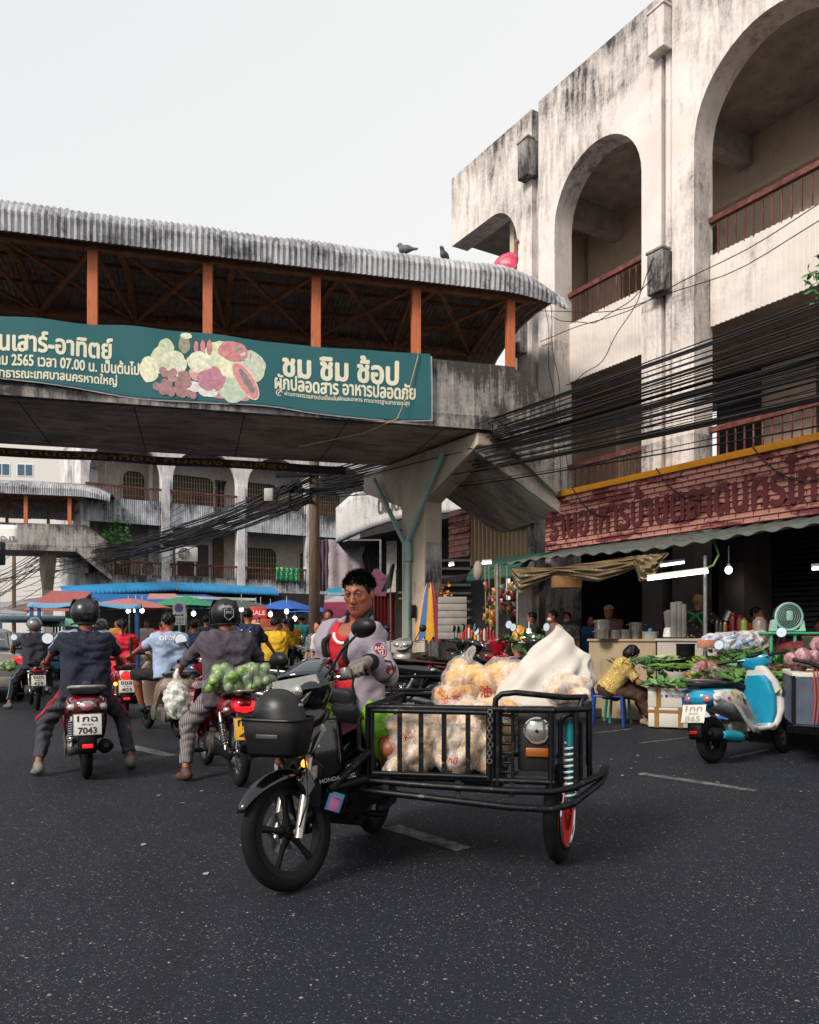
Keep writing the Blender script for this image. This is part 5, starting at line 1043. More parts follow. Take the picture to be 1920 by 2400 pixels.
def make_helmet(o, P, R, r, u, fd, S, m=None, full=False, visor=True, badge=None):
    q = SDF(); q.ell(P(0, -.012, .032), (.128 * S, .148 * S, .135 * S), .01, R); q.p.append((lambda Q: s_ell(Q, P(0, .15, -.045), (.10 * S, .11 * S, .10 * S), R), None, None, .015, 's')); q.cut(P(0, -.05, -.085), tuple(-(u * .97 + fd * .1)), .01)
    he = q.build('helmet', .009, m, o, relax=2); w = MB(); n = 22
    w.tube([P(.122 * sin(a), -.012 - .142 * cos(a), -.078) for a in np.linspace(-1.9, 1.9, n)], .008, 6); w.build('trim', BLACKP, he); w = MB()
    for s in (-1, 1): w.cyl(P(s * .122, .02, .035), P(s * .136, .02, .035), .022, n=12)
    w.build('visor_pivot', BLACKP, he)
    w = MB(); w.grid(lambda a, b: P(.138 * S * sin(-1.25 + 2.5 * a) * (1 - .25 * b * b), -.01 + .16 * cos(-1.25 + 2.5 * a) * (1 - .3 * b), .03 + .13 * b), 14, 6); w.build('visor', mat('smoke_visor', '#18191c', .08, coat=.4), he, solid=.004, fix=False)
    if badge: text(badge[0], mat('badge_print', '#a8a8aa', .4), he, None, w=badge[1], h=None, bold=.02, warp=onto(he, wpl(P(0, -.16, badge[2]), tuple(r), tuple(u)), .002))
# ---------------------------------------------------------------- motorcycles (local frame: +y forward, +x right, ground at z=0)
def sup(c, a, b, n=20, e=2.6, ax=('x', 'z')):
    """superellipse ring of half sizes a,b round c in the plane of two axes"""
    out = []
    for i in range(n):
        t = 2 * pi * i / n; x = abs(cos(t)) ** (2 / e) * (1 if cos(t) >= 0 else -1) * a; y = abs(sin(t)) ** (2 / e) * (1 if sin(t) >= 0 else -1) * b
        out.append((c[0] + x, c[1], c[2] + y) if ax == ('x', 'z') else (c[0] + x, c[1] + y, c[2]) if ax == ('x', 'y') else (c[0], c[1] + x, c[2] + y))
    return out
def yloft(secs, n=22, e=2.6, M=None):
    """secs: (y, halfwidth, zlow, zhigh[, xoff])"""
    m = MB(); m.loft([sup((s[4] if len(s) > 4 else 0, s[0], (s[2] + s[3]) / 2), s[1], (s[3] - s[2]) / 2, n, e) for s in secs], M); return m
def steerM(p, ang, rake=radians(26)):
    a = V((0, -sin(rake), cos(rake))); return Matrix.Translation(V(p)) @ Matrix.Rotation(ang, 4, a) @ Matrix.Translation(-V(p))
def wheel(par, y, R, w, S=None, style='alloy', rim=None, disc=False, spokes=5, dirt=True):
    T = (S if S is not None else Matrix.Identity(4)) @ Matrix.Translation((0, y, R)); m = MB(); m.torus((0, 0, 0), R - w * .5, w * .5, 56, 14, axis='x', sc_=(1, .9))
    o = m.build('wheel', RUBBER, par, 50); o.matrix_local = T; rm = rim or DARKM; ri = R - w * .98; m = MB()
    m.lathe([(ri - .022, -w * .30), (ri + .014, -w * .36), (ri + .014, w * .36), (ri - .022, w * .30), (ri - .022, -w * .30)], 48, Matrix.Rotation(pi / 2, 4, 'Y'), cap=False)
    m.cyl((-w * .5, 0, 0), (w * .5, 0, 0), .036, n=16); m.cyl((-w * .62, 0, 0), (w * .62, 0, 0), .014, n=10)
    if style == 'alloy':
        for k in range(spokes):
            a = 2 * pi * k / spokes + .3
            rings = []
            for t, hw, ht in ((.028, .026, .016), (.5, .014, .011), (1, .021, .014)):
                rr = .02 + (ri - .024 - .02) * t if t > .1 else .028; c_ = V((0, rr * cos(a), rr * sin(a))); tv = V((0, -sin(a), cos(a))); rings.append([c_ + tv * hw * p_ + V((ht * q_, 0, 0)) for p_, q_ in ((-1, -.6), (-.5, 1), (.5, 1), (1, -.6), (.5, -1), (-.5, -1))])
            m.loft(rings)
    else:
        for k in range(18):
            a = 2 * pi * k / 18
            for s in (-1, 1): m.beam((s * w * .3, .034 * cos(a), .034 * sin(a)), (0, (ri - .015) * cos(a + s * .5), (ri - .015) * sin(a + s * .5)), .0045)
    m.build('rim', rm, o, 40)
    if disc: m = MB(); m.lathe([(.062, -.002), (.105, -.002), (.105, .002), (.062, .002), (.062, -.002)], 36, Matrix.Translation((w * .55, 0, 0)) @ Matrix.Rotation(pi / 2, 4, 'Y'), cap=False); [m.beam((w * .55, .03 * cos(a), .03 * sin(a)), (w * .55, .066 * cos(a), .066 * sin(a)), .012, .004) for a in np.linspace(0, 2 * pi, 6)[:-1]]; m.build('brake_disc', STEEL, o, 40)
    return o
def spring(par, p, q, r, n=9, mats=(STEEL, CHROME), body=None):
    p, q = V(p), V(q); d = (q - p); L = d.length; d.normalize(); a = d.orthogonal().normalized(); b = d.cross(a); m = MB(); N = n * 10
    m.tube([p + d * L * (.12 + .62 * i / N) + (a * cos(2 * pi * i / 10) + b * sin(2 * pi * i / 10)) * r for i in range(N + 1)], r * .2, 6); o = m.build('shock_absorber', mats[1], par); m = MB(); m.cyl(p, p + d * L * .5, r * .55, n=10); m.cyl(p + d * L * .45, q, r * .4, n=10); m.cyl(p + d * L * .7, q - d * .02, r * .7, n=12); m.build('damper', mats[0], o); return o
def mirror(par, S, base_, head, shape='round', fm=BLACKP, glass_dir=(0, -1, .1), r=.055):
    b, h = V(base_), V(head); m = MB(); mid = lerp(b, h, .45) + V((0, .01, .02)); m.tube([b, lerp(b, mid, .6), mid, lerp(mid, h, .6), h], .0075, 8); o = m.build('mirror', fm, par); o.matrix_local = S
    g_ = V(glass_dir).normalized(); R = g_.to_track_quat('Z', 'Y').to_matrix().to_4x4(); T = Matrix.Translation(h) @ R; k = (1, 1) if shape == 'round' else (1.32, .84); m = MB()
    m.lathe([(.0, -.034), (.03, -.032), (r * .75, -.022), (r, -.004), (r, .006), (r * .93, .007)], 28, T @ Matrix.Diagonal((k[0], k[1], 1, 1)), cap=False); m.build('mirror_back', fm if shape != 'round' else fm, o, 60); m = MB(); m.lathe([(0, .0065), (r * .94, .0065)], 28, T @ Matrix.Diagonal((k[0], k[1], 1, 1)), cap=False); m.build('mirror_glass', MIRROR, o, fix=False)
    return o
PLATE_W = mat('plate_white', '#c4c2bd', .45, var=.06); PLATE_Y = mat('plate_yellow', '#d39a10', .45, var=.06); PLATE_R = mat('plate_red', '#b3123e', .45, var=.06); INK = mat('plate_ink', '#15151a', .6, var=0)
def plate(par, c, lines, bm=PLATE_W, im=INK, w=.20, h=.165, tilt=.25, frame=None, wl=None):
    M = Matrix.Translation(V(c)) @ Matrix.Rotation(-tilt, 4, 'X'); m = MB(); m.rbox((0, 0, 0), (w, .004, h), .01); o = m.build('number_plate', bm, par); o.matrix_local = M
    m = MB(); t = .006
    for a, b in (((-w / 2, 0, -h / 2), (w / 2, 0, -h / 2)), ((w / 2, 0, -h / 2), (w / 2, 0, h / 2)), ((w / 2, 0, h / 2), (-w / 2, 0, h / 2)), ((-w / 2, 0, h / 2), (-w / 2, 0, -h / 2))): m.tube([a, b], t * .7, 6)
    m.build('plate_frame', frame or STEEL, o)
    hs = (.34, .16, .36); zs = (.27, -.01, -.29)
    for i, s in enumerate(lines):
        if s: text(s, im, o, wpl((0, -.0032, zs[i] * h), (1, 0, 0), (0, 0, 1)), w=w * ((.72, .42, .66)[i] if wl is None else wl[i]), h=h * hs[i] * .8, bold=(.045, .02, .045)[i])
    return o
LENS_R = mat('red_lens', '#a00d18', .15, var=.1, coat=.5); LENS_RL = mat('lit_red_lens', '#ff1a1e', .2, var=0, emit=1.6); LENS_O = mat('orange_lens', '#d0641c', .15, var=.1, coat=.5); LENS_OL = mat('lit_orange_lens', '#ff9a3a', .2, var=0, emit=3.0)
LENS_W = mat('clear_lens', '#b9b6b0', .08, .3, .35, 30, coat=.6); HEADL = mat('headlight_reflector', '#b5b2aa', .10, .75, .35, 26, coat=1.0, bump=.2, bscale=30)
def handlebar(par, S, c, hw=.33, back=.10, up=.02, fm=BLACKP):
    c = V(c); m = MB()
    m.tube([c + V((-hw, -back, up)), c + V((-hw * .45, -back * .35, up * .7)), c, c + V((hw * .45, -back * .35, up * .7)), c + V((hw, -back, up))], .011, 8)
    o = m.build('handlebar', CHROME, par); o.matrix_local = S
    for s in (-1, 1):
        d = V((s * .5, -back * .45, .0)).normalized(); e = c + V((s * hw, -back, up)); m = MB(); m.cyl(e - d * .115, e + d * .005, .0165, n=12); m.cyl(e + d * .005, e + d * .022, .019, n=12); m.build('grip', BLACKP, o)
        m = MB(); m.tube([e - d * .15 + V((0, .02, 0)), e - d * .10 + V((0, .055, -.003)), e + d * .0 + V((0, .06, -.01))], [.005, .005, .004], 6); m.build('brake_lever', STEEL, o); m = MB(); m.rbox(e - d * .15, (.05, .05, .045), .01); m.build('switch_box', BLACKP, o)
    return o
def scooter(lab, M, body, trim=BLACKP, tailm=None, plate_spec=None, lit=False, seat=SEATV, rail=STEEL, R=.235, mirrors=(1, 1), tail='oval', steer=0.0, sidepanel=None, inner=None, group=None, guard=DARKM, indicator=None, frontm=None, wall=False, name='motor_scooter'):
    o = thing(name, lab, 'scooter', M=M, group=group); ya, yf = -.60, .63; S = steerM((0, .42, .85), steer)
    wheel(o, ya, R, .105, None, rim=DARKM); wheel(o, yf, R, .095, S, rim=ALU if wall else DARKM)
    # tail body
    m = yloft([(-.83, .05, .63, .70), (-.80, .105, .59, .735), (-.70, .155, .555, .765), (-.52, .185, .52, .775), (-.34, .188, .47, .77), (-.18, .165, .42, .74), (-.06, .14, .36, .66), (.0, .125, .33, .5)], 26, 2.5); tb = m.build('tail_body', body, o, 60)
    for s in (-1, 1):      # skirt arching over the rear wheel
        m = MB(); pts = [(-.74, .60), (-.6, .64), (-.45, .60), (-.33, .50), (-.22, .38), (-.1, .30), (.05, .27)]
        m.grid(lambda u, v: (s * (.150 + .03 * sin(pi * min(1, u * 1.1)) * (1 - v * .3)), pts[int(u * 6)][0], pts[int(u * 6)][1] - .02 + .0 * v + v * (.12 - .06 * u)), 6, 3); m.build('side_skirt', sidepanel or body, o, 60, fix=False, solid=.012)
    m = yloft([(-.76, .09, .775, .80), (-.70, .125, .765, .815), (-.5, .15, .76, .825), (-.3, .155, .755, .815), (-.12, .13, .735, .785), (-.05, .09, .71, .75)], 24, 2.8); m.build('seat', seat, o, 60)
    m = MB(); m.tube([(-.14, -.5, .80), (-.15, -.66, .825), (-.13, -.80, .84), (-.06, -.87, .845), (.06, -.87, .845), (.13, -.80, .84), (.15, -.66, .825), (.14, -.5, .80)], .0145, 10); m.build('grab_rail', rail, o)
    # floor and leg shield
    m = yloft([(-.1, .14, .28, .38), (.05, .165, .27, .335), (.25, .17, .27, .33), (.36, .16, .28, .36)], 20, 3.2); m.build('floorboard', trim, o, 60)
    m = MB(); m.loft([sup((0, y, z), w_, d_, 24, 2.6, ('x', 'y')) for z, y, w_, d_ in ((.27, .37, .14, .055), (.36, .41, .19, .06), (.5, .45, .225, .065), (.64, .45, .225, .07), (.78, .42, .19, .075), (.88, .385, .14, .07), (.96, .36, .09, .06))]); m.build('leg_shield', frontm or body, o, 60)
    m = MB(); m.loft([sup((0, y, z), w_, d_, 24, 2.6, ('x', 'y')) for z, y, w_, d_ in ((.30, .345, .12, .05), (.45, .37, .17, .05), (.62, .37, .18, .055), (.78, .345, .15, .06), (.86, .33, .1, .05))]); m.build('inner_panel', inner or trim, o, 60)
    # handlebar cowl and lights
    m = MB(); m.loft([sup((0, y, z), w_, d_, 20, 2.4, ('x', 'y')) for z, y, w_, d_ in ((.92, .36, .07, .05), (.97, .37, .15, .075), (1.02, .36, .17, .08), (1.06, .335, .14, .06), (1.08, .32, .07, .03))]); c_ = m.build('handlebar_cowl', body, o, 60); c_.matrix_local = S
    m = MB(); m.ell((0, .43, 1.0), (.07, .03, .05), 20, 12); h_ = m.build('headlight', HEADL, o); h_.matrix_local = S
    m = MB(); m.ell((0, .30, 1.07), (.09, .05, .02), 18, 8); d_ = m.build('dashboard', GLASS_DARK, o); d_.matrix_local = S
    handlebar(o, S, (0, .32, 1.03), .34, .10, .02)
    for s, on in zip((-1, 1), mirrors):
        if on: mirror(o, S, (s * .22, .27, 1.05), (s * .33, .29, 1.26), 'round')
    # fork, fender
    m = MB()
    for s in (-1, 1): m.cyl((s * .075, yf, R), (s * .075, .50, .55), .02, n=10)
    fk = m.build('fork', DARKM, o); fk.matrix_local = S
    m = MB(); m.grid(lambda u, v: ((v - .5) * .15, yf + (R + .035 - .05 * abs(v - .5) ** 2 * 4) * cos(radians(10 + 150 * u)), R + (R + .035 - .05 * abs(v - .5) ** 2 * 4) * sin(radians(10 + 150 * u))), 16, 8); ff = m.build('front_fender', frontm or body, o, 180, fix=False, solid=.006); ff.matrix_local = S
    # engine unit (belt case on the left), exhaust on the right, shock, rear guard
    m = MB(); m.loft([sup((x, -.33, .285), w_, h__, 26, 2.6, ('y', 'z')) for x, w_, h__ in ((-.06, .32, .085), (-.13, .33, .10), (-.155, .31, .09), (-.165, .26, .06))]); m.lathe([(.0, .0), (.075, .0), (.085, .012), (.05, .02), (0, .02)], 20, Matrix.Translation((-.165, -.52, .275)) @ Matrix.Rotation(-pi / 2, 4, 'Y')); m.lathe([(.0, .0), (.09, .0), (.10, .014), (.06, .025), (0, .025)], 20, Matrix.Translation((-.165, -.14, .295)) @ Matrix.Rotation(-pi / 2, 4, 'Y'))
    for k in range(6): m.box((-.168, -.44 + k * .045, .285), (.01, .012, .10))
    m.rbox((0, -.22, .30), (.2, .34, .2), .04); m.build('engine', ALU, o, 50)
    m = MB(); m.loft([sup((.155, y, z), w_, h__, 20, 2.2) for y, z, w_, h__ in ((-.28, .24, .025, .025), (-.36, .25, .055, .055), (-.62, .285, .062, .066), (-.80, .315, .058, .062), (-.83, .32, .04, .045))]); m.cyl((.155, -.81, .318), (.155, -.86, .326), .022, n=12); m.tube([(.02, .0, .22), (.10, -.06, .19), (.15, -.2, .22), (.155, -.3, .24)], .018, 8); ex = m.build('exhaust', DARKM, o, 60)
    m = MB(); m.grid(lambda u, v: (.222 - .03 * (2 * v - 1) ** 2, -.36 - .36 * u, .25 + .05 * u + (v - .5) * (.11 - .03 * (2 * u - 1) ** 2)), 8, 6); m.build('heat_shield', guard, ex, 180, fix=False, solid=.008)
    spring(o, (-.125, -.66, .30), (-.115, -.57, .60), .033)
    m = MB(); m.grid(lambda u, v: ((v - .5) * (.17 - .03 * u), -.83 - .06 * sin(u * 2.2) + .02 * (2 * v - 1) ** 2, .58 - .32 * u), 8, 6); m.build('mudguard', BLACKP, o, 180, fix=False, solid=.012)
    m = MB(); m.rbox((0, -.905, .33), (.085, .012, .032), .006); m.build('reflector', LENS_RL if lit else LENS_R, o)
    # tail lamp
    lm = LENS_RL if lit else LENS_R
    if tail == 'oval':
        m = MB(); m.ell((0, -.812, .672), (.078, .05, .052), 22, 12); m.build('tail_light_surround', CHROME, o); m = MB(); m.ell((0, -.825, .668), (.062, .05, .042), 22, 12); m.build('tail_light', mat('pink_clear_lens', '#a86a74', .12, .2, .25, coat=.6), o)
        for s in (-1, 1): m = MB(); m.ell((s * .118, -.765, .66), (.05, .035, .034), 16, 8); m.build('indicator', LENS_W, o)
    elif tail == 'shield':
        m = MB(); m.loft([[(x * w_, y, z) for x in (-1, -.5, .5, 1)] + [(x * w_, y + .03, z) for x in (1, -1)] for z, w_, y in ((.60, .03, -.83), (.64, .045, -.84), (.70, .06, -.83), (.72, .055, -.815))]); m.build('tail_light', lm, o, 60)
        m = MB(); m.loft([[(x * w_, y, z) for x in (-1, -.5, .5, 1)] + [(x * w_, y + .03, z) for x in (1, -1)] for z, w_, y in ((.57, .035, -.80), (.63, .075, -.82), (.72, .095, -.81), (.75, .085, -.78))]); m.build('tail_light_surround', tailm or WHITEP, o, 60)
    else:
        for s in (-1, 1): m = MB(); m.ell((s * .10, -.785, .655), (.05, .04, .042), 18, 10); m.build('tail_light', lm if lit else mat('pink_clear_lens', '#a86a74', .12, .2, .25, coat=.6), o)
        for s in (-1, 1): m = MB(); m.ell((s * .165, -.70, .65), (.03, .06, .03), 14, 8); m.build('indicator', LENS_W, o)
    if indicator:
        m = MB(); m.ell((indicator * .15, -.80, .55), (.03, .03, .03), 14, 8); m.build('indicator', LENS_OL, o)
    if plate_spec: plate(o, (0, -.875, .515), **plate_spec)
    return o
def moto(lab, M, body, accent=None, plate_spec=None, lit=False, R=.285, style='spoke', steer=0.0, seat=SEATV, mirrors=(1, 1), rack=False, headlit=False, bars=(.33, .11), group=None, tailm=None, hero=False, name='motorcycle', mshape='oval', railm=DARKM, rear=True):
    o = thing(name, lab, 'motorcycle', M=M, group=group); ya, yf = -.62, .62; S = steerM((0, .43, .80), steer); accent = accent or body
    wheel(o, ya, R, .085, None, style, rim=DARKM if style == 'alloy' else CHROME); wheel(o, yf, R, .08, S, style, rim=DARKM if style == 'alloy' else CHROME, disc=True)
    m = yloft([(-.83, .045, .70, .74), (-.78, .08, .66, .765), (-.62, .105, .62, .77), (-.40, .12, .57, .765), (-.18, .12, .54, .75), (.0, .10, .52, .68), (.14, .075, .48, .60)], 24, 2.7); m.build('tail_body', body, o, 60)
    m = yloft([(-.74, .07, .775, .80), (-.66, .10, .77, .82), (-.45, .125, .765, .82), (-.25, .135, .755, .79), (-.02, .12, .735, .775), (.08, .07, .70, .735)], 24, 2.8); m.build('seat', seat, o, 60)
    m = MB(); m.tube([(-.10, -.45, .765), (-.125, -.62, .80), (-.11, -.80, .825), (-.05, -.86, .83), (.05, -.86, .83), (.11, -.80, .825), (.125, -.62, .80), (.10, -.45, .765)], .0135, 10); m.build('grab_rail', railm, o)
    m = yloft([(.06, .05, .40, .60), (.2, .055, .42, .64), (.34, .07, .50, .78), (.42, .075, .60, .86), (.47, .06, .66, .84)], 18, 2.5); m.build('spine_cover', BLACKP, o, 60)
    for s in (-1, 1):      # leg shields
        m = MB()
        def ls(u, v):
            z = .30 + .56 * v; yo = .38 + .06 * sin(pi * v) - .05 * (1 - v); x = s * (.02 + (.205 - .07 * v ** 2 - .06 * (1 - v) ** 2) * u); y = yo + .10 * (1 - u ** 1.6) + .02 - .16 * u ** 2.2 * (1 - .35 * v); return (x, y, z)
        m.grid(ls, 10, 14); m.build('leg_shield', accent, o, 180, fix=False, solid=.014)
        m = MB(); m.loft([[ls(.5, .62), ls(.97, .62), ls(.8, .45)] if 0 else [tuple(V(ls(u_, v_)) + V((0, .012 * s_ + .006, 0))) for u_, v_ in ((.42, .93), (.9, .80), (.97, .66), (.55, .74))] for s_ in (0, 1)]); m.build('indicator', LENS_W if not hero else LENS_W, o, 30)
    m = MB(); m.loft([sup((0, y, z), w_, d_, 20, 2.4, ('x', 'y')) for z, y, w_, d_ in ((.56, .50, .05, .04), (.68, .515, .11, .045), (.80, .50, .15, .05), (.87, .47, .14, .045), (.90, .44, .08, .03))]); m.build('front_panel', body, o, 60)
    # engine
    m = MB(); m.cyl((-.14, -.05, .30), (.14, -.05, .30), .115, n=24); m.cyl((-.155, -.02, .31), (-.10, -.02, .31), .085, n=20); m.cyl((.16, -.06, .30), (.10, -.06, .30), .10, n=20)
    for k in range(7): m.cyl((0, .08 + k * .022, .34 + k * .003), (0, .09 + k * .022, .342 + k * .003), .075 - .001 * k, n=14)
    m.rbox((0, .26, .36), (.11, .07, .11), .02); m.rbox((0, -.18, .34), (.18, .22, .14), .03); m.build('engine', ALU if not hero else mat('oily_engine', '#24211f', .5, .5, .4, 20), o, 50)
    m = MB(); m.loft([sup((-.095, y, z), w_, h__, 16, 2.6) for y, z, w_, h__ in ((-.12, .31, .012, .07), (-.3, .30, .02, .06), (-.55, .287, .02, .06), (-.70, .285, .02, .05), (-.73, .285, .01, .02))]); m.build('chain_case', BLACKP, o, 60)
    m = MB()
    for s in (-1, 1): m.beam((s * .075, -.15, .32), (s * .075, -.66, .285), .03, .045)
    m.build('swingarm', DARKM, o, 0)
    for s in (-1, 1): spring(o, (s * .105, -.60, .31), (s * .115, -.42, .62), .03)
    m = MB(); m.loft([sup((.125, y, z), w_, h__, 18, 2.1) for y, z, w_, h__ in ((-.1, .22, .03, .03), (-.25, .235, .045, .045), (-.70, .33, .05, .055), (-.86, .365, .048, .052), (-.88, .37, .03, .03))]); m.cyl((.125, -.87, .367), (.125, -.90, .372), .024, n=12); m.tube([(.04, .28, .30), (.07, .24, .2), (.10, .05, .17), (.125, -.15, .22)], .018, 8); m.build('exhaust', STEEL if not hero else DARKM, o, 60)
    m = MB(); m.cyl((-.26, -.08, .25), (.26, -.08, .25), .012, n=8)
    for s in (-1, 1): m.cyl((s * .19, -.08, .252), (s * .28, -.08, .252), .02, n=10)
    m.build('footpeg', DARKM, o); m = MB(); m.grid(lambda u, v: ((v - .5) * .13, -.62 + (R + .03 - .03 * (2 * v - 1) ** 2) * cos(radians(65 + 100 * u)), R + (R + .05 - .03 * (2 * v - 1) ** 2) * sin(radians(65 + 100 * u))), 12, 6); m.build('rear_fender', BLACKP, o, 180, fix=False, solid=.008)
    m = MB(); m.grid(lambda u, v: ((v - .5) * (.15 - .02 * u), -.80 - .10 * u - .02 * sin(u * 3), .66 - .34 * u + .01 * (2 * v - 1) ** 2), 8, 6); m.build('mudguard', BLACKP, o, 180, fix=False, solid=.01)
    # tail lamp
    m = MB(); m.loft([[(-w_, y, z), (0, y - .015, z + .0), (w_, y, z), (w_ * .9, y + .03, z), (-w_ * .9, y + .03, z)] for z, w_, y in ((.645, .06, -.80), (.675, .085, -.815), (.715, .095, -.81), (.742, .075, -.79))]); m.build('tail_light', LENS_RL if lit else LENS_R, o, 60); m = MB(); m.loft([[(-w_, y, z), (0, y - .0, z), (w_, y, z), (w_ * .9, y + .05, z), (-w_ * .9, y + .05, z)] for z, w_, y in ((.62, .06, -.78), (.66, .10, -.795), (.72, .115, -.79), (.765, .085, -.76))]); m.build('tail_light_surround', tailm or body, o, 60)
    for s in (-1, 1): m = MB(); m.ell((s * .135, -.74, .67), (.03, .04, .022), 14, 8); m.build('indicator', LENS_W, o)
    if plate_spec: plate(o, (0, -.89, .52), **plate_spec)
    # fork and front fender
    for s in (-1, 1):
        m = MB(); m.cyl((s * .085, yf + .01, R - .03), (s * .085, .535, .50), .0235, n=14); m.cyl((s * .085, .545, .47), (s * .085, .455, .72), .017, n=12); m.cyl((s * .06, yf, R), (s * .1, yf, R), .018, n=10); f_ = m.build('fork', mat('polished_fork', '#a8a29a', .3, .8, .2), o); f_.matrix_local = S
    m = MB()
    def ffn(u, v):
        a = radians(28 + 128 * u); w_ = .118 * min(1, .35 + 3.2 * u) - .03 * max(0, u - .7); rr = R + .026 - .05 * (2 * v - 1) ** 2 * min(1, .3 + 2 * u) + .05 * max(0, .35 - u); return ((v - .5) * w_, yf + rr * cos(a), R + rr * sin(a))
    m.grid(ffn, 18, 10); ff = m.build('front_fender', accent, o, 180, fix=False, solid=.007); ff.matrix_local = S
    m = MB()
    for s in (-1, 1): m.prism([(.60, .55), (.52, .60), (.48, .50), (.56, .44)], 'x', s * .07, s * .112)
    fc = m.build('fender_stay', accent, o, 40, bevel=.012); fc.matrix_local = S
    # head cowl
    m = MB(); m.loft([sup((0, y, z), w_, d_, 24, 2.5, ('x', 'y')) for z, y, w_, d_ in ((.87, .43, .06, .04), (.93, .45, .12, .085), (.99, .46, .165, .11), (1.04, .43, .16, .10), (1.08, .39, .12, .06), (1.10, .37, .06, .03))]); c_ = m.build('head_cowl', body, o, 60); c_.matrix_local = S
    m = MB(); m.loft([[(x, y, z) for x, y, z in [(0, .605, .905), (.085, .58, .925), (.155, .50, 1.01), (.145, .505, 1.05), (0, .59, 1.045), (-.145, .505, 1.05), (-.155, .50, 1.01), (-.085, .58, .925)]], [(x * .9, y - .05, z) for x, y, z in [(0, .605, .905), (.085, .58, .925), (.155, .50, 1.01), (.145, .505, 1.05), (0, .59, 1.045), (-.145, .505, 1.05), (-.155, .50, 1.01), (-.085, .58, .925)]]]); h_ = m.build('headlight', mat('lamp_glass', '#8d8c88', .06, .4, .2, 20, coat=1) if not headlit else mat('lit_headlight', '#ffd9a8', .2, var=.1, emit=1.2), o, 30); h_.matrix_local = S; m = MB(); [m.ell((s * .062, .578 - .01, .985), (.046, .022, .034), 16, 10) for s in (-1, 1)]; m.ell((0, .6, .965), (.018, .016, .02), 12, 8); m.build('reflector', HEADL, h_)
    handlebar(o, S, (0, .36, 1.03), *bars, .015)
    for s, on in zip((-1, 1), mirrors):
        if on: mirror(o, S, (s * .17, .35, 1.06), (s * .30, .36, 1.25), mshape, r=.058)
    if rack: m = MB(); [m.tube([(x, -.9, .86), (x, -.5, .86)], .008, 6) for x in (-.12, 0, .12)]; m.build('rack', STEEL, o)
    return o
def placeM(c, heading, lean=0.0):
    """heading: degrees counter-clockwise from +Y (seen from above)"""
    return Matrix.Translation((c[0], c[1], 0)) @ Matrix.Rotation(radians(heading), 4, 'Z') @ Matrix.Rotation(lean, 4, 'Y')
# ---------------------------------------------------------------- queue of riders seen from behind
def rear_at(px, py, heading, off=.60):
    """position of a bike whose rear wheel touches the ground at a pixel"""
    c = gnd(px, py); h = radians(heading); return V((c.x - sin(h) * off, c.y + cos(h) * off, 0))
NAVY = mat('navy_jersey', '#12172c', .85, var=.15); PURP = mat('faded_purple_jacket', '#474049', .9, var=.2, vscale=4); LBLUE = mat('light_blue_tee', '#8fa2bd', .9, var=.1); REDJ = mat('red_jacket', '#c00d28', .75, var=.12); DCAMO = striped('dark_camo', ['#26262e', '#33333d', '#222228', '#3a3a44'], 9, 2, .9, wob=1.4)
GREYT = mat('grey_track_trousers', '#37383f', .9, var=.12); BLKT = mat('black_trousers', '#131316', .9, var=.15); STRT = striped('striped_trousers', ['#4a484b', '#7d797a'], 70, 0, .9)
GREYS = mat('grey_shoe', '#5a5856', .8); BRNS = mat('brown_slipper', '#4a3226', .7)
# 1 maroon scooter, man in navy jersey
H1 = 24; P1 = rear_at(203, 1824, H1, .60); MAROON = paint('maroon_paint', '#5a0a18', .18, 1.0)
M1 = placeM(P1, H1)
scooter('maroon scooter with white plate under the man in the navy jersey', M1, MAROON, plate_spec=dict(lines=('1กฉ', 'พัทลุง', '7043'), w=.225, h=.185), lit=True, rail=mat('grey_rail', '#8c8a88', .4, .3), mirrors=(1, 0))
J1 = pose((0, -.34, .80), lean=.10, hands=(V((-.335, .25, 1.03)), V((.335, .25, 1.03))), feet=(V((-.40, -.30, .10)), V((.40, -.26, .10))), head=(.05, .05), S=1.02, elbow=((-1, -.35, -.5), (1, -.35, -.5)), knee=((-.5, 1, .3), (.5, 1, .3)))
p1 = person('man in a navy jersey and scuffed black helmet on the maroon scooter', M1, J1, SKIN, .012, NAVY, .47, GREYT, .93, mat('grey_yellow_shoe', '#77756a', .8), helmet=dict(m=mat('scuffed_black_helmet', '#101012', .36, var=.3, dirt='#4a4a4c', damt=.2, dscale=9, coat=.15)), f=1.07, belly=.01, collar=mat('white_piping', '#a9b4c6', .8), footdir=((-.25, 1, -.2), (.25, 1, -.2)), hem=-.10)
def on_shirt(p, what, M_, pts, r, m_):
    """piping laid on a garment: project points outward from its mesh"""
    q = MB(); me = bpy.data.objects[p[what]]; bv = BVHTree.FromPolygons([v.co.copy() for v in me.data.vertices], [tuple(f.vertices) for f in me.data.polygons]); out = []
    for a in pts:
        loc, nrm, i, d = bv.find_nearest(V(a)); 
        if loc is not None: out.append(loc + nrm * r * .4)
    q.tube(out, r, 6); q.build(M_, m_, me)
WPIPE = mat('white_piping', '#a9b4c6', .8)
for s, n in ((-1, 'L'), (1, 'R')):
    for k in (0, .018, .036): on_shirt(p1, '_s', 'stripe', [lerp(J1['neck'] + J1['rt'] * s * .07, J1['s' + n] + V((s * .03, 0, .08)), t) + V((0, -k - .02, 0)) for t in np.linspace(0, 1, 8)] + [lerp(J1['s' + n], J1['e' + n], t) + V((s * .09, -k - .01, .03)) for t in np.linspace(.1, .9, 8)], .004, WPIPE)
    for k in (-.02, 0, .02): on_shirt(p1, '_t', 'stripe', [lerp(J1['h' + n] + V((s * .12, 0, 0)), J1['k' + n] + V((s * .12, 0, 0)), t) + V((0, k - .03, 0)) for t in np.linspace(.0, .95, 12)], .0045, mat('red_piping', '#b8203a', .8))
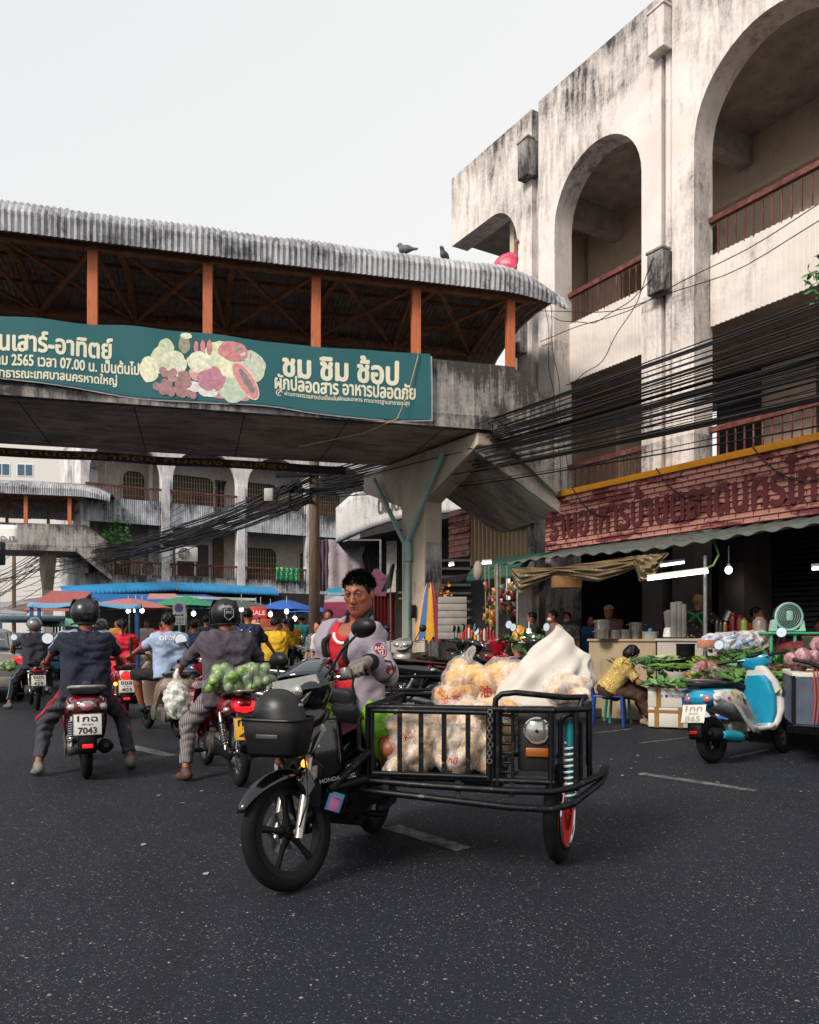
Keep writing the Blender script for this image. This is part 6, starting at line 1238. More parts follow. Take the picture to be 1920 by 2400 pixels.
# 2 red motorcycle, purple jacket, bag of green fruit on the tail
H2 = 27; P2 = rear_at(560, 1842, H2, .62); M2 = placeM(P2, H2); REDP = paint('red_bike_paint', '#7d0d1c', .18, 1.0)
moto('red motorcycle with yellow plate and green fruit tied on its tail', M2, REDP, plate_spec=dict(lines=('กกจ', '• สงขลา', '42'), bm=PLATE_Y, w=.215, h=.185), lit=True, mirrors=(1, 0), mshape='round', railm=STEEL)
J2 = pose((0, -.20, .80), lean=.08, hands=(V((-.30, .30, 1.0)), V((.32, .26, 1.03))), feet=(V((-.36, -.18, .09)), V((.26, -.05, .30))), head=(-.1, .05), elbow=((-1, -.45, -.5), (1, -.45, -.5)), knee=((-.45, 1, .3), (.5, 1, .3)))
p2 = person('rider in a faded purple jacket and black badge helmet on the red motorcycle', M2, J2, SKIN, .012, PURP, .93, STRT, .93, BRNS, helmet=dict(m=mat('satin_black_helmet', '#0e0e11', .42, var=.1), badge=('Stable', .09, .085)), f=1.06, belly=.01, hem=-.16, fitE=.024, footdir=((-.2, 1, -.1), (.2, 1, -.1)))
hm = [c for c in p2.children if c.name.startswith('helmet')][0]; q = MB()
H_ = J2['head']; f0 = wpl(H_ + V((.0, -.17, .02)), (1, 0, 0), (0, 0, 1)); wf = onto(hm, f0, .003); pts = [(-.04, .045), (.04, .045), (.04, -.02), (0, -.055), (-.04, -.02)]
q.tube([wf(*p) for p in pts + pts[:1]], .004, 6); q.build('badge', mat('badge_print', '#a8a8aa', .4), hm); text('PVC', mat('badge_print', '#a8a8aa', .4), hm, None, w=.055, bold=.03, warp=onto(hm, wpl(H_ + V((0, -.17, .035)), (1, 0, 0), (0, 0, 1)), .003))
def fruitbag(lab, M, n, ext, fr, fm, film, r=.045, name='fruit_bag', seed=3, tie=True):
    o = thing(name, lab, 'bag', M=M); rd = random.Random(seed); pts = []
    for i in range(n * 30):
        p = V((rd.uniform(-1, 1) * ext[0], rd.uniform(-1, 1) * ext[1], rd.uniform(.05, 1) * ext[2])); k = sqrt((p.x / ext[0]) ** 2 + (p.y / ext[1]) ** 2 + ((p.z - ext[2] * .4) / ext[2]) ** 2)
        if k < 1 and all((p - q_).length > r * 1.45 for q_ in pts): pts.append(p)
        if len(pts) >= n: break
    for i, p in enumerate(pts): m = MB(); k_ = rd.uniform(.8, 1.15); m.ell((0, 0, 0), (r * 1.2 * k_, r * k_, r * .92 * k_), 14, 10); m.v = [tuple(V(v_) * (1 + .09 * sin(v_[0] * 60 + v_[2] * 45 + i))) for v_ in m.v]; f_ = m.build(fr, fm, o, 180, loc=p, rot=(rd.random() * 3, rd.random() * 3, rd.random() * 3))
    q = SDF()
    for p in pts: q.cone(p, p, r * 1.12, k=.05)
    if tie: q.cone((-ext[0] * .9, 0, ext[2] * .3), (-ext[0] * 1.35, .02, ext[2] * .25), .02, .04, k=.04); q.cone((ext[0] * .9, 0, ext[2] * .4), (ext[0] * 1.3, .0, ext[2] * .35), .02, .035, k=.04)
    q.fn(folds(.004), 0, 'a'); q.build('film', .014, film, o); return o
FILM = clear_film('clear_bag_film', (.85, .87, .85), .10, .12); GREENF = mat('green_fruit', '#678a34', .4, var=.35, vscale=9, coat=.2)
fruitbag('clear bag of green fruit strapped on the red motorcycle tail', M2 @ Matrix.Translation((0, -.66, .835)), 46, (.27, .17, .185), 'fruit', GREENF, FILM, .047)
m = MB(); [m.tube([(x - .03, -.86, .82), (x, -.82, .99), (x + .02, -.68, 1.045), (x + .05, -.5, .98), (x + .06, -.46, .82)], .006, 6) for x in (-.09, .07)]
tag(m.build('cord', mat('dark_cord', '#2a2630', .8)), 'dark cord lashing the green fruit bag to the motorcycle', 'cord').matrix_world = M2
# shopping bag hanging from the left grip of rider 2
o = thing('shopping_bag', 'white translucent shopping bag of vegetables hanging by the purple-jacketed rider', 'bag', M=M2 @ Matrix.Translation((-.36, .22, .50)))
q = SDF(); q.cone((0, 0, .12), (0, 0, .22), .11, .12, k=.05); q.cone((0, 0, .22), (0, 0, .46), .10, .02, k=.06); q.fn(folds(.008), 0, 'a'); q.build('film', .012, clear_film('milky_bag_film', (.82, .83, .80), .5, .3), o)
for i in range(9): m = MB(); a = i * .7; m.tube([(.05 * cos(a), .05 * sin(a), .05), (.06 * cos(a), .06 * sin(a), .2), (.05 * cos(a + .3), .05 * sin(a + .3), .33)], [.02, .022, .012], 8); m.build('vegetable', mat('pale_radish', '#c8c8b0', .5, var=.2) if i % 2 else GREENF, o)
# 3 champagne scooter, light blue tee, red plate
H3 = 36; P3 = rear_at(420, 1729, H3, .60); M3 = placeM(P3, H3); CHAMP = paint('champagne_paint', '#8a7866', .25, .8)
scooter('champagne scooter with a red plate under the man in the light blue tee', M3, CHAMP, tail='twin', plate_spec=dict(lines=('ร.ย.แอลเซ็นเตอร์', 'ก-0354', 'สาขาสายบุรี'), bm=PLATE_R, im=PLATE_W, w=.23, h=.21, wl=(.8, .8, .6)), inner=CHAMP, mirrors=(0, 1))
J3 = pose((0, -.28, .80), lean=.12, hands=(V((-.335, .25, 1.03)), V((.335, .25, 1.03))), feet=(V((-.24, .12, .37)), V((.2, .15, .37))), head=(-.15, .0), elbow=((-1, -.3, -.5), (1, -.3, -.5)), knee=((-.8, 1, .3), (.6, 1, .3)))
p3 = person('bareheaded man in a light blue lettered tee on the champagne scooter', M3, J3, SKIN, .013, LBLUE, .40, BLKT, .52, mat('dark_sandal', '#1c1a1a', .8), f=1.08, collar=LBLUE)
sh3 = bpy.data.objects[p3['_s']]; text('CHAOYANG', WHITEP, sh3, None, w=.32, h=.055, bold=.06, shear=.2, warp=onto(sh3, wpl(J3['chest'] + V((.0, -.2, .115)), (1, 0, 0), (0, 0, 1)), .003))
for n in 'LR': q = MB(); e = lerp(J3['s' + n], J3['e' + n], .80); d = (J3['e' + n] - J3['s' + n]).normalized(); a = d.orthogonal().normalized(); b = d.cross(a); q.tube([e + (a * cos(t) + b * sin(t)) * .066 for t in np.linspace(0, 2 * pi, 17)[:-1]], .008, 6, closed=True); q.build('cuff_trim', mat('red_trim', '#b3243c', .8), p3)
# 4 red and white scooter, woman in red
H4 = 26; P4 = rear_at(292, 1684, H4, .60); M4 = placeM(P4, H4)
scooter('red and white scooter with yellow-framed plate 403', M4, REDP, tail='shield', lit=True, plate_spec=dict(lines=('ขขล', 'พัทลุง', '403'), w=.22, h=.185, frame=PLATE_Y), indicator=-1, mirrors=(1, 0), sidepanel=REDP, tailm=WHITEP)
J4 = pose((0, -.30, .80), lean=.06, hands=(V((-.335, .25, 1.03)), V((.335, .25, 1.03))), feet=(V((-.18, .15, .38)), V((.2, .15, .38))), S=.95, head=(0, 0))
p4 = person('woman in a red jacket with black stripe and ponytail on a scooter', M4, J4, SKIN2, .014, REDJ, .9, BLKT, .95, GREYS, ponytail=True, hem=-.16, f=1.05)
on_shirt(p4, '_s', 'stripe', [J4['pel'] + J4['up'] * t + V((.13, -.2, 0)) for t in np.linspace(-.12, .47, 12)], .028, BLACKFAB)
# 5 black motorcycle and silver helmet far left
H5 = 30; P5 = rear_at(87, 1664, H5, .62); M5 = placeM(P5, H5); BLKP = paint('black_bike_paint', '#101013', .2, .9)
moto('black motorcycle with white plate 429 behind the pale car', M5, BLKP, plate_spec=dict(lines=('งขท', 'สงขลา', '429'), w=.22, h=.185), mirrors=(1, 0), mshape='round', lit=False)
J5 = pose((0, -.22, .80), lean=.10, hands=(V((-.31, .26, 1.03)), V((.31, .26, 1.03))), feet=(V((-.40, -.12, .09)), V((.25, -.05, .3))), S=.98, elbow=((-1, -.3, -.4), (1, -.3, -.4)), knee=((-.45, 1, .3), (.5, 1, .3)))
p5 = person('rider in a dark patterned tee and silver helmet at the far left', M5, J5, SKIN, .014, DCAMO, .45, BLKT, .93, GREYS, helmet=dict(m=mat('silver_helmet', '#8e8e90', .3, .5, .08)), f=1.05, hem=-.12, footdir=((-.4, 1, 0), (.2, 1, 0)))
on_shirt(p5, '_t', 'stripe', [lerp(J5['hL'] + V((-.12, -.04, 0)), J5['kL'] + V((-.1, -.04, 0)), t) for t in np.linspace(0, 1, 8)] + [lerp(J5['kL'], J5['aL'], t) + V((-.1, -.04, 0)) for t in np.linspace(.1, .85, 7)], .006, mat('pale_blue_piping', '#7fa3c4', .8))
fruitbag('clear bag of green vegetables hanging from the black motorcycle at left', M5 @ Matrix.Translation((-.40, .2, .66)), 8, (.11, .09, .18), 'vegetable', GREENF, FILM, .05, seed=5, tie=False)
# riders further up the queue
M6 = placeM((at(236, HY, 16.5)).xy.to_3d(), 26); J6 = pose((0, -.25, .8), lean=.1, hands=(V((-.3, .3, 1)), V((.3, .3, 1))), feet=(V((-.3, 0, .1)), V((.3, 0, .1)))); moto('motorcycle mostly hidden beyond the woman in red', M6, BLKP, mirrors=(0, 0)); person('rider in blue with a white-rimmed helmet beyond the woman in red', M6, J6, SKIN, .02, mat('bright_blue_tee', '#2a5fa8', .8), .5, BLKT, .9, GREYS, helmet=dict(m=mat('white_black_helmet', '#55555a', .3)))
M7 = placeM((at(455, HY, 15.5)).xy.to_3d(), 15); scooter('blue scooter waiting beyond the man in light blue', M7, paint('blue_scooter_paint', '#1f4f9a', .25, .6), mirrors=(1, 1)); J7 = pose((0, -.25, .8), lean=.15, hands=(V((-.3, .3, 1)), V((.3, .3, 1))), feet=(V((-.3, 0, .1)), V((.3, 0, .1)))); person('rider in dark blue on the blue scooter beyond the light blue tee', M7, J7, SKIN, .02, mat('dusk_blue_tee', '#24365c', .8), .5, BLKT, .9, GREYS)
# pale car at the left edge
car = thing('parked_car', 'pale champagne saloon car at the left edge with its tail light lit', 'car', M=placeM((-9.05, 16.6), 26)); CARP = paint('pale_car_paint', '#aaa69c', .25, .9)
m = MB(); secs = [(-2.15, .72, .42, .80), (-2.1, .80, .35, .95), (-1.8, .86, .28, 1.00), (-1.0, .88, .25, .97), (.3, .88, .25, .95), (1.2, .87, .25, .92), (1.9, .82, .28, .82), (2.15, .7, .35, .70)]
m = yloft(secs, 32, 4.5); m.build('body', CARP, car, 60); m = yloft([(-1.75, .62, .9, .98), (-1.35, .66, .9, 1.22), (-.8, .66, .9, 1.40), (.0, .66, .9, 1.44), (.5, .65, .9, 1.36), (1.1, .62, .88, .98)], 28, 3.6); m.build('roof', CARP, car, 60)
m = MB(); m.grid(lambda u, v: ((u - .5) * (1.22 - .12 * v), -1.76 + .82 * v, 1.0 + .37 * v + .035 - .06 * (2 * u - 1) ** 2 * .6), 10, 6); m.build('rear_window', mat('car_glass', '#3a4650', .06, var=0, spec=.8), car, 180, fix=False, solid=.01)
for s in (-1, 1):
    m = MB(); m.grid(lambda u, v: (s * (.672 - .02 * v), -1.3 + 2.0 * u, .98 + .36 * v * min(1, 3 * u, 3 * (1 - u) + .15)), 12, 4); m.build('side_window', mat('car_glass', '#3a4650', .06, var=0, spec=.8), car, 180, fix=False, solid=.01)
    m = MB(); m.loft([sup((s * .70, -2.10 + d, .80), a_, b_, 18, 2.5) for d, a_, b_ in ((-.03, .11, .05), (.05, .16, .085), (.25, .17, .08))]); m.build('tail_light', LENS_RL, car, 60)
    for y in (-1.3, 1.3): w_ = wheel(car, y, .31, .2, None, rim=ALU); w_.location = (s * .78, y, .31)
m = MB(); m.rbox((0, -2.16, .40), (1.5, .1, .2), .04); m.build('bumper', CARP, car); m = MB(); m.rbox((0, -2.17, .72), (.34, .01, .12), .008); m.build('number_plate', PLATE_W, car)
van = thing('pickup_truck', 'blue-grey songthaew truck with a pale blue roof rack beyond the silver helmet', 'truck', M=placeM(at(70, HY, 23.5).xy.to_3d(), 28)); m = MB(); m.rbox((0, 0, 1.0), (1.7, 4.2, .7), .1); m.rbox((0, 0, 1.75), (1.66, 4.0, .16), .06); m.build('body', mat('blue_grey_paint', '#566a7a', .35, var=.1), van)
for x in (-.78, .78):
    for y in (-1.9, -.6, .7, 1.9): m = MB(); m.mm((x - .03, y - .03, 1.3), (x + .03, y + .03, 1.7)); m.build('roof_post', mat('blue_grey_paint', '#566a7a', .35), van, 0)
for s in (-1, 1):
    for y in (-1.3, 1.3): w_ = wheel(van, y, .33, .2, None, rim=ALU); w_.location = (s * .74, y, .33)
cart = thing('market_cart', 'market cart with a sagging pale blue canopy behind the navy jersey rider', 'cart', loc=at(205, HY, 20).xy.to_3d(), rz=.3); m = MB(); m.grid(lambda u, v: (-1.3 + 2.6 * u, -.7 + 1.4 * v, 1.98 + .12 * sin(pi * v) - .05 * sin(u * 9) * (1 - v)), 16, 8); m.build('canopy', mat('pale_blue_canvas', '#5f93b4', .7, var=.1), cart, 180, fix=False, solid=.015)
for x in (-1.2, 1.2):
    for y in (-.6, .6): m = MB(); m.mm((x - .04, y - .04, 0), (x + .04, y + .04, 2.0)); m.build('post', mat('blue_post', '#1f5f94', .6), cart, 0); m = MB(); m.rbox((0, 0, .7), (2.4, 1.2, .5), .03); m.build('body', mat('blue_post', '#1f5f94', .6), cart)
# ---------------------------------------------------------------- motorcycle with sidecar, its driver and load
HM = placeM((-.434, 4.616), 161.0); HI = HM.inverted(); SA = radians(-22); HS = steerM((0, .43, .80), SA)
def ray_local(Mi, px, py, ax, val):
    o = Mi @ V((0, 0, CH)); d = (Mi.to_3x3() @ V(((px - CX) / F, 1, (HY - py) / F))); t = (val - o[ax]) / d[ax]; return o + d * t
GLOSSK = paint('glossy_black_blue', '#06080c', .14, .55); MARV = mat('maroon_vinyl', '#4a1620', .5, var=.15)
hb = moto('black motorcycle with a helmet in its basket, pulling a caged sidecar', HM, GLOSSK, mirrors=(0, 0), style='alloy', steer=SA, seat=MARV, hero=True, R=.292, bars=(.285, .185))
for c in hb.children:
    if c.name.startswith('spine_cover'): c.data.materials[0] = MARV
mirror(hb, HS, (-.17, .35, 1.06), (-.375, .25, 1.275), 'oval', glass_dir=(.05, -1, .12), r=.063); mirror(hb, HS, (.15, .40, 1.03), (.215, .34, 1.19), 'oval', glass_dir=(-.1, -1, .1), r=.06)
m = MB()      # smoked visor over the lamp
m.grid(lambda u, v: ((u - .5) * (.27 - .13 * v), .575 - .10 * abs(2 * u - 1) ** 2 - .17 * v, 1.05 + .10 * v - .03 * v * v + .01 * (1 - (2 * u - 1) ** 2)), 12, 6); vz = m.build('visor', mat('smoked_blue_visor', '#10202a', .07, coat=1.0), hb, 180, fix=False, solid=.006); vz.matrix_local = HS
CS = HS @ Matrix.Translation((0, .38, 1.01)) @ Matrix.Diagonal((1.18, 1.12, 1.2, 1)) @ Matrix.Translation((0, -.45, -1.0))
for c in hb.children:
    if c.name.split('.')[0] in ('head_cowl', 'headlight', 'visor'): c.matrix_local = CS
m = MB(); m.rbox((-.24, .29, 1.055), (.05, .05, .06), .01); m.cyl((-.20, .31, 1.08), (-.20, .31, 1.135), .012, n=8); rv = m.build('brake_reservoir', STEEL, hb); rv.matrix_local = HS
for s in (-1, 1):   # long indicator lenses wrapping the front
    m = MB(); m.loft([[(s * x, y + e, z) for x, y, z in ((.045, .545, .60), (.085, .525, .64), (.165, .475, .80), (.15, .485, .835), (.10, .53, .72))] for e in (0, .02)]); m.build('indicator', LENS_W, hb, 30); m = MB(); m.ell((s * .075, .555, .635), (.016, .012, .02), 12, 8); m.build('indicator', LENS_OL if s < 0 else LENS_O, hb)
    m = MB(); m.loft([[(s * x, y + e, z) for x, y, z in ((.09, .50, .50), (.12, .49, .56), (.12, .49, .62), (.085, .52, .61), (.075, .53, .55))] for e in (0, .02)]); m.build('position_light', LENS_W, hb, 30)
    m = MB(); m.loft([[(s * x, y + e, z) for x, y, z in ((.05, .52, .42), (.13, .48, .40), (.14, .45, .60), (.10, .50, .66), (.06, .53, .6))] for e in (0, .012)]); m.build('lower_fairing', GLOSSK, hb, 30)
bk = MB(); rings = []
for z, k in ((.70, .80), (.72, .86), (.80, .93), (.88, 1.0)): rings.append(sup((0, .69, z), .160 * k, .122 * k, 28, 4.5, ('x', 'y')))
bk.loft(rings, cap=False); bk.add(rings[0], [tuple(range(27, -1, -1))]); bko = bk.build('basket', mat('black_mesh_plastic', '#08080a', .6, var=.3, bump=.6, bscale=160, spec=.25), hb, 50, solid=.006)
m = MB(); m.tube(rings[-1], .0085, 8, closed=True); m.build('rim', BLACKP, bko); m = MB(); m.rbox((0, .806, .80), (.12, .01, .022), .004); m.build('badge', mat('grey_badge', '#3a3a3e', .4), bko)
m = MB(); m.tube([(-.10, .47, .60), (-.10, .5, .69), (-.10, .8, .69)], .008, 6); m.tube([(.10, .47, .60), (.10, .5, .69), (.10, .8, .69)], .008, 6); m.build('bracket', DARKM, bko)
fp = [c for c in hb.children if c.name.startswith('front_panel')][0]
m = MB(); m.loft([sup((0, y, z), w_, d_, 22, 2.8, ('x', 'y')) for z, y, w_, d_ in ((.78, .50, .10, .06), (.86, .47, .165, .085), (.905, .45, .17, .085), (.925, .43, .12, .05))]); tp = m.build('front_panel', GLOSSK, hb, 60)
text('HONDA', WHITEP, tp, None, w=.105, h=.022, bold=.06, shear=.2, warp=onto(tp, wpl((.03, .52, .93), (-1, 0, 0), (0, -1, .35)), .002)); text('HONDA', mat('chrome_letters', '#b9b9b9', .3, .6), hb, wpl((-.185, .475, .545), (-.75, -.66, .15), (.05, .1, 1)), w=.11, h=.02, bold=.05)
st_ = MB(); st_.rbox((0, 0, 0), (.085, .003, .10), .008); so = st_.build('sticker', mat('blue_sticker', '#3a84ad', .4), hb); so.matrix_local = Matrix.Translation((-.192, .43, .42)) @ Matrix.Rotation(radians(222), 4, 'Z') @ Matrix.Rotation(.35, 4, 'Y'); st_ = MB(); st_.rbox((0, -.003, -.008), (.06, .003, .075), .006); st_.build('sticker_print', mat('pink_sticker', '#b06a94', .4), so); text('COMBI', INK, so, wpl((0, -.005, .02), (1, 0, 0), (0, 0, 1)), w=.05)
m = MB(); m.tube([(-.09, .52, .74), (-.13, .56, .55), (-.14, .60, .42), (-.11, .63, .33), (-.06, .62, .285)], .005, 6); bc = m.build('brake_hose', BLACKP, hb); bc.matrix_local = HS
# spare helmet riding in the basket
hp = thing('helmet', 'glossy black full helmet resting in the front basket', 'helmet', M=HM @ Matrix.Translation((0, .685, .897)) @ Matrix.Scale(.9, 4) @ Matrix.Rotation(radians(70), 4, 'Z'))
q = SDF(); q.ell((0, 0, .01), (.132, .155, .135), .02); q.ell((0, .06, -.05), (.105, .11, .06), .05); q.cut((0, 0, -.09), (0, .1, -1), .02); q.box((0, .165, .03), (.15, .05, .004), .001, .004, op='s'); q.box((.125, .05, .05), (.02, .12, .004), .001, .004, op='s'); q.box((-.125, .05, .05), (.02, .12, .004), .001, .004, op='s'); sh_ = q.build('shell', .0065, mat('satin_helmet_shell', '#0c0c0e', .42, var=.12), hp, relax=2)
text('sunny', mat('badge_print', '#a8a8aa', .4), sh_, None, w=.075, h=.02, bold=.05, shear=.3, warp=onto(sh_, wpl((-.06, .17, .065), (-1, -.3, 0), (0, -.2, 1)), .002))
# ------------------------------------------------ sidecar
SMK = placeM((-.231, 4.40), 168.0); SI = SMK.inverted()
FRM = mat('worn_black_steel', '#1c1d21', .42, .7, .4, 14, dirt='#5a5652', damt=.16, dscale=22)
sc_ = thing('sidecar', 'black welded steel sidecar cage with round headlamp and red wheel', 'sidecar', M=SMK)
def U(u, y, z): return (-.93 * u, .93 * y, .091 + .93 * z)
m = MB(); T = .0165; zt, zb = .867, .455; W_, Dp = 1.10, 1.02
def tb(*p, r=T): m.tube([U(*a) for a in p], r, 10)
tb((0, 0, zt), (W_, 0, zt), r=.019); tb((W_, 0, zt), (W_ + .16, -.10, zt), (W_ + .2, -.3, zt), (W_ + .2, -Dp, zt)); tb((0, 0, zt), (0, -Dp, zt)); tb((0, -Dp, zt), (W_ + .2, -Dp, zt))
for u, y in ((0, 0), (.745, 0), (.775, 0), (W_ - .02, 0), (0, -Dp), (W_ + .2, -Dp), (W_ + .12, -.08), (W_ + .2, -.35), (0, -.5), (.775, -Dp)): tb((u, y, .40), (u, y, zt), r=.016)
for z in (zb,): tb((0, 0, z), (W_, 0, z)); tb((0, 0, z), (0, -Dp, z)); tb((0, -Dp, z), (W_, -Dp, z)); tb((.775, 0, z), (.775, -Dp, z))
m.build('cage_frame', FRM, sc_)
m = MB()       # tail-gate with its four bars
tb((.03, .02, zb + .02), (.725, .02, zb + .02), r=.014); tb((.03, .02, zt - .02), (.725, .02, zt - .02), r=.014); tb((.03, .02, zb), (.03, .02, zt), r=.014); tb((.725, .02, zb), (.725, .02, zt), r=.014)
for px in (937, 987, 1041, 1097): u = -ray_local(SI, px, 1730, 1, .02)[0] / .93; m.beam(U(u, .02, zb + .01), U(u, .02, zt), .026, .012)
m.build('gate', FRM, sc_, 40)
m = MB()
for k in range(7): z = .50 + .055 * k; tb((.79, -.03, z), (.79, -.4, z), r=.008); tb((.79, -.03, z), (.87, -.03, z), r=.008)
for y in (-.03, -.2, -.4): tb((.79, y, .45), (.79, y, .86), r=.010)
tb((.86, -.03, .45), (.86, -.03, .86), r=.010); m.build('side_grid', FRM, sc_)
m = MB(); tb((.76, 0, zt), (.765, 0, .925), (.80, -.0, .955), (.88, -.0, .965), (1.0, 0, .955), (1.16, -.08, .935), (1.27, -.2, .93), (1.30, -.45, .93), (1.30, -Dp, .93)); tb((1.24, -.16, zt), (1.26, -.18, .93)); tb((1.30, -.6, zt), (1.30, -.6, .93)); m.build('load_rail', FRM, sc_)
m = MB()       # double bumper
for dz, f0, kk in ((0, .02, 1.0), (-.055, .045, 1.06)): tb((-.03, f0, .43 + dz), (.4, f0 + .03, .418 + dz * 1.2), (.85, f0 + .045, .41 + dz * 1.6), (1.08, f0 + .03, .41 + dz * 1.7), (1.2, f0 - .04, .425 + dz * 1.6), (1.36 * 1.0, -.22, .47 + dz * .8), (1.40, -.5, .47 + dz * .6), r=.019)
for u in (.12, .55, .86): m.beam(U(u, .045, .36), U(u, .03, .45), .03, .012)
m.build('bumper', FRM, sc_)
m = MB(); m.mm(U(0, -Dp, .432), U(.78, -.005, .446)); m.build('floor_plate', mat('dirty_deck', '#2b2825', .8, var=.3), sc_, 0); m = MB(); m.mm(U(.55, -.6, .36), U(.78, -.2, .43)); m.build('axle_box', DARKM, sc_, 0)
bx = MB(); bx.rbox(U(.99, -.33, .68), (.195, .46, .335), .012); bx.mm(U(.86, -.075, .475), U(1.10, -.06, .50)); box_ = bx.build('lamp_box', mat('matt_black_tin', '#1b1a1a', .55, .3, .25, 8, dirt='#3a302a', damt=.3), sc_, 40)
hl = ray_local(SI, 1259, 1712, 1, -.074); LM = Matrix.Translation((hl[0], -.074, hl[2])) @ Matrix.Rotation(-pi / 2, 4, 'X')
m = MB(); m.lathe([(.072, -.02), (.074, .012), (.066, .02), (.062, .014)], 36, LM, cap=False); lo = m.build('headlamp', CHROME, sc_); m = MB(); m.lathe([(.0, .030), (.02, .028), (.045, .021), (.063, .012)], 36, LM, cap=False); m.build('lens', HEADL, lo, fix=False); m = MB(); m.ell(tuple(LM @ V((0, 0, .03))), (.01, .004, .01), 12, 6); m.build('bulb_cap', DARKM, lo)
am = ray_local(SI, 1260, 1763, 1, -.07); m = MB(); m.rbox((am[0], -.066, am[2]), (.125, .016, .047), .004); m.build('amber_reflector', mat('amber_plastic', '#8a4a14', .3, var=.1, coat=.4), sc_)
swM = SI @ placeM((.862, 4.53), 157); wh = wheel(sc_, 0, .28, .095, None, rim=mat('red_rim_paint', '#d8301c', .35, var=.1), spokes=4); wh.matrix_local = swM @ Matrix.Translation((0, 0, .28)); m = MB(); m.lathe([(.10, .045), (.185, .043), (.185, .047), (.10, .049)], 30, Matrix.Rotation(-pi / 2, 4, 'Y'), cap=False); m.build('wheel_plate', mat('red_rim_paint', '#d8301c', .35), wh); m = MB(); m.torus((-.046, 0, 0), .192, .010, 40, 8, axis='x'); m.build('rim_ring', CHROME, wh)
TEALP = mat('teal_shock_paint', '#0d6f7a', .4, var=.1); spring(sc_, U(1.185, -.13, .30), U(1.185, -.13, .80), .034, 9, (TEALP, mat('white_spring', '#b9bdbd', .4)))
m = MB(); tb((1.13, -.10, .40), (1.13, -.10, .78), (1.15, -.10, .82), (1.19, -.11, .835), (1.225, -.12, .82), (1.245, -.13, .78), (1.245, -.13, .42), r=.014); m.build('shock_arch', FRM, sc_)
m = MB(); m.rbox(U(1.09, -.2, .63), (.012, .06, .26), .004); m.build('blue_strip', mat('blue_strip_paint', '#1c5f9c', .5), sc_); m = MB(); m.add([U(1.10, -.3, .42), U(1.22, -.35, .42), U(1.22, -.36, .27)], [(0, 1, 2)]); m.build('mud_flap', RUBBER, sc_, 0, solid=.008)
m = MB(); p = V(U(.735, .04, .855))
for k in range(13): c = p + V((-.003 * sin(k), .0, -.022 * k)); m.torus(tuple(c), .012, .0035, 12, 6, axis='x' if k % 2 else 'y', sc_=(1, 1))
m.build('chain', STEEL, sc_)
m = MB(); a0 = ray_local(HI, 772, 1850, 0, -.17); HtoS = SI @ HM
for px, py in ((866, 1762), (862, 1828)):
    a, b = HtoS @ a0, SI @ at(px, py, 4.38); m.tube([a, b], .017, 8); n = 26
    for k in range(n): c = a.lerp(b, (k + .5) / n); m.torus(tuple(c), .018, .005, 8, 5, axis='y')
m.build('brace', FRM, sc_, 50)
m = MB(); tb((-.02, -.75, .5), (-.30, -.70, .5), r=.02); m.build('coupling', FRM, sc_); m = MB(); tb((-.02, -.2, .42), (-.28, -.1, .35), r=.02); m.build('coupling', FRM, sc_); m = MB(); m.tube([U(-.02, .02, .80), U(-.045, .03, .80), U(-.05, .03, .62), U(-.02, .02, .60)], .014, 8); m.build('coupling', FRM, sc_)
# load: noodle bags, white sack
random.seed(5)
NOOC = dotted('cream_noodles', '#cbb089', '#ae8468', 130, .45, .6); NOOY = dotted('yellow_noodles', '#d89e1c', '#b07a14', 130, .45, .6); BFILM = clear_film('noodle_bag_film', (.86, .84, .80), .24, .12); RPR = mat('red_print', '#b3242c', .5)
def noodlebag(lab, c, ext, n, nm, r0=.06, top=None, seed=1, prints=(), rz=0.0):
    o = thing('noodle_bag', lab, 'bag', M=SMK @ Matrix.Translation(V(c)) @ Matrix.Rotation(rz, 4, 'Z'), group='bags of noodles in the sidecar'); rd = random.Random(seed); pts = []; r = r0 * 1.25
    for i in range(n * 90):
        p = V((rd.uniform(-1, 1) * max(.01, ext[0] - r), rd.uniform(-1, 1) * max(.01, ext[1] - r), rd.uniform(r * .8, max(r, ext[2] - r * .6))))
        if all((p - q_).length > r * 1.02 for q_ in pts): pts.append(p)
        if len(pts) >= n: break
    q = SDF(); fq = SDF()
    for p in pts:
        d = V((rd.uniform(-1, 1), rd.uniform(-1, 1), rd.uniform(-.5, .5))).normalized() * r * .7; q = SDF(); q.cone(p - d, p + d, r * .72, r * .66, k=.02); q.fn(lambda P, a=rd.uniform(2, 9): .003 * np.sin(P[0] * 150 + 5 * np.sin(P[2] * 30 + a)) + .003 * np.sin(P[2] * 170 + 4 * np.sin(P[1] * 40 + a)), 0, 'a'); q.build('noodle_bundle', .012, nm if rd.random() < .85 else NOOC, o); fq.cone(p - d, p + d, r * .88, r * .82, k=.06)
    if top: fq.cone((0, 0, ext[2] - .06), V(top), r * .9, .012, k=.05)
    fq.fn(folds(.007), 0, 'a'); f_ = fq.build('film', .012, BFILM, o)
    for s, x, z, w_, rt in prints: text(s, RPR, f_, None, w=w_, bold=.018, warp=onto(f_, wpl((x, .4, z), (-cos(rt), 0, sin(rt)), (sin(rt), 0, cos(rt))), .002))
    return o
noodlebag('bag of pale noodles low at the driver end of the sidecar', U(.24, -.14, .448), (.15, .12, .32), 10, NOOC, .062, seed=2, prints=(('บะหมี่', .02, .22, .09, .5),))
noodlebag('front middle bag of pale noodles behind the gate bars', U(.55, -.13, .448), (.18, .12, .27), 11, NOOC, .062, seed=3, prints=(('บะหมี่', .05, .12, .09, -.3),))
noodlebag('bag of pale noodles heaped behind the front middle bag', U(.48, -.42, .448), (.22, .14, .40), 14, NOOC, .066, seed=4)
noodlebag('bag of yellow noodles beside the grid panel', U(.74, -.26, .448), (.10, .18, .42), 12, NOOY, .058, seed=5)
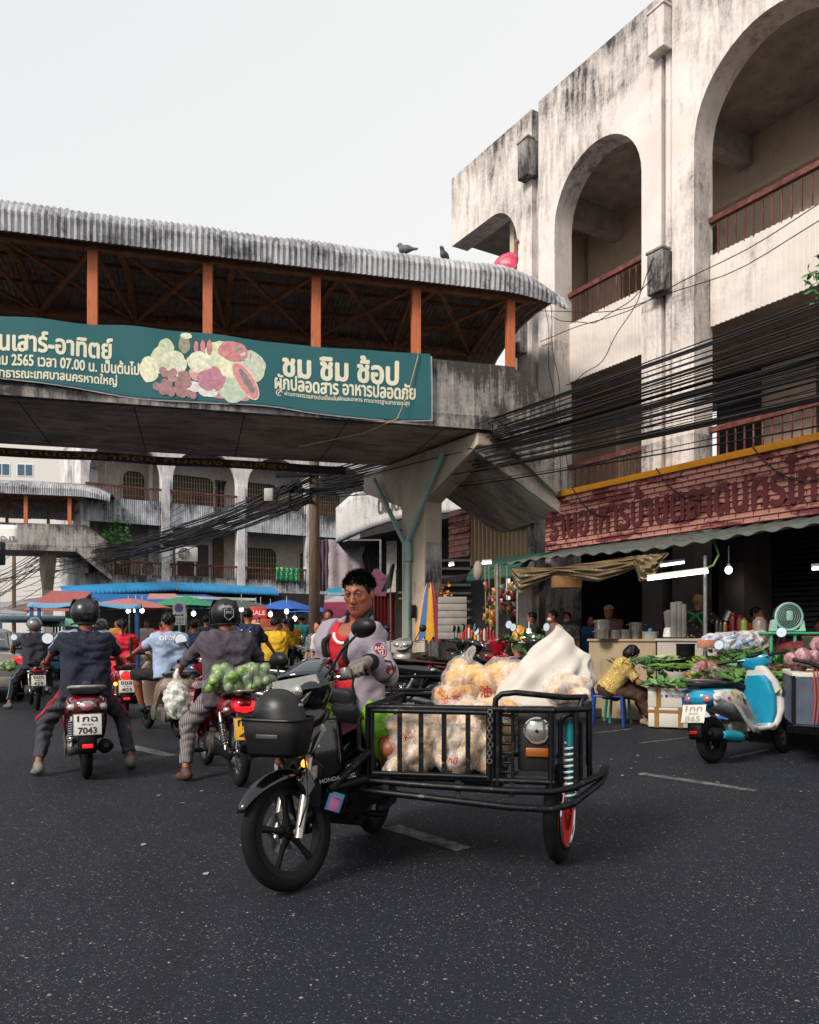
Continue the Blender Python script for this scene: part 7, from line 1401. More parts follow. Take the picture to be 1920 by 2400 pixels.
noodlebag('tied bag of yellow noodles standing above the rail, left of two', U(.46, -.62, .72), (.15, .12, .36), 11, NOOY, .066, top=(-.09, 0, .46), seed=6, prints=(('油面', .03, .14, .13, 0), ('油面', .10, .20, .05, 1.2)))
noodlebag('bag of yellow noodles between the tied bag and white sack', U(.74, -.60, .72), (.16, .13, .36), 11, NOOY, .066, top=(.04, 0, .40), seed=7, prints=(('PURE', -.05, .23, .10, .3), ('油', .08, .2, .07, 0), ('面', -.05, .16, .07, .2)))
noodlebag('small clear bag of pale noodles against the white sack', U(1.17, -.35, .87), (.12, .10, .17), 6, NOOC, .05, seed=9)
noodlebag('bag of pale noodles in the rear corner of the sidecar', U(.15, -.6, .448), (.13, .2, .36), 8, NOOC, .062, seed=12)
o = thing('woven_sack', 'large white woven sack standing peaked over the sidecar load', 'sack', M=SMK @ Matrix.Translation(U(1.0, -.55, .84)))
apx_ = ray_local(SMK.inverted(), 1308, 1462, 1, -.55) - V(U(1.0, -.55, .84)); sh_k = ray_local(SMK.inverted(), 1382, 1532, 1, -.55) - V(U(1.0, -.55, .84))
def sk(u, v):
    a = 2 * pi * u; c_, s_ = cos(a), sin(a); b = V((.26 * np.sign(c_) * abs(c_) ** .7 + .02, .17 * np.sign(s_) * abs(s_) ** .7, .0)); t = apx_.lerp(sh_k, (1 - c_) / 2) + V((0, .014 * s_, -.03 * abs(sin(a)) * (c_ < 0))); p = b.lerp(t, v); fo = .022 * (1 - v * .7) * abs(sin(3.5 * a + 2.2 * v + .6)) + .014 * sin(9 * a - 5 * v) * sin(pi * v) - .012 * sin(5 * v * pi + 3 * a); return p + V((c_, s_, 0)) * (.055 * sin(pi * min(1, v * 1.15)) * (.6 + .4 * sin(2 * a)) + fo)
q = MB(); q.grid(sk, 72, 26); q.build('sack', mat('white_woven_plastic', '#bcb6ad', .6, var=.16, vscale=3, bump=.15, bscale=200), o, 180, fix=False)
# ------------------------------------------------ the driver
LV = MATS.get('x') or mat('lilac_jacket', '#8a828d', .85, var=.08, vscale=5); REDT = mat('red_football_shirt', '#b00a20', .75, var=.1); LIME = mat('lime_shorts', '#6da818', .75, var=.1)
gl = HS @ V((-.25, .20, 1.052)); wl_ = HS @ V((-.265, .11, 1.10)); wr_ = HS @ V((.255, .11, 1.09))
JH = pose((-.01, -.31, .835), lean=.2, side=.02, twist=-.28, hands=(wl_, wr_), feet=(V((-.235, -.27, .35)), V((.21, -.10, .34))), head=(.0, .2), S=1.06, sh=.155, elbow=((-.6, -.6, -1.1), (.3, -.7, -1.1)), knee=((-.55, 1, .35), (.3, 1, .3)))
JH['head'] = V((-.055, -.225, 1.545)); JH['neck'] = V((-.04, -.262, 1.375))
HSK = mat('driver_skin', '#8a4f37', .45, 0, .16, 14, sss=.12, bump=.08, bscale=220)
dr = person('man in an open lilac-grey bomber jacket and lime shorts driving the sidecar motorcycle', HM, JH, HSK, .010, None, trousers=LIME, leg=.44, shoes=mat('black_rubber_shoe', '#161618', .6), det=1, gloves=(1, None), palm=(None, (0, 0, -1)), tr_e=.03, f=1.0, footdir=((-.05, 1, -.1), (.05, 1, -.1)))
te = torso_sdf(JH, .003); nb, up, rt, fw = JH['neck'], JH['up'], JH['rt'], JH['fw']; te.cone(nb - up * .09, nb - up * .055, .085, .07, k=.03, flat=True); te.ell(nb + fw * .09 - up * .02, (.07, .09, .07), .01, op='s'); te.cut(JH['pel'] - up * .06, tuple(-up), .004); te.fn(folds(.0015), 0, 'a'); tee = te.build('shirt', .009, REDT, dr)
bvT = BVHTree.FromPolygons([v.co.copy() for v in tee.data.vertices], [tuple(f.vertices) for f in tee.data.polygons]); pts = []
for a in np.linspace(radians(-165), radians(-15), 15):
    q_ = nb + rt * .074 * cos(a) - up * .02 + up * .074 * sin(a); h_ = bvT.ray_cast(q_ + fw * .4, -fw, .6); pts.append(h_[0] if h_[0] is not None else q_ + fw * .08)
m = MB(); m.tube(pts, .010, 8); m.build('collar', WHITEP, dr)
c0 = JH['chest']
text('Team Vigo', mat('dark_red_print', '#5a0a16', .6), tee, None, w=.15, h=.042, bold=.02, warp=onto(tee, wpl(JH['pel'] + up * .31 + rt * .015 + fw * .25, tuple(-rt), tuple(up)), .002))
jq = torso_sdf(JH, .020, 1.0)
for n, sg in (('L', -1), ('R', 1)):
    S_, E_, W2 = JH['s' + n], JH['e' + n], JH['w' + n]; jq.cone(S_ - rt * sg * .02, E_, .070, .060, k=.03); jq.cone(E_, lerp(E_, W2, .85), .060, .05, k=.025); jq.cone(lerp(E_, W2, .75), lerp(E_, W2, .97), .055, .042, k=.02, flat=True)
jq.cone(nb - up * .09, nb + up * .05, .10, .078, k=.03, flat=True); jq.cut(JH['pel'] - up * .105, tuple(-up), .004)
def opening(P):
    x = (P[0] - c0.x) * rt.x + (P[1] - c0.y) * rt.y + (P[2] - c0.z) * rt.z; y = (P[0] - c0.x) * fw.x + (P[1] - c0.y) * fw.y + (P[2] - c0.z) * fw.z; z = (P[0] - JH['pel'].x) * up.x + (P[1] - JH['pel'].y) * up.y + (P[2] - JH['pel'].z) * up.z
    w_ = .056 + .055 * np.clip((.46 - z) / .5, 0, 1) + .03 * np.clip((.05 - z) / .1, 0, 1) + .022 * np.clip((z - .36) / .1, 0, 1); return np.maximum(abs(x - .012) - w_, -.01 - y)
jq.fn(opening, .012, 's'); jq.cone(nb + fw * .11 - up * .10, nb + fw * .06 + up * .12, .058, .07, k=.02, op='s'); jq.fn(lambda P: s_cone(P, nb - up * .08 + fw * .03, nb + up * .1, .066, .078), .01, 's')
def jfold(P): return .0055 * np.sin(P[2] * 30 + 3.2 * np.sin(P[0] * 8 + 1) + 2.6 * np.sin(P[1] * 11)) + .0045 * np.sin((P[0] * .8 + P[1]) * 36 + P[2] * 26 + 2 * np.sin(P[2] * 9)) + .002 * np.sin(P[0] * 70 + P[2] * 60)
jq.fn(jfold, 0, 'a'); jk = jq.build('jacket', .0085, LV, dr)
meJ = jk.data; bvJ = BVHTree.FromPolygons([v.co.copy() for v in meJ.vertices], [tuple(f.vertices) for f in meJ.polygons])
RIB = mat('black_ribbing', '#0e0e12', .9, var=.2, bump=.4, bscale=200)
m = MB()
for sg in (-1, 1):
    pts = []
    for z in np.linspace(.455, -.06, 18):
        w_ = .058 + .055 * max(0, min(1, (.46 - z) / .5)) + .03 * max(0, min(1, (.05 - z) / .1)) + .022 * max(0, min(1, (z - .36) / .1)); p = JH['pel'] + up * z + rt * (sg * (w_ + .006) + .012); h_ = bvJ.ray_cast(p + fw * .5, -fw, 1.0); pts.append(h_[0] + fw * .004 if h_[0] is not None else p + fw * .10)
    an = radians(90 - sg * 42); m.tube([nb + up * (.058 - .09 * max(0, sin(a))) + rt * cos(a) * .083 + fw * sin(a) * .08 for a in np.linspace(radians(-90), an if sg > 0 else an - 2 * pi, 14)] + pts[:3], .018, 8); m.tube(pts, [.019 if z > .28 else .008 for z in np.linspace(.475, -.06, 18)], 8)
nb2 = nb; 0 and m.tube([nb2 + (rt * cos(a) * .089 + fw * (sin(a) * .088)) + up * (.03 - .05 * max(0, sin(a))) for a in np.linspace(radians(65), radians(-245), 18)], .016, 8)
m.build('jacket_ribbing', RIB, jk)
for n in 'LR': E_, W2 = JH['e' + n], JH['w' + n]; m = MB(); a, b = lerp(E_, W2, .95), lerp(E_, W2, 1.12); m.tube([a, lerp(a, b, .5), b], [.050, .048, .040], 16); m.build('jacket_cuff', RIB, jk)
def patch(name, c, n_, r, m_, sx=1.0, off=.002):
    w = onto(jk, wpl(c, tuple(V(n_).cross(up).normalized() * -1), tuple(up)), off); q = MB(); q.add([w(0, 0)] + [w(r * sx * cos(a) * k, r * sin(a) * k) for k in (.5, 1) for a in np.linspace(0, 2 * pi, 21)[:-1]], [(0, 1 + i, 1 + (i + 1) % 20) for i in range(20)] + [(1 + i, 21 + i, 21 + (i + 1) % 20, 1 + (i + 1) % 20) for i in range(20)]); return q.build(name, m_, jk, 180, fix=False)
sL, eL = JH['sL'], JH['eL']; nv = HI @ V((0, 0, CH)) - sL; nv.z = 0; nv.normalize(); nv = (nv - V((1, 0, 0)) * .25).normalized(); MAR = mat('maroon_patch', '#5a1430', .8)
pc = lerp(sL, eL, .38) + nv * .09; patch('patch', pc, nv, .036, MAR); patch('patch', pc + V((0, 0, .0)), nv, .030, mat('cream_thread', '#b9a49a', .8), off=.0032); patch('patch', pc, nv, .027, MAR, off=.0044)
text('RACE', mat('cream_thread', '#b9a49a', .8), jk, None, w=.05, bold=.03, warp=onto(jk, wpl(pc + V((0, 0, .012)), tuple(nv.cross(up) * -1), tuple(up)), .0056)); text('27', mat('cream_thread', '#b9a49a', .8), jk, None, w=.03, bold=.04, warp=onto(jk, wpl(pc - V((0, 0, .012)), tuple(nv.cross(up) * -1), tuple(up)), .0056))
pc2 = lerp(sL, eL, .78) + nv * .09; patch('patch', pc2, nv, .032, MAR, 1.25); patch('patch', pc2 - V((0, 0, .018)), nv, .012, mat('ochre_thread', '#c08a3a', .8), 1.4, off=.0036)
fl_ = lerp(JH['eL'], JH['wL'], .28); d_ = (JH['wL'] - JH['eL']).normalized(); a_ = d_.orthogonal().normalized(); b_ = d_.cross(a_)
m = MB()
for k in (-.014, .014): m.tube([fl_ + d_ * k + (a_ * cos(t) + b_ * sin(t)) * .0635 for t in np.linspace(0, 2 * pi, 25)[:-1]], .0028, 6, closed=True)
m.build('arm_band', RIB, jk)
# glove: five fingers closed round the left grip
GLV = dotted('grey_knit_glove', '#6d6660', '#8d857c', 220, .36, .95)
q = SDF(); g0 = gl; gd = (HS.to_3x3() @ V((-.5, -.35, .1))).normalized(); fwd = (HS.to_3x3() @ V((-.25, .95, 0))).normalized(); dn = V((0, 0, -1)); w0 = JH['wL']
q.cone(lerp(JH['eL'], w0, .9), w0, .034, .034, k=.015); kn = g0 + V((0, 0, .038)); q.cone(w0, kn - fwd * .012 + gd * .02, .034, .030, k=.02); q.cone(w0, kn - fwd * .012 - gd * .03, .034, .026, k=.02); q.cone(kn - gd * .034 - fwd * .005, kn + gd * .034 - fwd * .005, .023, k=.02)
for i, (o_, L) in enumerate(((.036, .9), (.013, 1.0), (-.012, 1.0), (-.036, .92))):
    a = kn + gd * o_ * 1.0; b = a + fwd * .036 * L + dn * .010; c = b + fwd * .008 + dn * .033 * L; e = c - fwd * .022 + dn * .016; q.cone(a, b, .0145, .0135, k=.006); q.cone(b, c, .0135, .0125, k=.004); q.cone(c, e, .0125, .011, k=.004)
tha = w0 - gd * .03 + dn * .01; q.cone(tha, tha + fwd * .05 - gd * .012 + dn * .025, .017, .014, k=.012); q.cone(tha + fwd * .05 - gd * .012 + dn * .025, tha + fwd * .085 - gd * .0 + dn * .052, .014, .012, k=.004); q.build('glove', .0042, GLV, dr)
q = thing('waist_bag', 'dark navy pouch worn across the driver at his waist', 'bag', M=HM); w = SDF(); w.box(tuple(JH['pel'] + up * .13 + fw * .165), (.24, .08, .10), .035, .02, Matrix((rt, fw, up)).transposed()); w.box(tuple(JH['pel'] + up * .03 + fw * .19 - rt * .06), (.2, .08, .12), .03, .03, Matrix((rt, fw, up)).transposed()); w.fn(folds(.004), 0, 'a'); w.build('pouch', .01, mat('dark_navy_nylon', '#161824', .7, var=.15), q); w = MB(); w.tube([JH['pel'] + up * .16 + rt * (.145 * cos(a)) + fw * (.135 * sin(a)) for a in np.linspace(0, 2 * pi, 25)[:-1]], .012, 6, closed=True); w.build('strap', mat('dark_navy_nylon', '#161824', .7), q)
m = MB(); m.tube([JH['aL'] + V((0, 0, .03)) + V((.045 * cos(t), .05 * sin(t), 0)) for t in np.linspace(0, 2 * pi, 17)[:-1]], .006, 6, closed=True); m.build('sock_rim', mat('grey_sock', '#8a8886', .9), dr)
# ---------------------------------------------------------------- stalls along the arcade
def px2(px, Y): return Y / F * px
def simple(name, lab, cat, w, m_, c=None, grp=None, smooth=40, **k):
    o = w.build(name, m_, None, smooth, **k); o.location = c if c is not None else (0, 0, 0); return tag(o, lab, cat, grp)
TIN = striped('rusty_teal_tin', ['#46544f', '#3a4744', '#5a5048'], 2.3, 0, .7, wob=2.5); DKT = mat('dark_tin', '#2a2622', .8, .2, .4)
m = MB(); n = 150
m.grid(lambda u, v: (2.55 - 7.8 * u, 2.25 - 1.35 * v, 2.50 + .32 * v + .02 * sin(u * n * 1.0) + .03 * sin(u * 11) * (1 - v)), 300, 4); o = simple('tin_awning', 'sagging rusty teal tin awning under the red fascia', 'awning', m, TIN, fix=False, solid=.012); o.matrix_world = AM
m = MB(); m.grid(lambda u, v: (4.1 - 1.7 * u, .9 + 1.0 * cos(v * 1.5) + .02 * abs(sin(v * 22)), 2.30 + .5 * sin(v * 1.5)), 20, 40); o = simple('rolled_canopy', 'green rolled ribbed canopy over the grocery stall', 'awning', m, mat('green_tin', '#1f4a40', .5, var=.2), fix=False, solid=.012); o.matrix_world = AM
m = MB(); m.grid(lambda u, v: (6.2 - 2.1 * u, .4 + 1.2 * v, 2.62 - .22 * v + .05 * sin(u * 8)), 20, 4); o = simple('old_awning', 'drooping dark old awning between the pier and the green canopy', 'awning', m, DKT, fix=False, solid=.02); o.matrix_world = AM
q0, q1 = apx(1105, 1250, .1), apx(1265, 1250, .1); m = MB(); ribbed(m, q1.x, q0.x, q0.z - .75, q0.z + .65, .1, .14, .05); o = simple('ribbed_sheet', 'tall cream ribbed metal sheet above the green canopy', 'cladding', m, mat('cream_tin', '#b39a78', .6, var=.15, dirt='#5a4a3a', damt=.2), smooth=0); o.matrix_world = AM
q0, q1 = apx(1055, 1255, .15), apx(1103, 1255, .15); m = MB()
for k in range(8): m.prism([(.1, q0.z - .55 + k * .14), (.2, q0.z - .55 + k * .14), (.17, q0.z - .55 + k * .14 + .138), (.1, q0.z - .55 + k * .14 + .138)], 'x', q1.x, q0.x)
o = simple('boarded_sign', 'small flaking dark red boarded panel beside the cream sheet', 'panel', m, BS, smooth=0); o.matrix_world = AM
TARP = mat('brown_plastic_tarp', '#6b5a40', .28, var=.3, vscale=3, coat=.3)
def swag(lab, a, b, top, bot, Y0, Y1):
    m = MB()
    def fn(u, v):
        px = a + (b - a) * u; Y = Y0 + (Y1 - Y0) * u; yt, yb = np.interp(px, *top), np.interp(px, *bot); return at(px, yt + (yb - yt) * v, Y) + V((0, -.10 * sin(pi * v) + .05 * sin(v * 14 + u * 9) * (1 - abs(2 * v - 1)) + .03 * sin(v * 31 - u * 16), 0))
    m.grid(fn, 50, 26); return simple('tarpaulin', lab, 'tarpaulin', m, TARP, smooth=180, fix=False)
swag('long brown plastic tarpaulin swagged under the tin awning', 1196, 1492, ((1196, 1300, 1400, 1492), (1330, 1330, 1316, 1302)), ((1196, 1215, 1300, 1400, 1492), (1340, 1392, 1348, 1364, 1332)), 12.6, 10.9); swag('short brown tarpaulin end hanging in a bunch at the lamp', 1483, 1560, ((1483, 1560), (1303, 1296)), ((1483, 1500, 1530, 1560), (1320, 1364, 1355, 1300)), 10.85, 10.6)
for i, (px, py, Y, r) in enumerate(((1653, 1302, 10.4, .028), (1166, 1322, 12.4, .03), (1213, 1385, 12.0, .022))): c = at(px, py, Y); m = MB(); m.cyl((0, 0, 0), (0, 0, c.z), r, n=10); simple('awning_pole', ('grey pole carrying the awning beside the drink vendor', 'dark pole in front of the hanging snack packets', 'thin pole at the left end of the brown tarpaulin')[i], 'pole', m, STEEL, (c.x, c.y, 0))
TUBE = mat('lit_tube', '#eef6ff', .4, var=0, emit=4.5)
for i, (a, b, Y0, Y1) in enumerate((((1518, 1358), (1660, 1340), 10.6, 10.2), ((1548, 1326), (1604, 1318), 12.2, 12.0), ((1905, 1333), (1960, 1330), 9.5, 9.2), ((1052, 1325), (1064, 1323), 15, 15), ((1130, 1320), (1152, 1319), 14.5, 14.5))):
    p, q = at(*a, Y0), at(*b, Y1); o = thing('tube_lamp', ('long lit fluorescent tube under the tin awning', 'short lit tube behind the brown tarpaulin', 'lit tube at the far right edge', 'tiny lit tube at the left of the grocery', 'small lit tube above the hanging packets')[i], 'lamp'); m = MB(); m.cyl(p, q, .018, n=10); m.build('tube', TUBE, o); m = MB(); m.beam(p + V((0, 0, .04)), q + V((0, 0, .04)), .05, .035); m.build('housing', WHITEP, o)
bulb(1708, 1336, 11.5, 'round lit bulb hanging before the dark shutter', .05, .35)
m = MB(); m.tube([at(1655, 1332, 10.3), at(1672, 1325, 10.2), at(1685, 1300, 10.2), at(1675, 1272, 10.3), at(1662, 1268, 10.4)], .014, 6); simple('hose', 'green hose looped over the awning edge', 'hose', m, mat('green_hose', '#5d8a3a', .5))
# counters
CONCW = mat('stained_counter', '#9c8a70', .85, var=.2, dirt='#5a4a3a', damt=.3)
def slabbox(name, lab, p0, p1, dep, zt, m_, zb=0.0, cat='counter'):
    p0, p1 = V(p0), V(p1); d = p1 - p0; L = d.length; m = MB(); m.mm((0, 0, zb), (L, dep, zt)); m.mm((-.02, -.03, zt + .002), (L + .02, dep, zt + .04)); o = m.build(name, m_, None, 0, bevel=.01); o.matrix_world = frameM(V((p0.x, p0.y, 0)), d); return tag(o, lab, cat)
slabbox('counter', 'stained concrete counter carrying stacked cooking pots', at(1380, HY, 12.5), at(1537, HY, 11.8), .8, 1.19, CONCW); slabbox('counter', 'whitish counter in front of the drink vendor', at(1540, HY, 11.6), at(1680, HY, 11.1), .7, 1.2, mat('whitewash', '#a8a098', .8, var=.1)); slabbox('counter', 'dark wooden grocery counter behind the parked motorcycles', at(1045, HY, 14.2), at(1185, HY, 13.3), .8, 1.02, mat('dark_wood', '#3a2a20', .8))
ALUM = mat('brushed_aluminium', '#a9a7a2', .3, .9, .12, 30)
def pot(px, py, Y, w, h, lab, lid=False, rim=True, m_=ALUM, handles=True):
    c = at(px, py, Y); s = Y / F; r, hh = w * s / 2, h * s; o = thing('cooking_pot', lab, 'pot', loc=c); m = MB(); m.lathe([(r * .96, 0), (r, .02), (r, hh - .015), (r * 1.06, hh), (r * 1.06, hh + .012), (r * .98, hh + .012), (r * .95, .03)], 28); m.build('pan', m_, o)
    if handles: m = MB(); [m.tube([(sx * r, -.03, hh * .8), (sx * (r + .04), -.03, hh * .82), (sx * (r + .04), .03, hh * .82), (sx * r, .03, hh * .8)], .007, 6) for sx in (-1, 1)]; m.build('handle', STEEL, o)
    if lid: m = MB(); m.lathe([(r, 0), (r * .6, .03), (.02, .045), (.015, .07), (0, .07)], 24, Matrix.Translation((0, 0, hh + .012)), cap=False); m.build('lid', m_, o)
for px, py, w, h, lab in ((1411, 1497, 34, 20, 'dented steel pot under the tall pot, far left of the pot row'), (1413, 1475, 38, 20, 'wide steel pot stacked on top at the left end'), (1441, 1497, 26, 18, 'small steel pot second in the pot row'), (1465, 1497, 27, 19, 'steel pot in the middle of the pot row'), (1491, 1498, 28, 19, 'lower steel pot of the right stack'), (1491, 1478, 32, 17, 'steel pot topping the right stack')): pot(px, py, 12.2, w, h, lab)
pot(1524, 1499, 12.0, 36, 17, 'pale plastic basin with a blue scoop at the counter end', m_=mat('pale_plastic', '#a09c94', .5), handles=False); m = MB(); m.ell((0, 0, 0), (.035, .035, .04), 14, 10); simple('scoop', 'bright blue scoop in the pale basin', 'scoop', m, mat('blue_plastic', '#1f86c4', .4), at(1524, 1478, 12.0))
pot(1607, 1537, 10.6, 42, 26, 'black plastic basin on the striped tarpaulin', m_=BLACKP, handles=False); pot(1783, 1585 + 30, 9.3, 50, 22, 'black tub under the purple onions', m_=BLACKP, handles=False); pot(1920, 1520, 9.6, 70, 26, 'grey metal basin at the right edge', handles=False)
o = thing('blender', 'white-based kitchen blender on the drinks counter', 'blender', loc=at(1568, 1493, 11.6)); m = MB(); m.lathe([(.085, 0), (.085, .02), (.07, .12), (.055, .14)], 20); m.build('base', WHITEP, o); m = MB(); m.lathe([(.055, .14), (.075, .33), (.08, .36), (.06, .38), (.03, .40)], 20); m.build('jug', mat('cloudy_plastic', '#8d8a86', .2, var=.1, alpha=.7), o)
for i, (px, h) in enumerate(((1580, 82), (1591, 84), (1601, 78))): c = at(px, 1494, 11.5); m = MB(); hh = h * 11.5 / F; m.lathe([(.045, 0), (.05, .02), (.052, hh), (.045, hh)] , 16); [m.torus((0, 0, .03 * k), .05, .003, 16, 5, axis='z') for k in range(1, int(hh / .03))]; simple('cup_stack', 'tall stack of clear plastic cups beside the blender', 'cups', m, mat('cup_plastic', '#8f8a86', .25, var=.15), c, 'stacks of plastic cups')
def jar(px, py, Y, w, h, c_, lid_, lab, name='jar'):
    c = at(px, py, Y); s = Y / F; r, hh = w * s / 2, h * s; o = thing(name, lab, name.replace('_', ' '), loc=c); m = MB(); m.lathe([(r, 0), (r, hh * .7), (r * .85, hh * .82), (r * .5, hh * .9)], 16); m.build('glass', mat('jar_' + c_[1:], c_, .3, var=.2), o); m = MB(); m.lathe([(r * .6, hh * .88), (r * .6, hh), (0, hh)], 14, cap=False); m.build('lid', mat('lid_' + lid_[1:], lid_, .5), o)
for px, py, Y, w, h, a, b, lab in ((1718, 1482, 11.2, 16, 46, '#6d1218', '#a01820', 'dark red tin with red lid beside the pouring vendor'), (1734, 1482, 11.1, 14, 40, '#7a2030', '#8a2030', 'maroon jar behind the green and yellow tin'), (1744, 1482, 10.9, 16, 34, '#6f8a2a', '#a03028', 'green and yellow tin with a red lid'), (1690, 1494, 11.2, 10, 40, '#22301c', '#1a1a1a', 'dark green bottle on the drinks counter'), (1700, 1494, 11.1, 10, 36, '#8a4a24', '#c8b090', 'iced tea cup on the drinks counter'), (1681, 1494, 11.3, 9, 44, '#2a2a20', '#222', 'slim dark bottle next to the pouring hand'), (1781, 1482, 10.8, 32, 36, '#8a7a70', '#a09488', 'large clear jar in front of the orange shirt')): jar(px, py, Y, w, h, a, b if len(b) == 7 else '#222222', lab)
for i in range(13): px = 1078 + i * 7.2; k = random.choice(['#c0a020', '#8a2a20', '#9aa82a', '#b8b4a0', '#c8901c', '#c03028']); jar(px, 1500 + i * .25, 13.9 - i * .07, 6.5, random.uniform(26, 36), k, random.choice(['#c02020', '#c8c8c0', '#2a6a3a']), 'bottle of sauce or oil lined up on the grocery counter', 'bottle')
for o in [x for x in COL.objects if x.name.startswith('bottle')]: o['group'] = 'grocery bottles'
m = MB(); [m.rbox((0, 0, .06 + k * .125), (.50, .34, .118), .01) for k in range(6)]; simple('box_stack', 'tall stack of grey cartons at the left of the grocery counter', 'cartons', m, mat('grey_carton', '#8b8580', .8), at(1060, 1498, 14.0))
# hanging snack packets
random.seed(21); PK = ['#8a5420', '#7a2418', '#927430', '#33554a', '#7a4038', '#8f826c', '#5a1c28', '#8a5f14', '#3a2a20']
for i in range(44):
    px, py = random.uniform(1132, 1212), random.uniform(1372, 1462); c = at(px, py, 12.9 + random.uniform(-.3, .3)); w_, h_ = random.uniform(.07, .14), random.uniform(.09, .16); m = MB(); m.grid(lambda u, v: ((u - .5) * w_ * (1 - .15 * sin(pi * v)), .03 * sin(pi * u) * sin(pi * v), (v - .5) * h_), 6, 6); m.grid(lambda u, v: ((u - .5) * w_ * (1 - .15 * sin(pi * v)), -.04 * sin(pi * u) * sin(pi * v), (v - .5) * h_), 6, 6); k = random.choice(PK)
    o = simple('snack_packet', 'small snack packet hanging in the cluster by the dark pole', 'packet', m, mat('packet_' + k[1:], k, .35, var=.35, vscale=9), c, 'hanging snack packets', 180, fix=False); o.rotation_euler = (0, random.uniform(-.4, .4), random.uniform(-.7, .7))
for i, px in enumerate((1137, 1146, 1160, 1172, 1188)): m = MB(); m.cyl(at(px, 1325, 12.9), at(px + 2, 1440, 12.9), .008, n=5); simple('string', 'thin string the snack packets hang from', 'string', m, mat('straw_string', '#8a7f4a', .8), None, 'packet strings')
leafcluster('garland', 'orange marigold garland hanging at the left of the grocery', 'garland', at(1042, 1410, 14.2), (.1, .1, .45), 50, '#c87818', .08); leafcluster('leaf_bundle', 'bundle of dark green leaves below the snack packets', 'vegetables', at(1245, 1510, 11.5), (.35, .2, .14), 120, '#33522a', .14)
m = MB(); m.ell((0, 0, 0), (.13, .10, .26), 12, 10); simple('yellow_bag', 'yellow plastic bag hanging beside the crouching shopper', 'bag', m, mat('yellow_plastic', '#c08a20', .4, var=.3), at(1218, 1505, 11.9)); bulb(1240, 1495, 11.8, 'bright oval lamp at the foot of the grocery stall', .08, .25)
m = MB(); m.ell((0, 0, 0), (.09, .08, .18), 12, 10); simple('net_bag', 'pale net bag hanging under the green canopy', 'bag', m, mat('net_plastic', '#8a8070', .6), at(1121, 1338, 13.8)); m = MB(); m.rbox((0, 0, 0), (.45, .3, .2), .01); simple('carton', 'brown carton hanging under the brown tarpaulin', 'carton', m, mat('brown_card', '#8a6238', .8), at(1328, 1364, 13.0))
# folded umbrella hung on the pier
o = thing('folded_umbrella', 'striped yellow, blue and red folded umbrella hanging on the pier', 'umbrella', loc=at(1008, 1372, 14.3)); cs = ['#d0901c', '#2a5a9a', '#c8a020', '#a02a24', '#d0901c', '#245a98', '#c89018', '#8a2a4a']
for k in range(8): a = k * pi / 4; m = MB(); m.grid(lambda u, v: ((.05 + .17 * v ** .7) * cos(a + (u - .5) * .8) * (1 + .25 * sin(u * pi)), (.04 + .09 * v ** .7) * sin(a + (u - .5) * .8), -.98 * v - .06 * sin(u * 6 + k)), 6, 10); m.build('panel', mat('umb_' + cs[k][1:], cs[k], .7, var=.1), o, 180, fix=False)
m = MB(); m.cyl((0, 0, -1.35), (0, 0, .05), .012, n=8); m.build('shaft', STEEL, o)
# striped tarpaulin tables with vegetables
STRP = striped('blue_white_tarp', ['#2456a0', '#2456a0', '#a9b4c4', '#2a60ac', '#b4bcc8'], 3.4, 3, .5, wob=.06)
def tarp_table(lab, t0, t1, d0, d1, z0, z1, drop):
    o = thing('tarp_table', lab, 'table', M=AM); m = MB()
    def fn(u, v):
        t = t0 + (t1 - t0) * u
        if v < .6: k = v / .6; return (t, d0 + (d1 - d0) * k, z0 + (z1 - z0) * k + .012 * sin(t * 13 + k * 5))
        k = (v - .6) / .4; return (t, d1 + .03 + .03 * sin(t * 9) * k, z1 - drop * k)
    m.grid(fn, 60, 20); m.build('cover', STRP, o, 180, fix=False)
    for t in (t0 + .1 * np.sign(t1 - t0), (t0 + t1) / 2, t1): m = MB(); m.cyl((t, d1 - .1, 0), (t, d1 - .1, z1 - .02), .025, n=8); m.build('leg', STEEL, o)
tarp_table('low sloping stall table under blue and white striped tarpaulin', -1.5, -5.6, 1.35, 2.5, .95, .58, .30); tarp_table('higher rear stall table with striped cover', -1.6, -5.6, .8, 1.34, 1.06, 1.02, .1)
o = thing('red_cloth_roll', 'long rolled dark red market umbrella lying on the stall', 'umbrella', M=AM); m = MB(); m.tube([(-1.75, 1.35, 1.12), (-2.4, 1.42, 1.12), (-3.6, 1.5, 1.11), (-4.4, 1.6, 1.10)], [.09, .085, .075, .03], 14); [m.tube([(-1.8, 1.35 + .09 * cos(a), 1.12 + .09 * sin(a)), (-3, 1.45 + .085 * cos(a + .3), 1.115 + .085 * sin(a + .3)), (-4.3, 1.6 + .03 * cos(a), 1.1 + .03 * sin(a))], .013, 5) for a in (.2, .8, 1.4, 2.0, 2.6)]; m.build('cloth', mat('dark_red_cloth', '#6d1220', .7, var=.2), o)
o = thing('bottle_bag', 'big clear bag of water bottles lying on the stall', 'bag', loc=at(1690, 1522, 10.2)); q = SDF(); q.cone((-.16, 0, .08), (.55, .1, .12), .12, .15, k=.05); q.cone((.55, .1, .1), (.75, .1, .06), .12, .05, k=.05); q.fn(folds(.012), 0, 'a'); q.build('film', .016, clear_film('grey_bag_film', (.75, .75, .78), .4, .14), o)
for i in range(9): m = MB(); m.lathe([(.03, -.1), (.03, .06), (.012, .09), (.012, .11)], 10); m.build('bottle', mat('water_plastic', '#7d98b4', .15, var=.2), o, loc=(-.2 + .085 * i * (1 if i < 6 else .8), -.06 + .03 * (i % 3), .07 + .06 * (i % 2)), rot=(1.2 + .2 * (i % 3), .3, .4 * i))
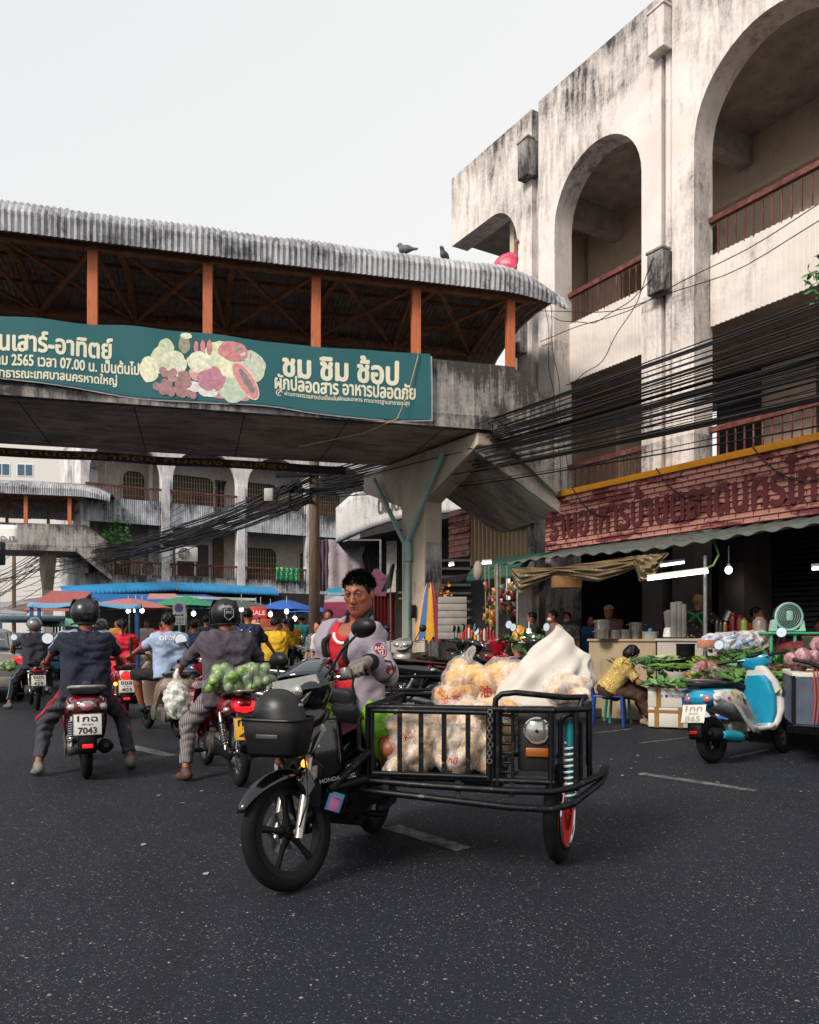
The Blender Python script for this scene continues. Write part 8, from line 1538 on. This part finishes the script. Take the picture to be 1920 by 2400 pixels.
m = MB(); m.rbox((0, 0, .05), (.22, .16, .10), .008); o = simple('printed_box', 'small white and orange printed box before the water bottles', 'box', m, mat('print_box', '#b0765a', .6, var=.3, vscale=20), at(1660, 1518, 10.0)); o.rotation_euler = (0, 0, .3)
def bunch(lab, px, py, Y, n, L, col, spread, up=.7, w=.02, name='vegetable_bunch'):
    c = at(px, py, Y); m = MB(); rd = random.Random(px)
    L *= .72
    for i in range(int(n * 1.7)):
        a = rd.uniform(0, 2 * pi); p = V((rd.gauss(0, spread[0]), rd.gauss(0, spread[1]), rd.uniform(0, spread[2]))); d = V((cos(a) * (1 - up), sin(a) * (1 - up), up * rd.uniform(.4, 1))).normalized(); b = d.orthogonal().normalized() * w * rd.uniform(.6, 1.5); l = L * rd.uniform(.6, 1.1); dr_ = V((d.x * .4, d.y * .4, -.25)) * l * .3
        m.add([p - b * .3, p + b * .3, p + d * l * .5 + b, p + d * l + dr_, p + d * l * .5 - b], [(0, 1, 2, 4), (4, 2, 3)])
    return simple(name, lab, 'vegetables', m, mat('veg_' + col[1:], col, .55, var=.5, vscale=7), c, None, 0, fix=False)
G1, G2, G3 = '#4f7a34', '#2f5a2a', '#6a8f48'
bunch('dark leafy greens on the left of the striped table', 1560, 1560, 10.9, 130, .22, G2, (.28, .12, .08), .4); bunch('long green beans laid on the striped table', 1612, 1566, 10.5, 90, .35, '#557a2c', (.16, .1, .05), .12, .012); bunch('upright spring onions at the right of the stall', 1868, 1572, 9.4, 120, .42, '#4c8a40', (.12, .1, .05), .85, .018); bunch('heap of brown ginger roots on a tray', 1835, 1580, 9.3, 220, .14, '#5a3a22', (.22, .1, .10), .3, .018); bunch('feathery green herbs at the right edge of the stall', 1905, 1590, 9.2, 150, .32, '#3f6f36', (.18, .12, .1), .6, .02); bunch('curly green lettuce beside the scooter dashboard', 1775, 1560, 9.8, 130, .16, '#3a7a2c', (.16, .1, .08), .5, .035); bunch('green herbs spilling over the foam boxes', 1568, 1608, 11.0, 150, .3, '#4d7d45', (.2, .14, .05), .25, .014); bunch('light green leaves in front of the sidecart', 1845, 1635, 8.6, 60, .2, '#7d9a56', (.1, .08, .12), .5, .04)
for px, py, Y, n_, L_, cl, lb in ((1722, 1590, 9.6, 150, .2, '#2c5226', 'dark green herbs heaped behind the cyan scooter seat'), (1640, 1612, 9.9, 140, .2, '#54803a', 'mid green leaves at the front edge of the striped table'), (1800, 1600, 9.1, 150, .24, '#4a7a2e', 'green stalks heaped by the ginger roots'), (1880, 1625, 8.9, 140, .22, '#5f8a3c', 'light green leaves over the right table edge'), (1760, 1545, 10.1, 110, .2, '#38602c', 'dark herbs in front of the red cloth roll'), (1690, 1560, 10.3, 110, .18, '#6a7d34', 'yellowish leaves beside the pink bag'), (1585, 1575, 10.9, 120, .2, '#365f2c', 'green leaves at the left table end by the white counter')): bunch(lb, px, py, Y, n_, L_, cl, (.17, .12, .09), .45, .022)
for i in range(26):
    c = at(random.uniform(1610, 1760), random.uniform(1575, 1600), random.uniform(9.6, 10.2)); m = MB(); k = random.choice(['#7a2a24', '#8a5a2a', '#b09a6a', '#5a2a3a', '#6f8a3a']); m.ell((0, 0, 0), (.05, .045, .04), 12, 8); simple('loose_vegetable', 'loose root or onion lying on the striped tarpaulin', 'vegetable', m, mat('bagveg_' + k[1:], k, .5, var=.45), c, 'loose vegetables on the stall', 180)
bunch('pale leeks on the rear of the striped table', 1600, 1545, 10.8, 30, .4, '#9fb080', (.12, .06, .04), .1, .03)
for lab, px, py, Y, col, ex, nn in (('clear bag of dark greens next to the seated woman', 1538, 1600, 10.8, G2, (.2, .14, .22), 10), ('pink bag of tomatoes and onions on the striped table', 1655, 1580, 9.9, '#7d2c2e', (.17, .12, .14), 26), ('clear bag of purple onions behind the scooter mirror', 1690, 1592, 9.6, '#4a1824', (.14, .1, .12), 18)): fruitbag(lab, Matrix.Translation(at(px, py, Y)), nn, ex, 'vegetable', mat('bagveg_' + col[1:], col, .5, var=.45), FILM, .038, seed=px, tie=False)
o = thing('fan', 'mint green box fan standing on a green table', 'fan', loc=at(1845, 1480, 10.1)); m = MB(); m.lathe([(.14, -.06), (.17, -.04), (.17, .04), (.14, .06)], 32, Matrix.Translation((0, 0, .19)) @ Matrix.Rotation(pi / 2, 4, 'X')); m.build('drum', mat('dark_fan_grille', '#262c2c', .5), o); m = MB(); [m.torus((0, -.065, .19), r, .003, 28, 5, axis='y') for r in (.05, .075, .1, .125, .15)]; m.torus((0, -.05, .19), .17, .014, 36, 8, axis='y'); m.rbox((0, -.07, .2), (.08, .03, .13), .02); m.build('grille', mat('mint_plastic', '#8fb8ac', .4), o); m = MB(); m.prism([(-.22, 0), (-.2, .14), (-.15, .16), (-.14, .02), (.14, .02), (.15, .16), (.2, .14), (.22, 0)], 'y', -.05, .05); m.build('stand', mat('mint_plastic', '#8fb8ac', .4), o, 0, bevel=.01)
o = thing('green_table', 'bright green plastic table top holding the fan', 'table', loc=at(1850, 1484, 10.1)); m = MB(); m.rbox((0, 0, 0), (.72, .4, .03), .012); m.build('top', mat('green_plastic', '#3aa070', .4), o); m = MB(); [m.cyl((x, y, -.27), (x, y, -.01), .02, n=8) for x in (-.3, 0, .3) for y in (-.15, .15)]; m.build('leg', mat('green_plastic', '#3aa070', .4), o)
# foam boxes, chair, stool, seated woman
TAPE = mat('brown_tape', '#8f6a34', .4)
for i, (px, py, lab) in enumerate(((1567, 1702, 'taped white foam box on the ground beside the seated woman'), (1566, 1656, 'upper white foam box with blue print and brown tape'))):
    c = at(px, py, 11.0); o = thing('foam_box', lab, 'box', loc=c, rz=-.35); m = MB(); m.rbox((0, 0, .115), (.52, .36, .225), .012); m.rbox((0, 0, .25), (.53, .37, .045), .01); m.build('box', mat('foam_white', '#c4c0b8', .8, var=.06), o); m = MB(); [m.mm((x - .03, -.188, .0), (x + .03, .188, .2745)) for x in ((-.12,) if i else (-.15, .16))]; m.mm((-.267, -.187, .2), (.267, .187, .24)) if i == 0 else None; m.build('tape', TAPE, o, 0)
    if i: text('สด ● FRESH', mat('blue_print', '#3a3a8a', .6), o, wpl((.03, -.186, .16), (1, 0, 0), (0, 0, 1)), w=.3)
CHB = mat('blue_chair_plastic', '#183a86', .4, var=.06)
o = thing('plastic_chair', 'royal blue plastic chair under the seated woman', 'chair', loc=at(1425, HY, 11.25).xy.to_3d(), rz=radians(-105)); m = MB(); m.rbox((0, 0, .43), (.42, .42, .03), .012); m.build('seat', CHB, o)
for x in (-.19, .19):
    for y in (-.19, .19): m = MB(); m.cyl((x * 1.12, y * 1.12, 0), (x, y, .43), .02, .026, n=8); m.build('leg', CHB, o)
m = MB(); [m.tube([(x, -.20, .42), (x * 1.02, -.25, .65), (x * .9, -.28, .84)], [.022, .02, .02], 8) for x in (-.19, -.09, 0, .09, .19)]; m.tube([(-.19, -.27, .80), (-.1, -.285, .86), (.1, -.285, .86), (.19, -.27, .80)], .03, 8); m.build('backrest', CHB, o)
o = thing('plastic_stool', 'turquoise plastic stool behind the blue chair', 'stool', loc=at(1448, HY, 11.7).xy.to_3d()); m = MB(); m.rbox((0, 0, .44), (.3, .3, .04), .015); m.build('seat', mat('turquoise_plastic', '#2f9a88', .4), o); m = MB(); [m.cyl((x * 1.3, y * 1.3, 0), (x, y, .43), .022, n=8) for x in (-.12, .12) for y in (-.12, .12)]; m.build('leg', mat('turquoise_plastic', '#2f9a88', .4), o)
WMM = Matrix.Translation(at(1432, HY, 11.2).xy.to_3d()) @ Matrix.Rotation(radians(-100), 4, 'Z'); FLOR = dotted('yellow_floral', '#a98c4a', '#d6c48a', 34, .35, .9)
JW = pose((0, -.05, .52), lean=.62, hands=(V((-.05, .55, .60)), V((.06, .57, .60))), feet=(V((-.14, .50, .09)), V((.12, .56, .09))), head=(0, .75), S=.97, elbow=((-.7, -.2, -.8), (.7, -.2, -.8)), knee=((-.2, 1, 1.2), (.2, 1, 1.2)), torso=.47)
wm = person('woman in a yellow floral blouse and green mask bent over her phone on a chair', WMM, JW, SKIN2, .014, FLOR, .42, mat('brown_trousers', '#3c2416', .85, var=.12), .9, mat('beige_clog', '#8a7a66', .8), mask=mat('green_mask', '#1d9a7c', .7), f=1.15, bob=True, hem=-.02, fitE=.03); q = SDF(); q.cone(JW['chest'] + JW['fw'] * .10, JW['pel'] + JW['fw'] * .14, .10, .09, k=.04); q.cone(JW['pel'] + V((0, .15, .06)), V((0, .42, .46)), .10, .11, k=.04); q.build('apron', .016, mat('maroon_apron', '#34161a', .8), wm); m = MB(); m.rbox(V((0, .62, .63)), (.075, .02, .14), .008, Matrix.Identity(4)); m.build('held_phone', BLACKP, None); po = bpy.data.objects['held_phone']; po.matrix_world = WMM; tag(po, 'black phone held by the seated woman', 'phone')
# blue scooter parked on the right
rc, fc_ = gnd(1672, 1789), gnd(1820, 1764); dv = fc_ - rc; hd_ = math.degrees(atan2(-dv.x, dv.y)); CYAN = paint('cyan_paint', '#1586a8', .2, 1.0); IVORY = paint('ivory_paint', '#c9c5c0', .25, .8)
MS = Matrix.Translation((rc + fc_) / 2) @ Matrix.Rotation(radians(hd_), 4, 'Z') @ Matrix.Rotation(radians(-5), 4, 'Y')
bs = scooter('cyan and white scooter with flower stickers parked by the vegetable stall', MS, CYAN, trim=BLACKP, tail='twin', plate_spec=dict(lines=('1กภ', 'สงขลา', '865'), w=.25, h=.19, tilt=.35, im=mat('faint_ink', '#8d8778', .6)), sidepanel=IVORY, inner=CYAN, guard=mat('teal_guard', '#1a8a9c', .4), mirrors=(1, 1), steer=.3, frontm=IVORY, wall=True)
for c in bs.children:
    if c.name.startswith('tail_body'): tbo = c
    if c.name.startswith('floorboard'): c.data.materials[0] = IVORY
tbo.data.materials.append(IVORY)
for f_ in tbo.data.polygons: f_.material_index = 1 if f_.center.y > -.73 and f_.center.z < .74 else 0
wp = onto(tbo, wpl((.3, -.35, .64), (0, 1, 0), (0, 0, 1)), .004); random.seed(4)
for i in range(15):
    cx, cz = -.17 + .025 * i + random.uniform(-.02, .02), .045 - .10 * (i / 15) ** 2 + random.uniform(-.045, .03); r = random.uniform(.012, .026); k = random.choice(['#1a5a40', '#c0246a', '#c8a020', '#1f1f22', '#2a8ab0', '#d8d0c8', '#c8a020']); m = MB(); ring = [wp(cx + r * (1 + .3 * cos(5 * a)) * cos(a), cz + r * (1 + .3 * cos(5 * a)) * sin(a)) for a in np.linspace(0, 2 * pi, 21)[:-1]]; m.add([wp(cx, cz)] + ring, [(0, 1 + j, 1 + (j + 1) % 20) for j in range(20)]); m.build('flower_sticker', mat('stk_' + k[1:], k, .4), tbo, 180, fix=False)
# sidecart at the right edge
o = thing('sidecart', 'rusty blue metal sidecart with red cords cut by the right edge', 'cart', M=Matrix.Translation(at(1905, HY, 7.6).xy.to_3d()) @ Matrix.Rotation(-.35, 4, 'Z')); RB = mat('rusty_blue_tin', '#4a5568', .6, .3, .3, 5, dirt='#5a3a2a', damt=.45); m = MB(); m.mm((-.17, 0, .42), (.35, .02, .88)); m.mm((.35, -.0, .42), (1.0, 1, .5)); m.mm((-.17, .021, .42), (-.15, 1, .88)); m.build('panel', RB, o, 0); m = MB(); m.tube([(-.17, -.02, .42), (.9, -.02, .38)], .018, 8); m.tube([(-.17, -.02, .42), (-.17, -.02, .90)], .018, 8); m.tube([(-.18, -.02, 1.06), (-.02, -.04, 1.02), (.12, -.05, .95), (.17, -.05, .82), (.17, -.05, .42)], .02, 8); [m.tube([(.17, -.05, z), (.9, -.05, z)], .015, 8) for z in (.5, .66, .8)]; m.build('frame', FRM, o); m = MB(); m.mm((-.18, .0, .885), (.3, 1, .93)); m.build('foam_rim', mat('foam_white', '#c4c0b8', .8), o, 0, bevel=.01); w_ = wheel(o, .1, .27, .09); w_.location = (.42, .1, .27); m = MB(); [m.tube([(x, -.035, 1.0), (x + .02, -.04, .7), (x, -.035, .45)], .007, 6) for x in (.0, .03)]; m.build('cord', mat('red_cord', '#a83a24', .7), o)
fruitbag('pink bag of vegetables heaped on the rusty sidecart', o.matrix_world @ Matrix.Translation((.1, .3, .93)), 14, (.28, .25, .3), 'vegetable', mat('pinkish_roots', '#6d4038', .5, var=.5), clear_film('pink_bag_film', (.7, .4, .45), .4, .15), .07, seed=8, tie=False)
# motorcycles parked in rows beyond the driver
GREYP = paint('grey_bike_paint', '#6d6862', .35, .4)
for lab, px, Y, hd2, pm, kw in (('black parked motorcycle with its amber headlight lit, left of the driver', 708, 12.8, -105, BLKP, dict(headlit=True)), ('dusty grey old motorcycle parked at the pier foot', 962, 13.0, 165, GREYP, {}), ('black motorcycle with a brown seat parked behind the noodle bags', 1040, 10.9, -78, BLKP, dict(seat=mat('brown_vinyl', '#4a2a20', .5))), ('red motorcycle parked in the row behind the noodle bags', 1110, 11.2, -62, paint('crimson_bike_paint', '#8a0c20', .2, 1.0), dict(steer=.35)), ('black motorcycle parked half behind the white sack', 1200, 10.6, -50, paint('dark_grey_paint', '#1c1c20', .35, .4), {}), ('dark motorcycle parked beyond the red one', 1020, 13.6, -100, BLKP, {}), ('black motorcycle parked behind the headlit one', 660, 15.0, -120, BLKP, {})): moto(lab, Matrix.Translation((0, 0, .148 if px > 900 else 0)) @ placeM(at(px, HY, Y).xy.to_3d(), hd2), pm, mshape='round', **kw)
scooter('white-trimmed dark scooter parked near the crouching shopper', placeM(at(1150, HY, 13.2).xy.to_3d(), -60), paint('dark_grey_paint', '#1c1c20', .35, .4), inner=WHITEP)
o = thing('cart_frame', 'bare grey pipe frame of a parked sidecart behind the driver', 'cart', M=Matrix.Translation(at(985, HY, 8.2).xy.to_3d()) @ Matrix.Rotation(.1, 4, 'Z')); m = MB(); [m.tube([(-.9, 0, z), (.3, .05, z)], .018, 8) for z in (.5, .68, .72, .86)]; [m.tube([(x, .02, .4), (x, .02, .86)], .016, 8) for x in (-.85, -.3, .28)]; m.tube([(-.3, .02, .5), (.1, .5, .7)], .012, 6); m.build('frame', FRM, o); w_ = wheel(o, .3, .26, .08); w_.location = (-.2, .4, .26)
# ---------------------------------------------------------------- people on foot and at the stalls
def stand(lab, px, ytop, Y, hd3, sh, tr, skin=SKIN, floor=0.0, hands=None, hname=True, f=1.05, sleeve=.45, **kw):
    zt = at(px, ytop, Y).z - floor; S = max(.8, min(1.12, zt / 1.735)); J = pose((0, 0, .93 * S), lean=.03, S=S, hands=hands, feet=(V((-.1, .0, .09)), V((.1, .02, .09))), head=(kw.pop('hy', 0), .05)); c = at(px, HY, Y)
    return person(lab, Matrix.Translation((c.x, c.y, floor)) @ Matrix.Rotation(radians(hd3), 4, 'Z'), J, skin, .021, sh, sleeve, tr, .95, GREYS, f=f, **kw)
JEAN = mat('dark_jeans', '#232a38', .9, var=.15); YEL = mat('yellow_tee', '#c9a21c', .85, var=.06); TEALC = mat('teal_tunic', '#1a7d7a', .85, var=.06); MUST = mat('mustard_tee', '#b8821c', .85); DKC = mat('charcoal_tee', '#1d1d22', .9); WHC = mat('off_white_blouse', '#b8b0ac', .85, var=.1); CHK = dotted('grey_check', '#6d6a6c', '#3a383c', 30, .4, .9); PLUM = mat('plum_blouse', '#3a2a34', .85)
st1 = stand('man in a navy tee with a blue strap leaning on a parked motorcycle', 580, 1424, 13.6, -8, NAVY, JEAN, hands=(V((-.28, .1, .85)), V((.42, .32, .92))), f=1.12)
s1m = bpy.data.objects[st1['_s']]; text('จำปา', WHITEP, s1m, None, w=.2, bold=.04, warp=onto(s1m, wpl((0, -.2, 1.34), (1, 0, 0), (0, 0, 1)), .004)); on_shirt(st1, '_s', 'strap', [V((-.14, -.2, 1.45)), V((-.05, -.2, 1.33)), V((.05, -.2, 1.2)), V((.14, -.18, 1.05))], .02, mat('blue_strap', '#2a3fa0', .7)); on_shirt(st1, '_s', 'strap', [V((.12, -.2, 1.45)), V((.02, -.2, 1.33)), V((-.1, -.2, 1.2))], .018, mat('blue_strap', '#2a3fa0', .7))
JY = pose((0, -.22, .82), lean=.12, hands=(V((-.3, .28, 1.0)), V((.3, .28, 1.0))), feet=(V((-.3, 0, .1)), V((.3, 0, .1))), head=(-.6, .1), knee=((-.5, 1, .3), (.5, 1, .3))); cY = at(652, HY, 14.6); person('broad man in a bright yellow tee seated on a motorcycle, seen from behind', placeM(cY.xy.to_3d(), -10), JY, SKIN, .018, YEL, .45, JEAN, .95, GREYS, f=1.2, belly=.03); moto('motorcycle under the man in the yellow tee', placeM(cY.xy.to_3d(), -10), BLKP, mirrors=(1, 1), mshape='round')
for a in (('woman with long hair in a mustard tee walking away in the market', 683, 1446, 19.5, 10, MUST, JEAN, dict(longhair=True)), ('person in a teal tunic and trousers seen from behind near the pole', 707, 1438, 20.5, -5, TEALC, mat('teal_trousers', '#14686a', .85), dict(sleeve=.5)), ('older woman with reddish hair and a pink mask behind the driver', 764, 1447, 12.6, 170, WHC, PLUM, dict(mask=mat('pink_mask', '#c07a8a', .8), hairm=mat('auburn_hair', '#3a1418', .6), skin=SKIN2)), ('woman in a grey checked shirt beside the pole', 748, 1452, 13.2, 160, CHK, JEAN, dict(skin=SKIN2)), ('young man looking over from behind the two women', 771, 1426, 14.6, 175, PLUM, JEAN, {}), ('shopper in black at the edge of the pink umbrella', 482, 1442, 20, -20, DKC, DKC, {}), ('shopper in white with a mask near the stall signs', 608, 1446, 22, 175, WHC, JEAN, dict(mask=WHITEP)), ('dark-clad shopper behind the stall signs', 590, 1445, 24, 60, PLUM, DKC, {}), ('shopper in charcoal left of the teal tunic', 668, 1448, 23, 20, DKC, JEAN, {}), ('shopper in grey near the red signs', 545, 1450, 23, 200, CHK, JEAN, {}), ('shopper in plum under the green umbrella', 462, 1450, 23.5, 170, PLUM, DKC, {}), ('vendor in white under the pink umbrella', 345, 1452, 26.5, 180, WHC, DKC, {}), ('vendor in mustard under the pink umbrella', 275, 1452, 26.8, 190, MUST, DKC, {}), ('shopper in red near the market cart', 380, 1456, 24, 30, REDJ, JEAN, {}), ('shopper beyond the utility pole in dark blue', 726, 1450, 24, 0, NAVY, JEAN, {})):
    kw = dict(a[7]); sk = kw.pop('skin', SKIN); stand(a[0], *a[1:7], skin=sk, **kw)
vd = stand('drink vendor in patterned top, green strap and mustard skirt', 1636, 1391, 12.3, -25, dotted('vendor_pattern', '#1a1a20', '#7a2a3a', 16, .3, .9, c3='#b8902a'), mat('mustard_skirt', '#b08a1c', .8), floor=.3, hands=(V((-.25, .2, 1.0)), V((.42, .18, 1.12))), hairm=mat('straw_wrap', '#8a6a3a', .7, var=.4), hy=-.5); on_shirt(vd, '_s', 'strap', [V((-.13, -.18, 1.45)), V((0, -.2, 1.3)), V((.13, -.18, 1.1))], .022, mat('green_strap', '#1f7a48', .7)); on_shirt(vd, '_s', 'strap', [V((.12, -.2, 1.45)), V((.0, -.2, 1.36)), V((-.14, -.18, 1.2))], .02, mat('green_strap', '#1f7a48', .7))
m = MB(); m.cyl((0, 0, 0), (.06, 0, .14), .05, n=14); simple('steel_cup', 'shiny steel cup held up by the drink vendor', 'cup', m, ALUM, at(1700, 1455, 11.9))
JO = pose((0, 0, .80), lean=.05, hands=(V((-.2, .3, .8)), V((.25, .3, .8))), feet=(V((-.1, .3, .38)), V((.1, .3, .38))), head=(1.1, .0), S=1.0); person('man in an orange polo shirt sitting behind the drinks counter', Matrix.Translation(at(1770, HY, 12.6).xy.to_3d() + V((0, 0, .15))) @ Matrix.Rotation(radians(165), 4, 'Z'), JO, SKIN2, .017, mat('orange_polo', '#d0481a', .8), .45, JEAN, .95, GREYS)
for a in (('cook in plum with a straw cap behind the pots', 1428, 1415, 13.8, 150, mat('dusty_plum', '#5a3a40', .85), DKC, dict(cap=mat('straw_cap', '#9a7038', .8))), ('masked shopper in a pinkish top at the grocery', 1300, 1428, 14.2, 100, mat('dusty_pink_top', '#7a5a58', .85), DKC, dict(mask=WHITEP)), ('shopper in black beside the masked one', 1250, 1432, 14.6, 90, DKC, DKC, {}), ('man in grey behind the masked shopper', 1330, 1432, 14.8, 160, CHK, DKC, dict(mask=mat('pale_mask', '#9aa4b0', .8))), ('vendor in blue deep inside the shop', 1383, 1440, 15.5, 180, mat('mid_blue_top', '#2a5a90', .85), DKC, {}), ('stallholder in red at the right edge', 1918, 1452, 11.5, 170, REDJ, DKC, {})):
    kw = dict(a[7]); stand(*a[:7], floor=.15, **kw)
JC = pose((0, 0, .34), lean=.45, hands=(V((-.15, .45, .4)), V((.15, .45, .4))), feet=(V((-.12, .28, .09)), V((.12, .28, .09))), head=(0, .5), knee=((-.2, 1, 1), (.2, 1, 1))); person('shopper in a pale floral tee sitting low before the leaf bundles', Matrix.Translation(at(1205, HY, 11.6).xy.to_3d() + V((0, 0, .15))) @ Matrix.Rotation(radians(-20), 4, 'Z'), JC, SKIN, .018, dotted('pale_floral', '#a8a8ac', '#b86a70', 12, .28, .9), .45, JEAN, .95, GREYS)
# litter on the road
random.seed(9)
for i in range(46):
    c = gnd(random.uniform(1380, 1900) if i < 34 else random.uniform(20, 1300), random.uniform(1700, 1860) if i < 34 else random.uniform(1700, 2100)); r = random.uniform(.008, .03); m = MB(); k = random.randint(4, 6); m.add([(r * random.uniform(.5, 1) * cos(2 * pi * j / k), r * random.uniform(.5, 1) * sin(2 * pi * j / k), .005 + .006 * random.random()) for j in range(k)], [tuple(range(k))]); simple('litter_scrap', 'tiny pale scrap of litter lying on the asphalt', 'litter', m, mat('pale_litter', '#9a9288', .9), c, 'scraps of litter on the road', 0, fix=False)
flush_texts()
bpy.context.view_layer.update()
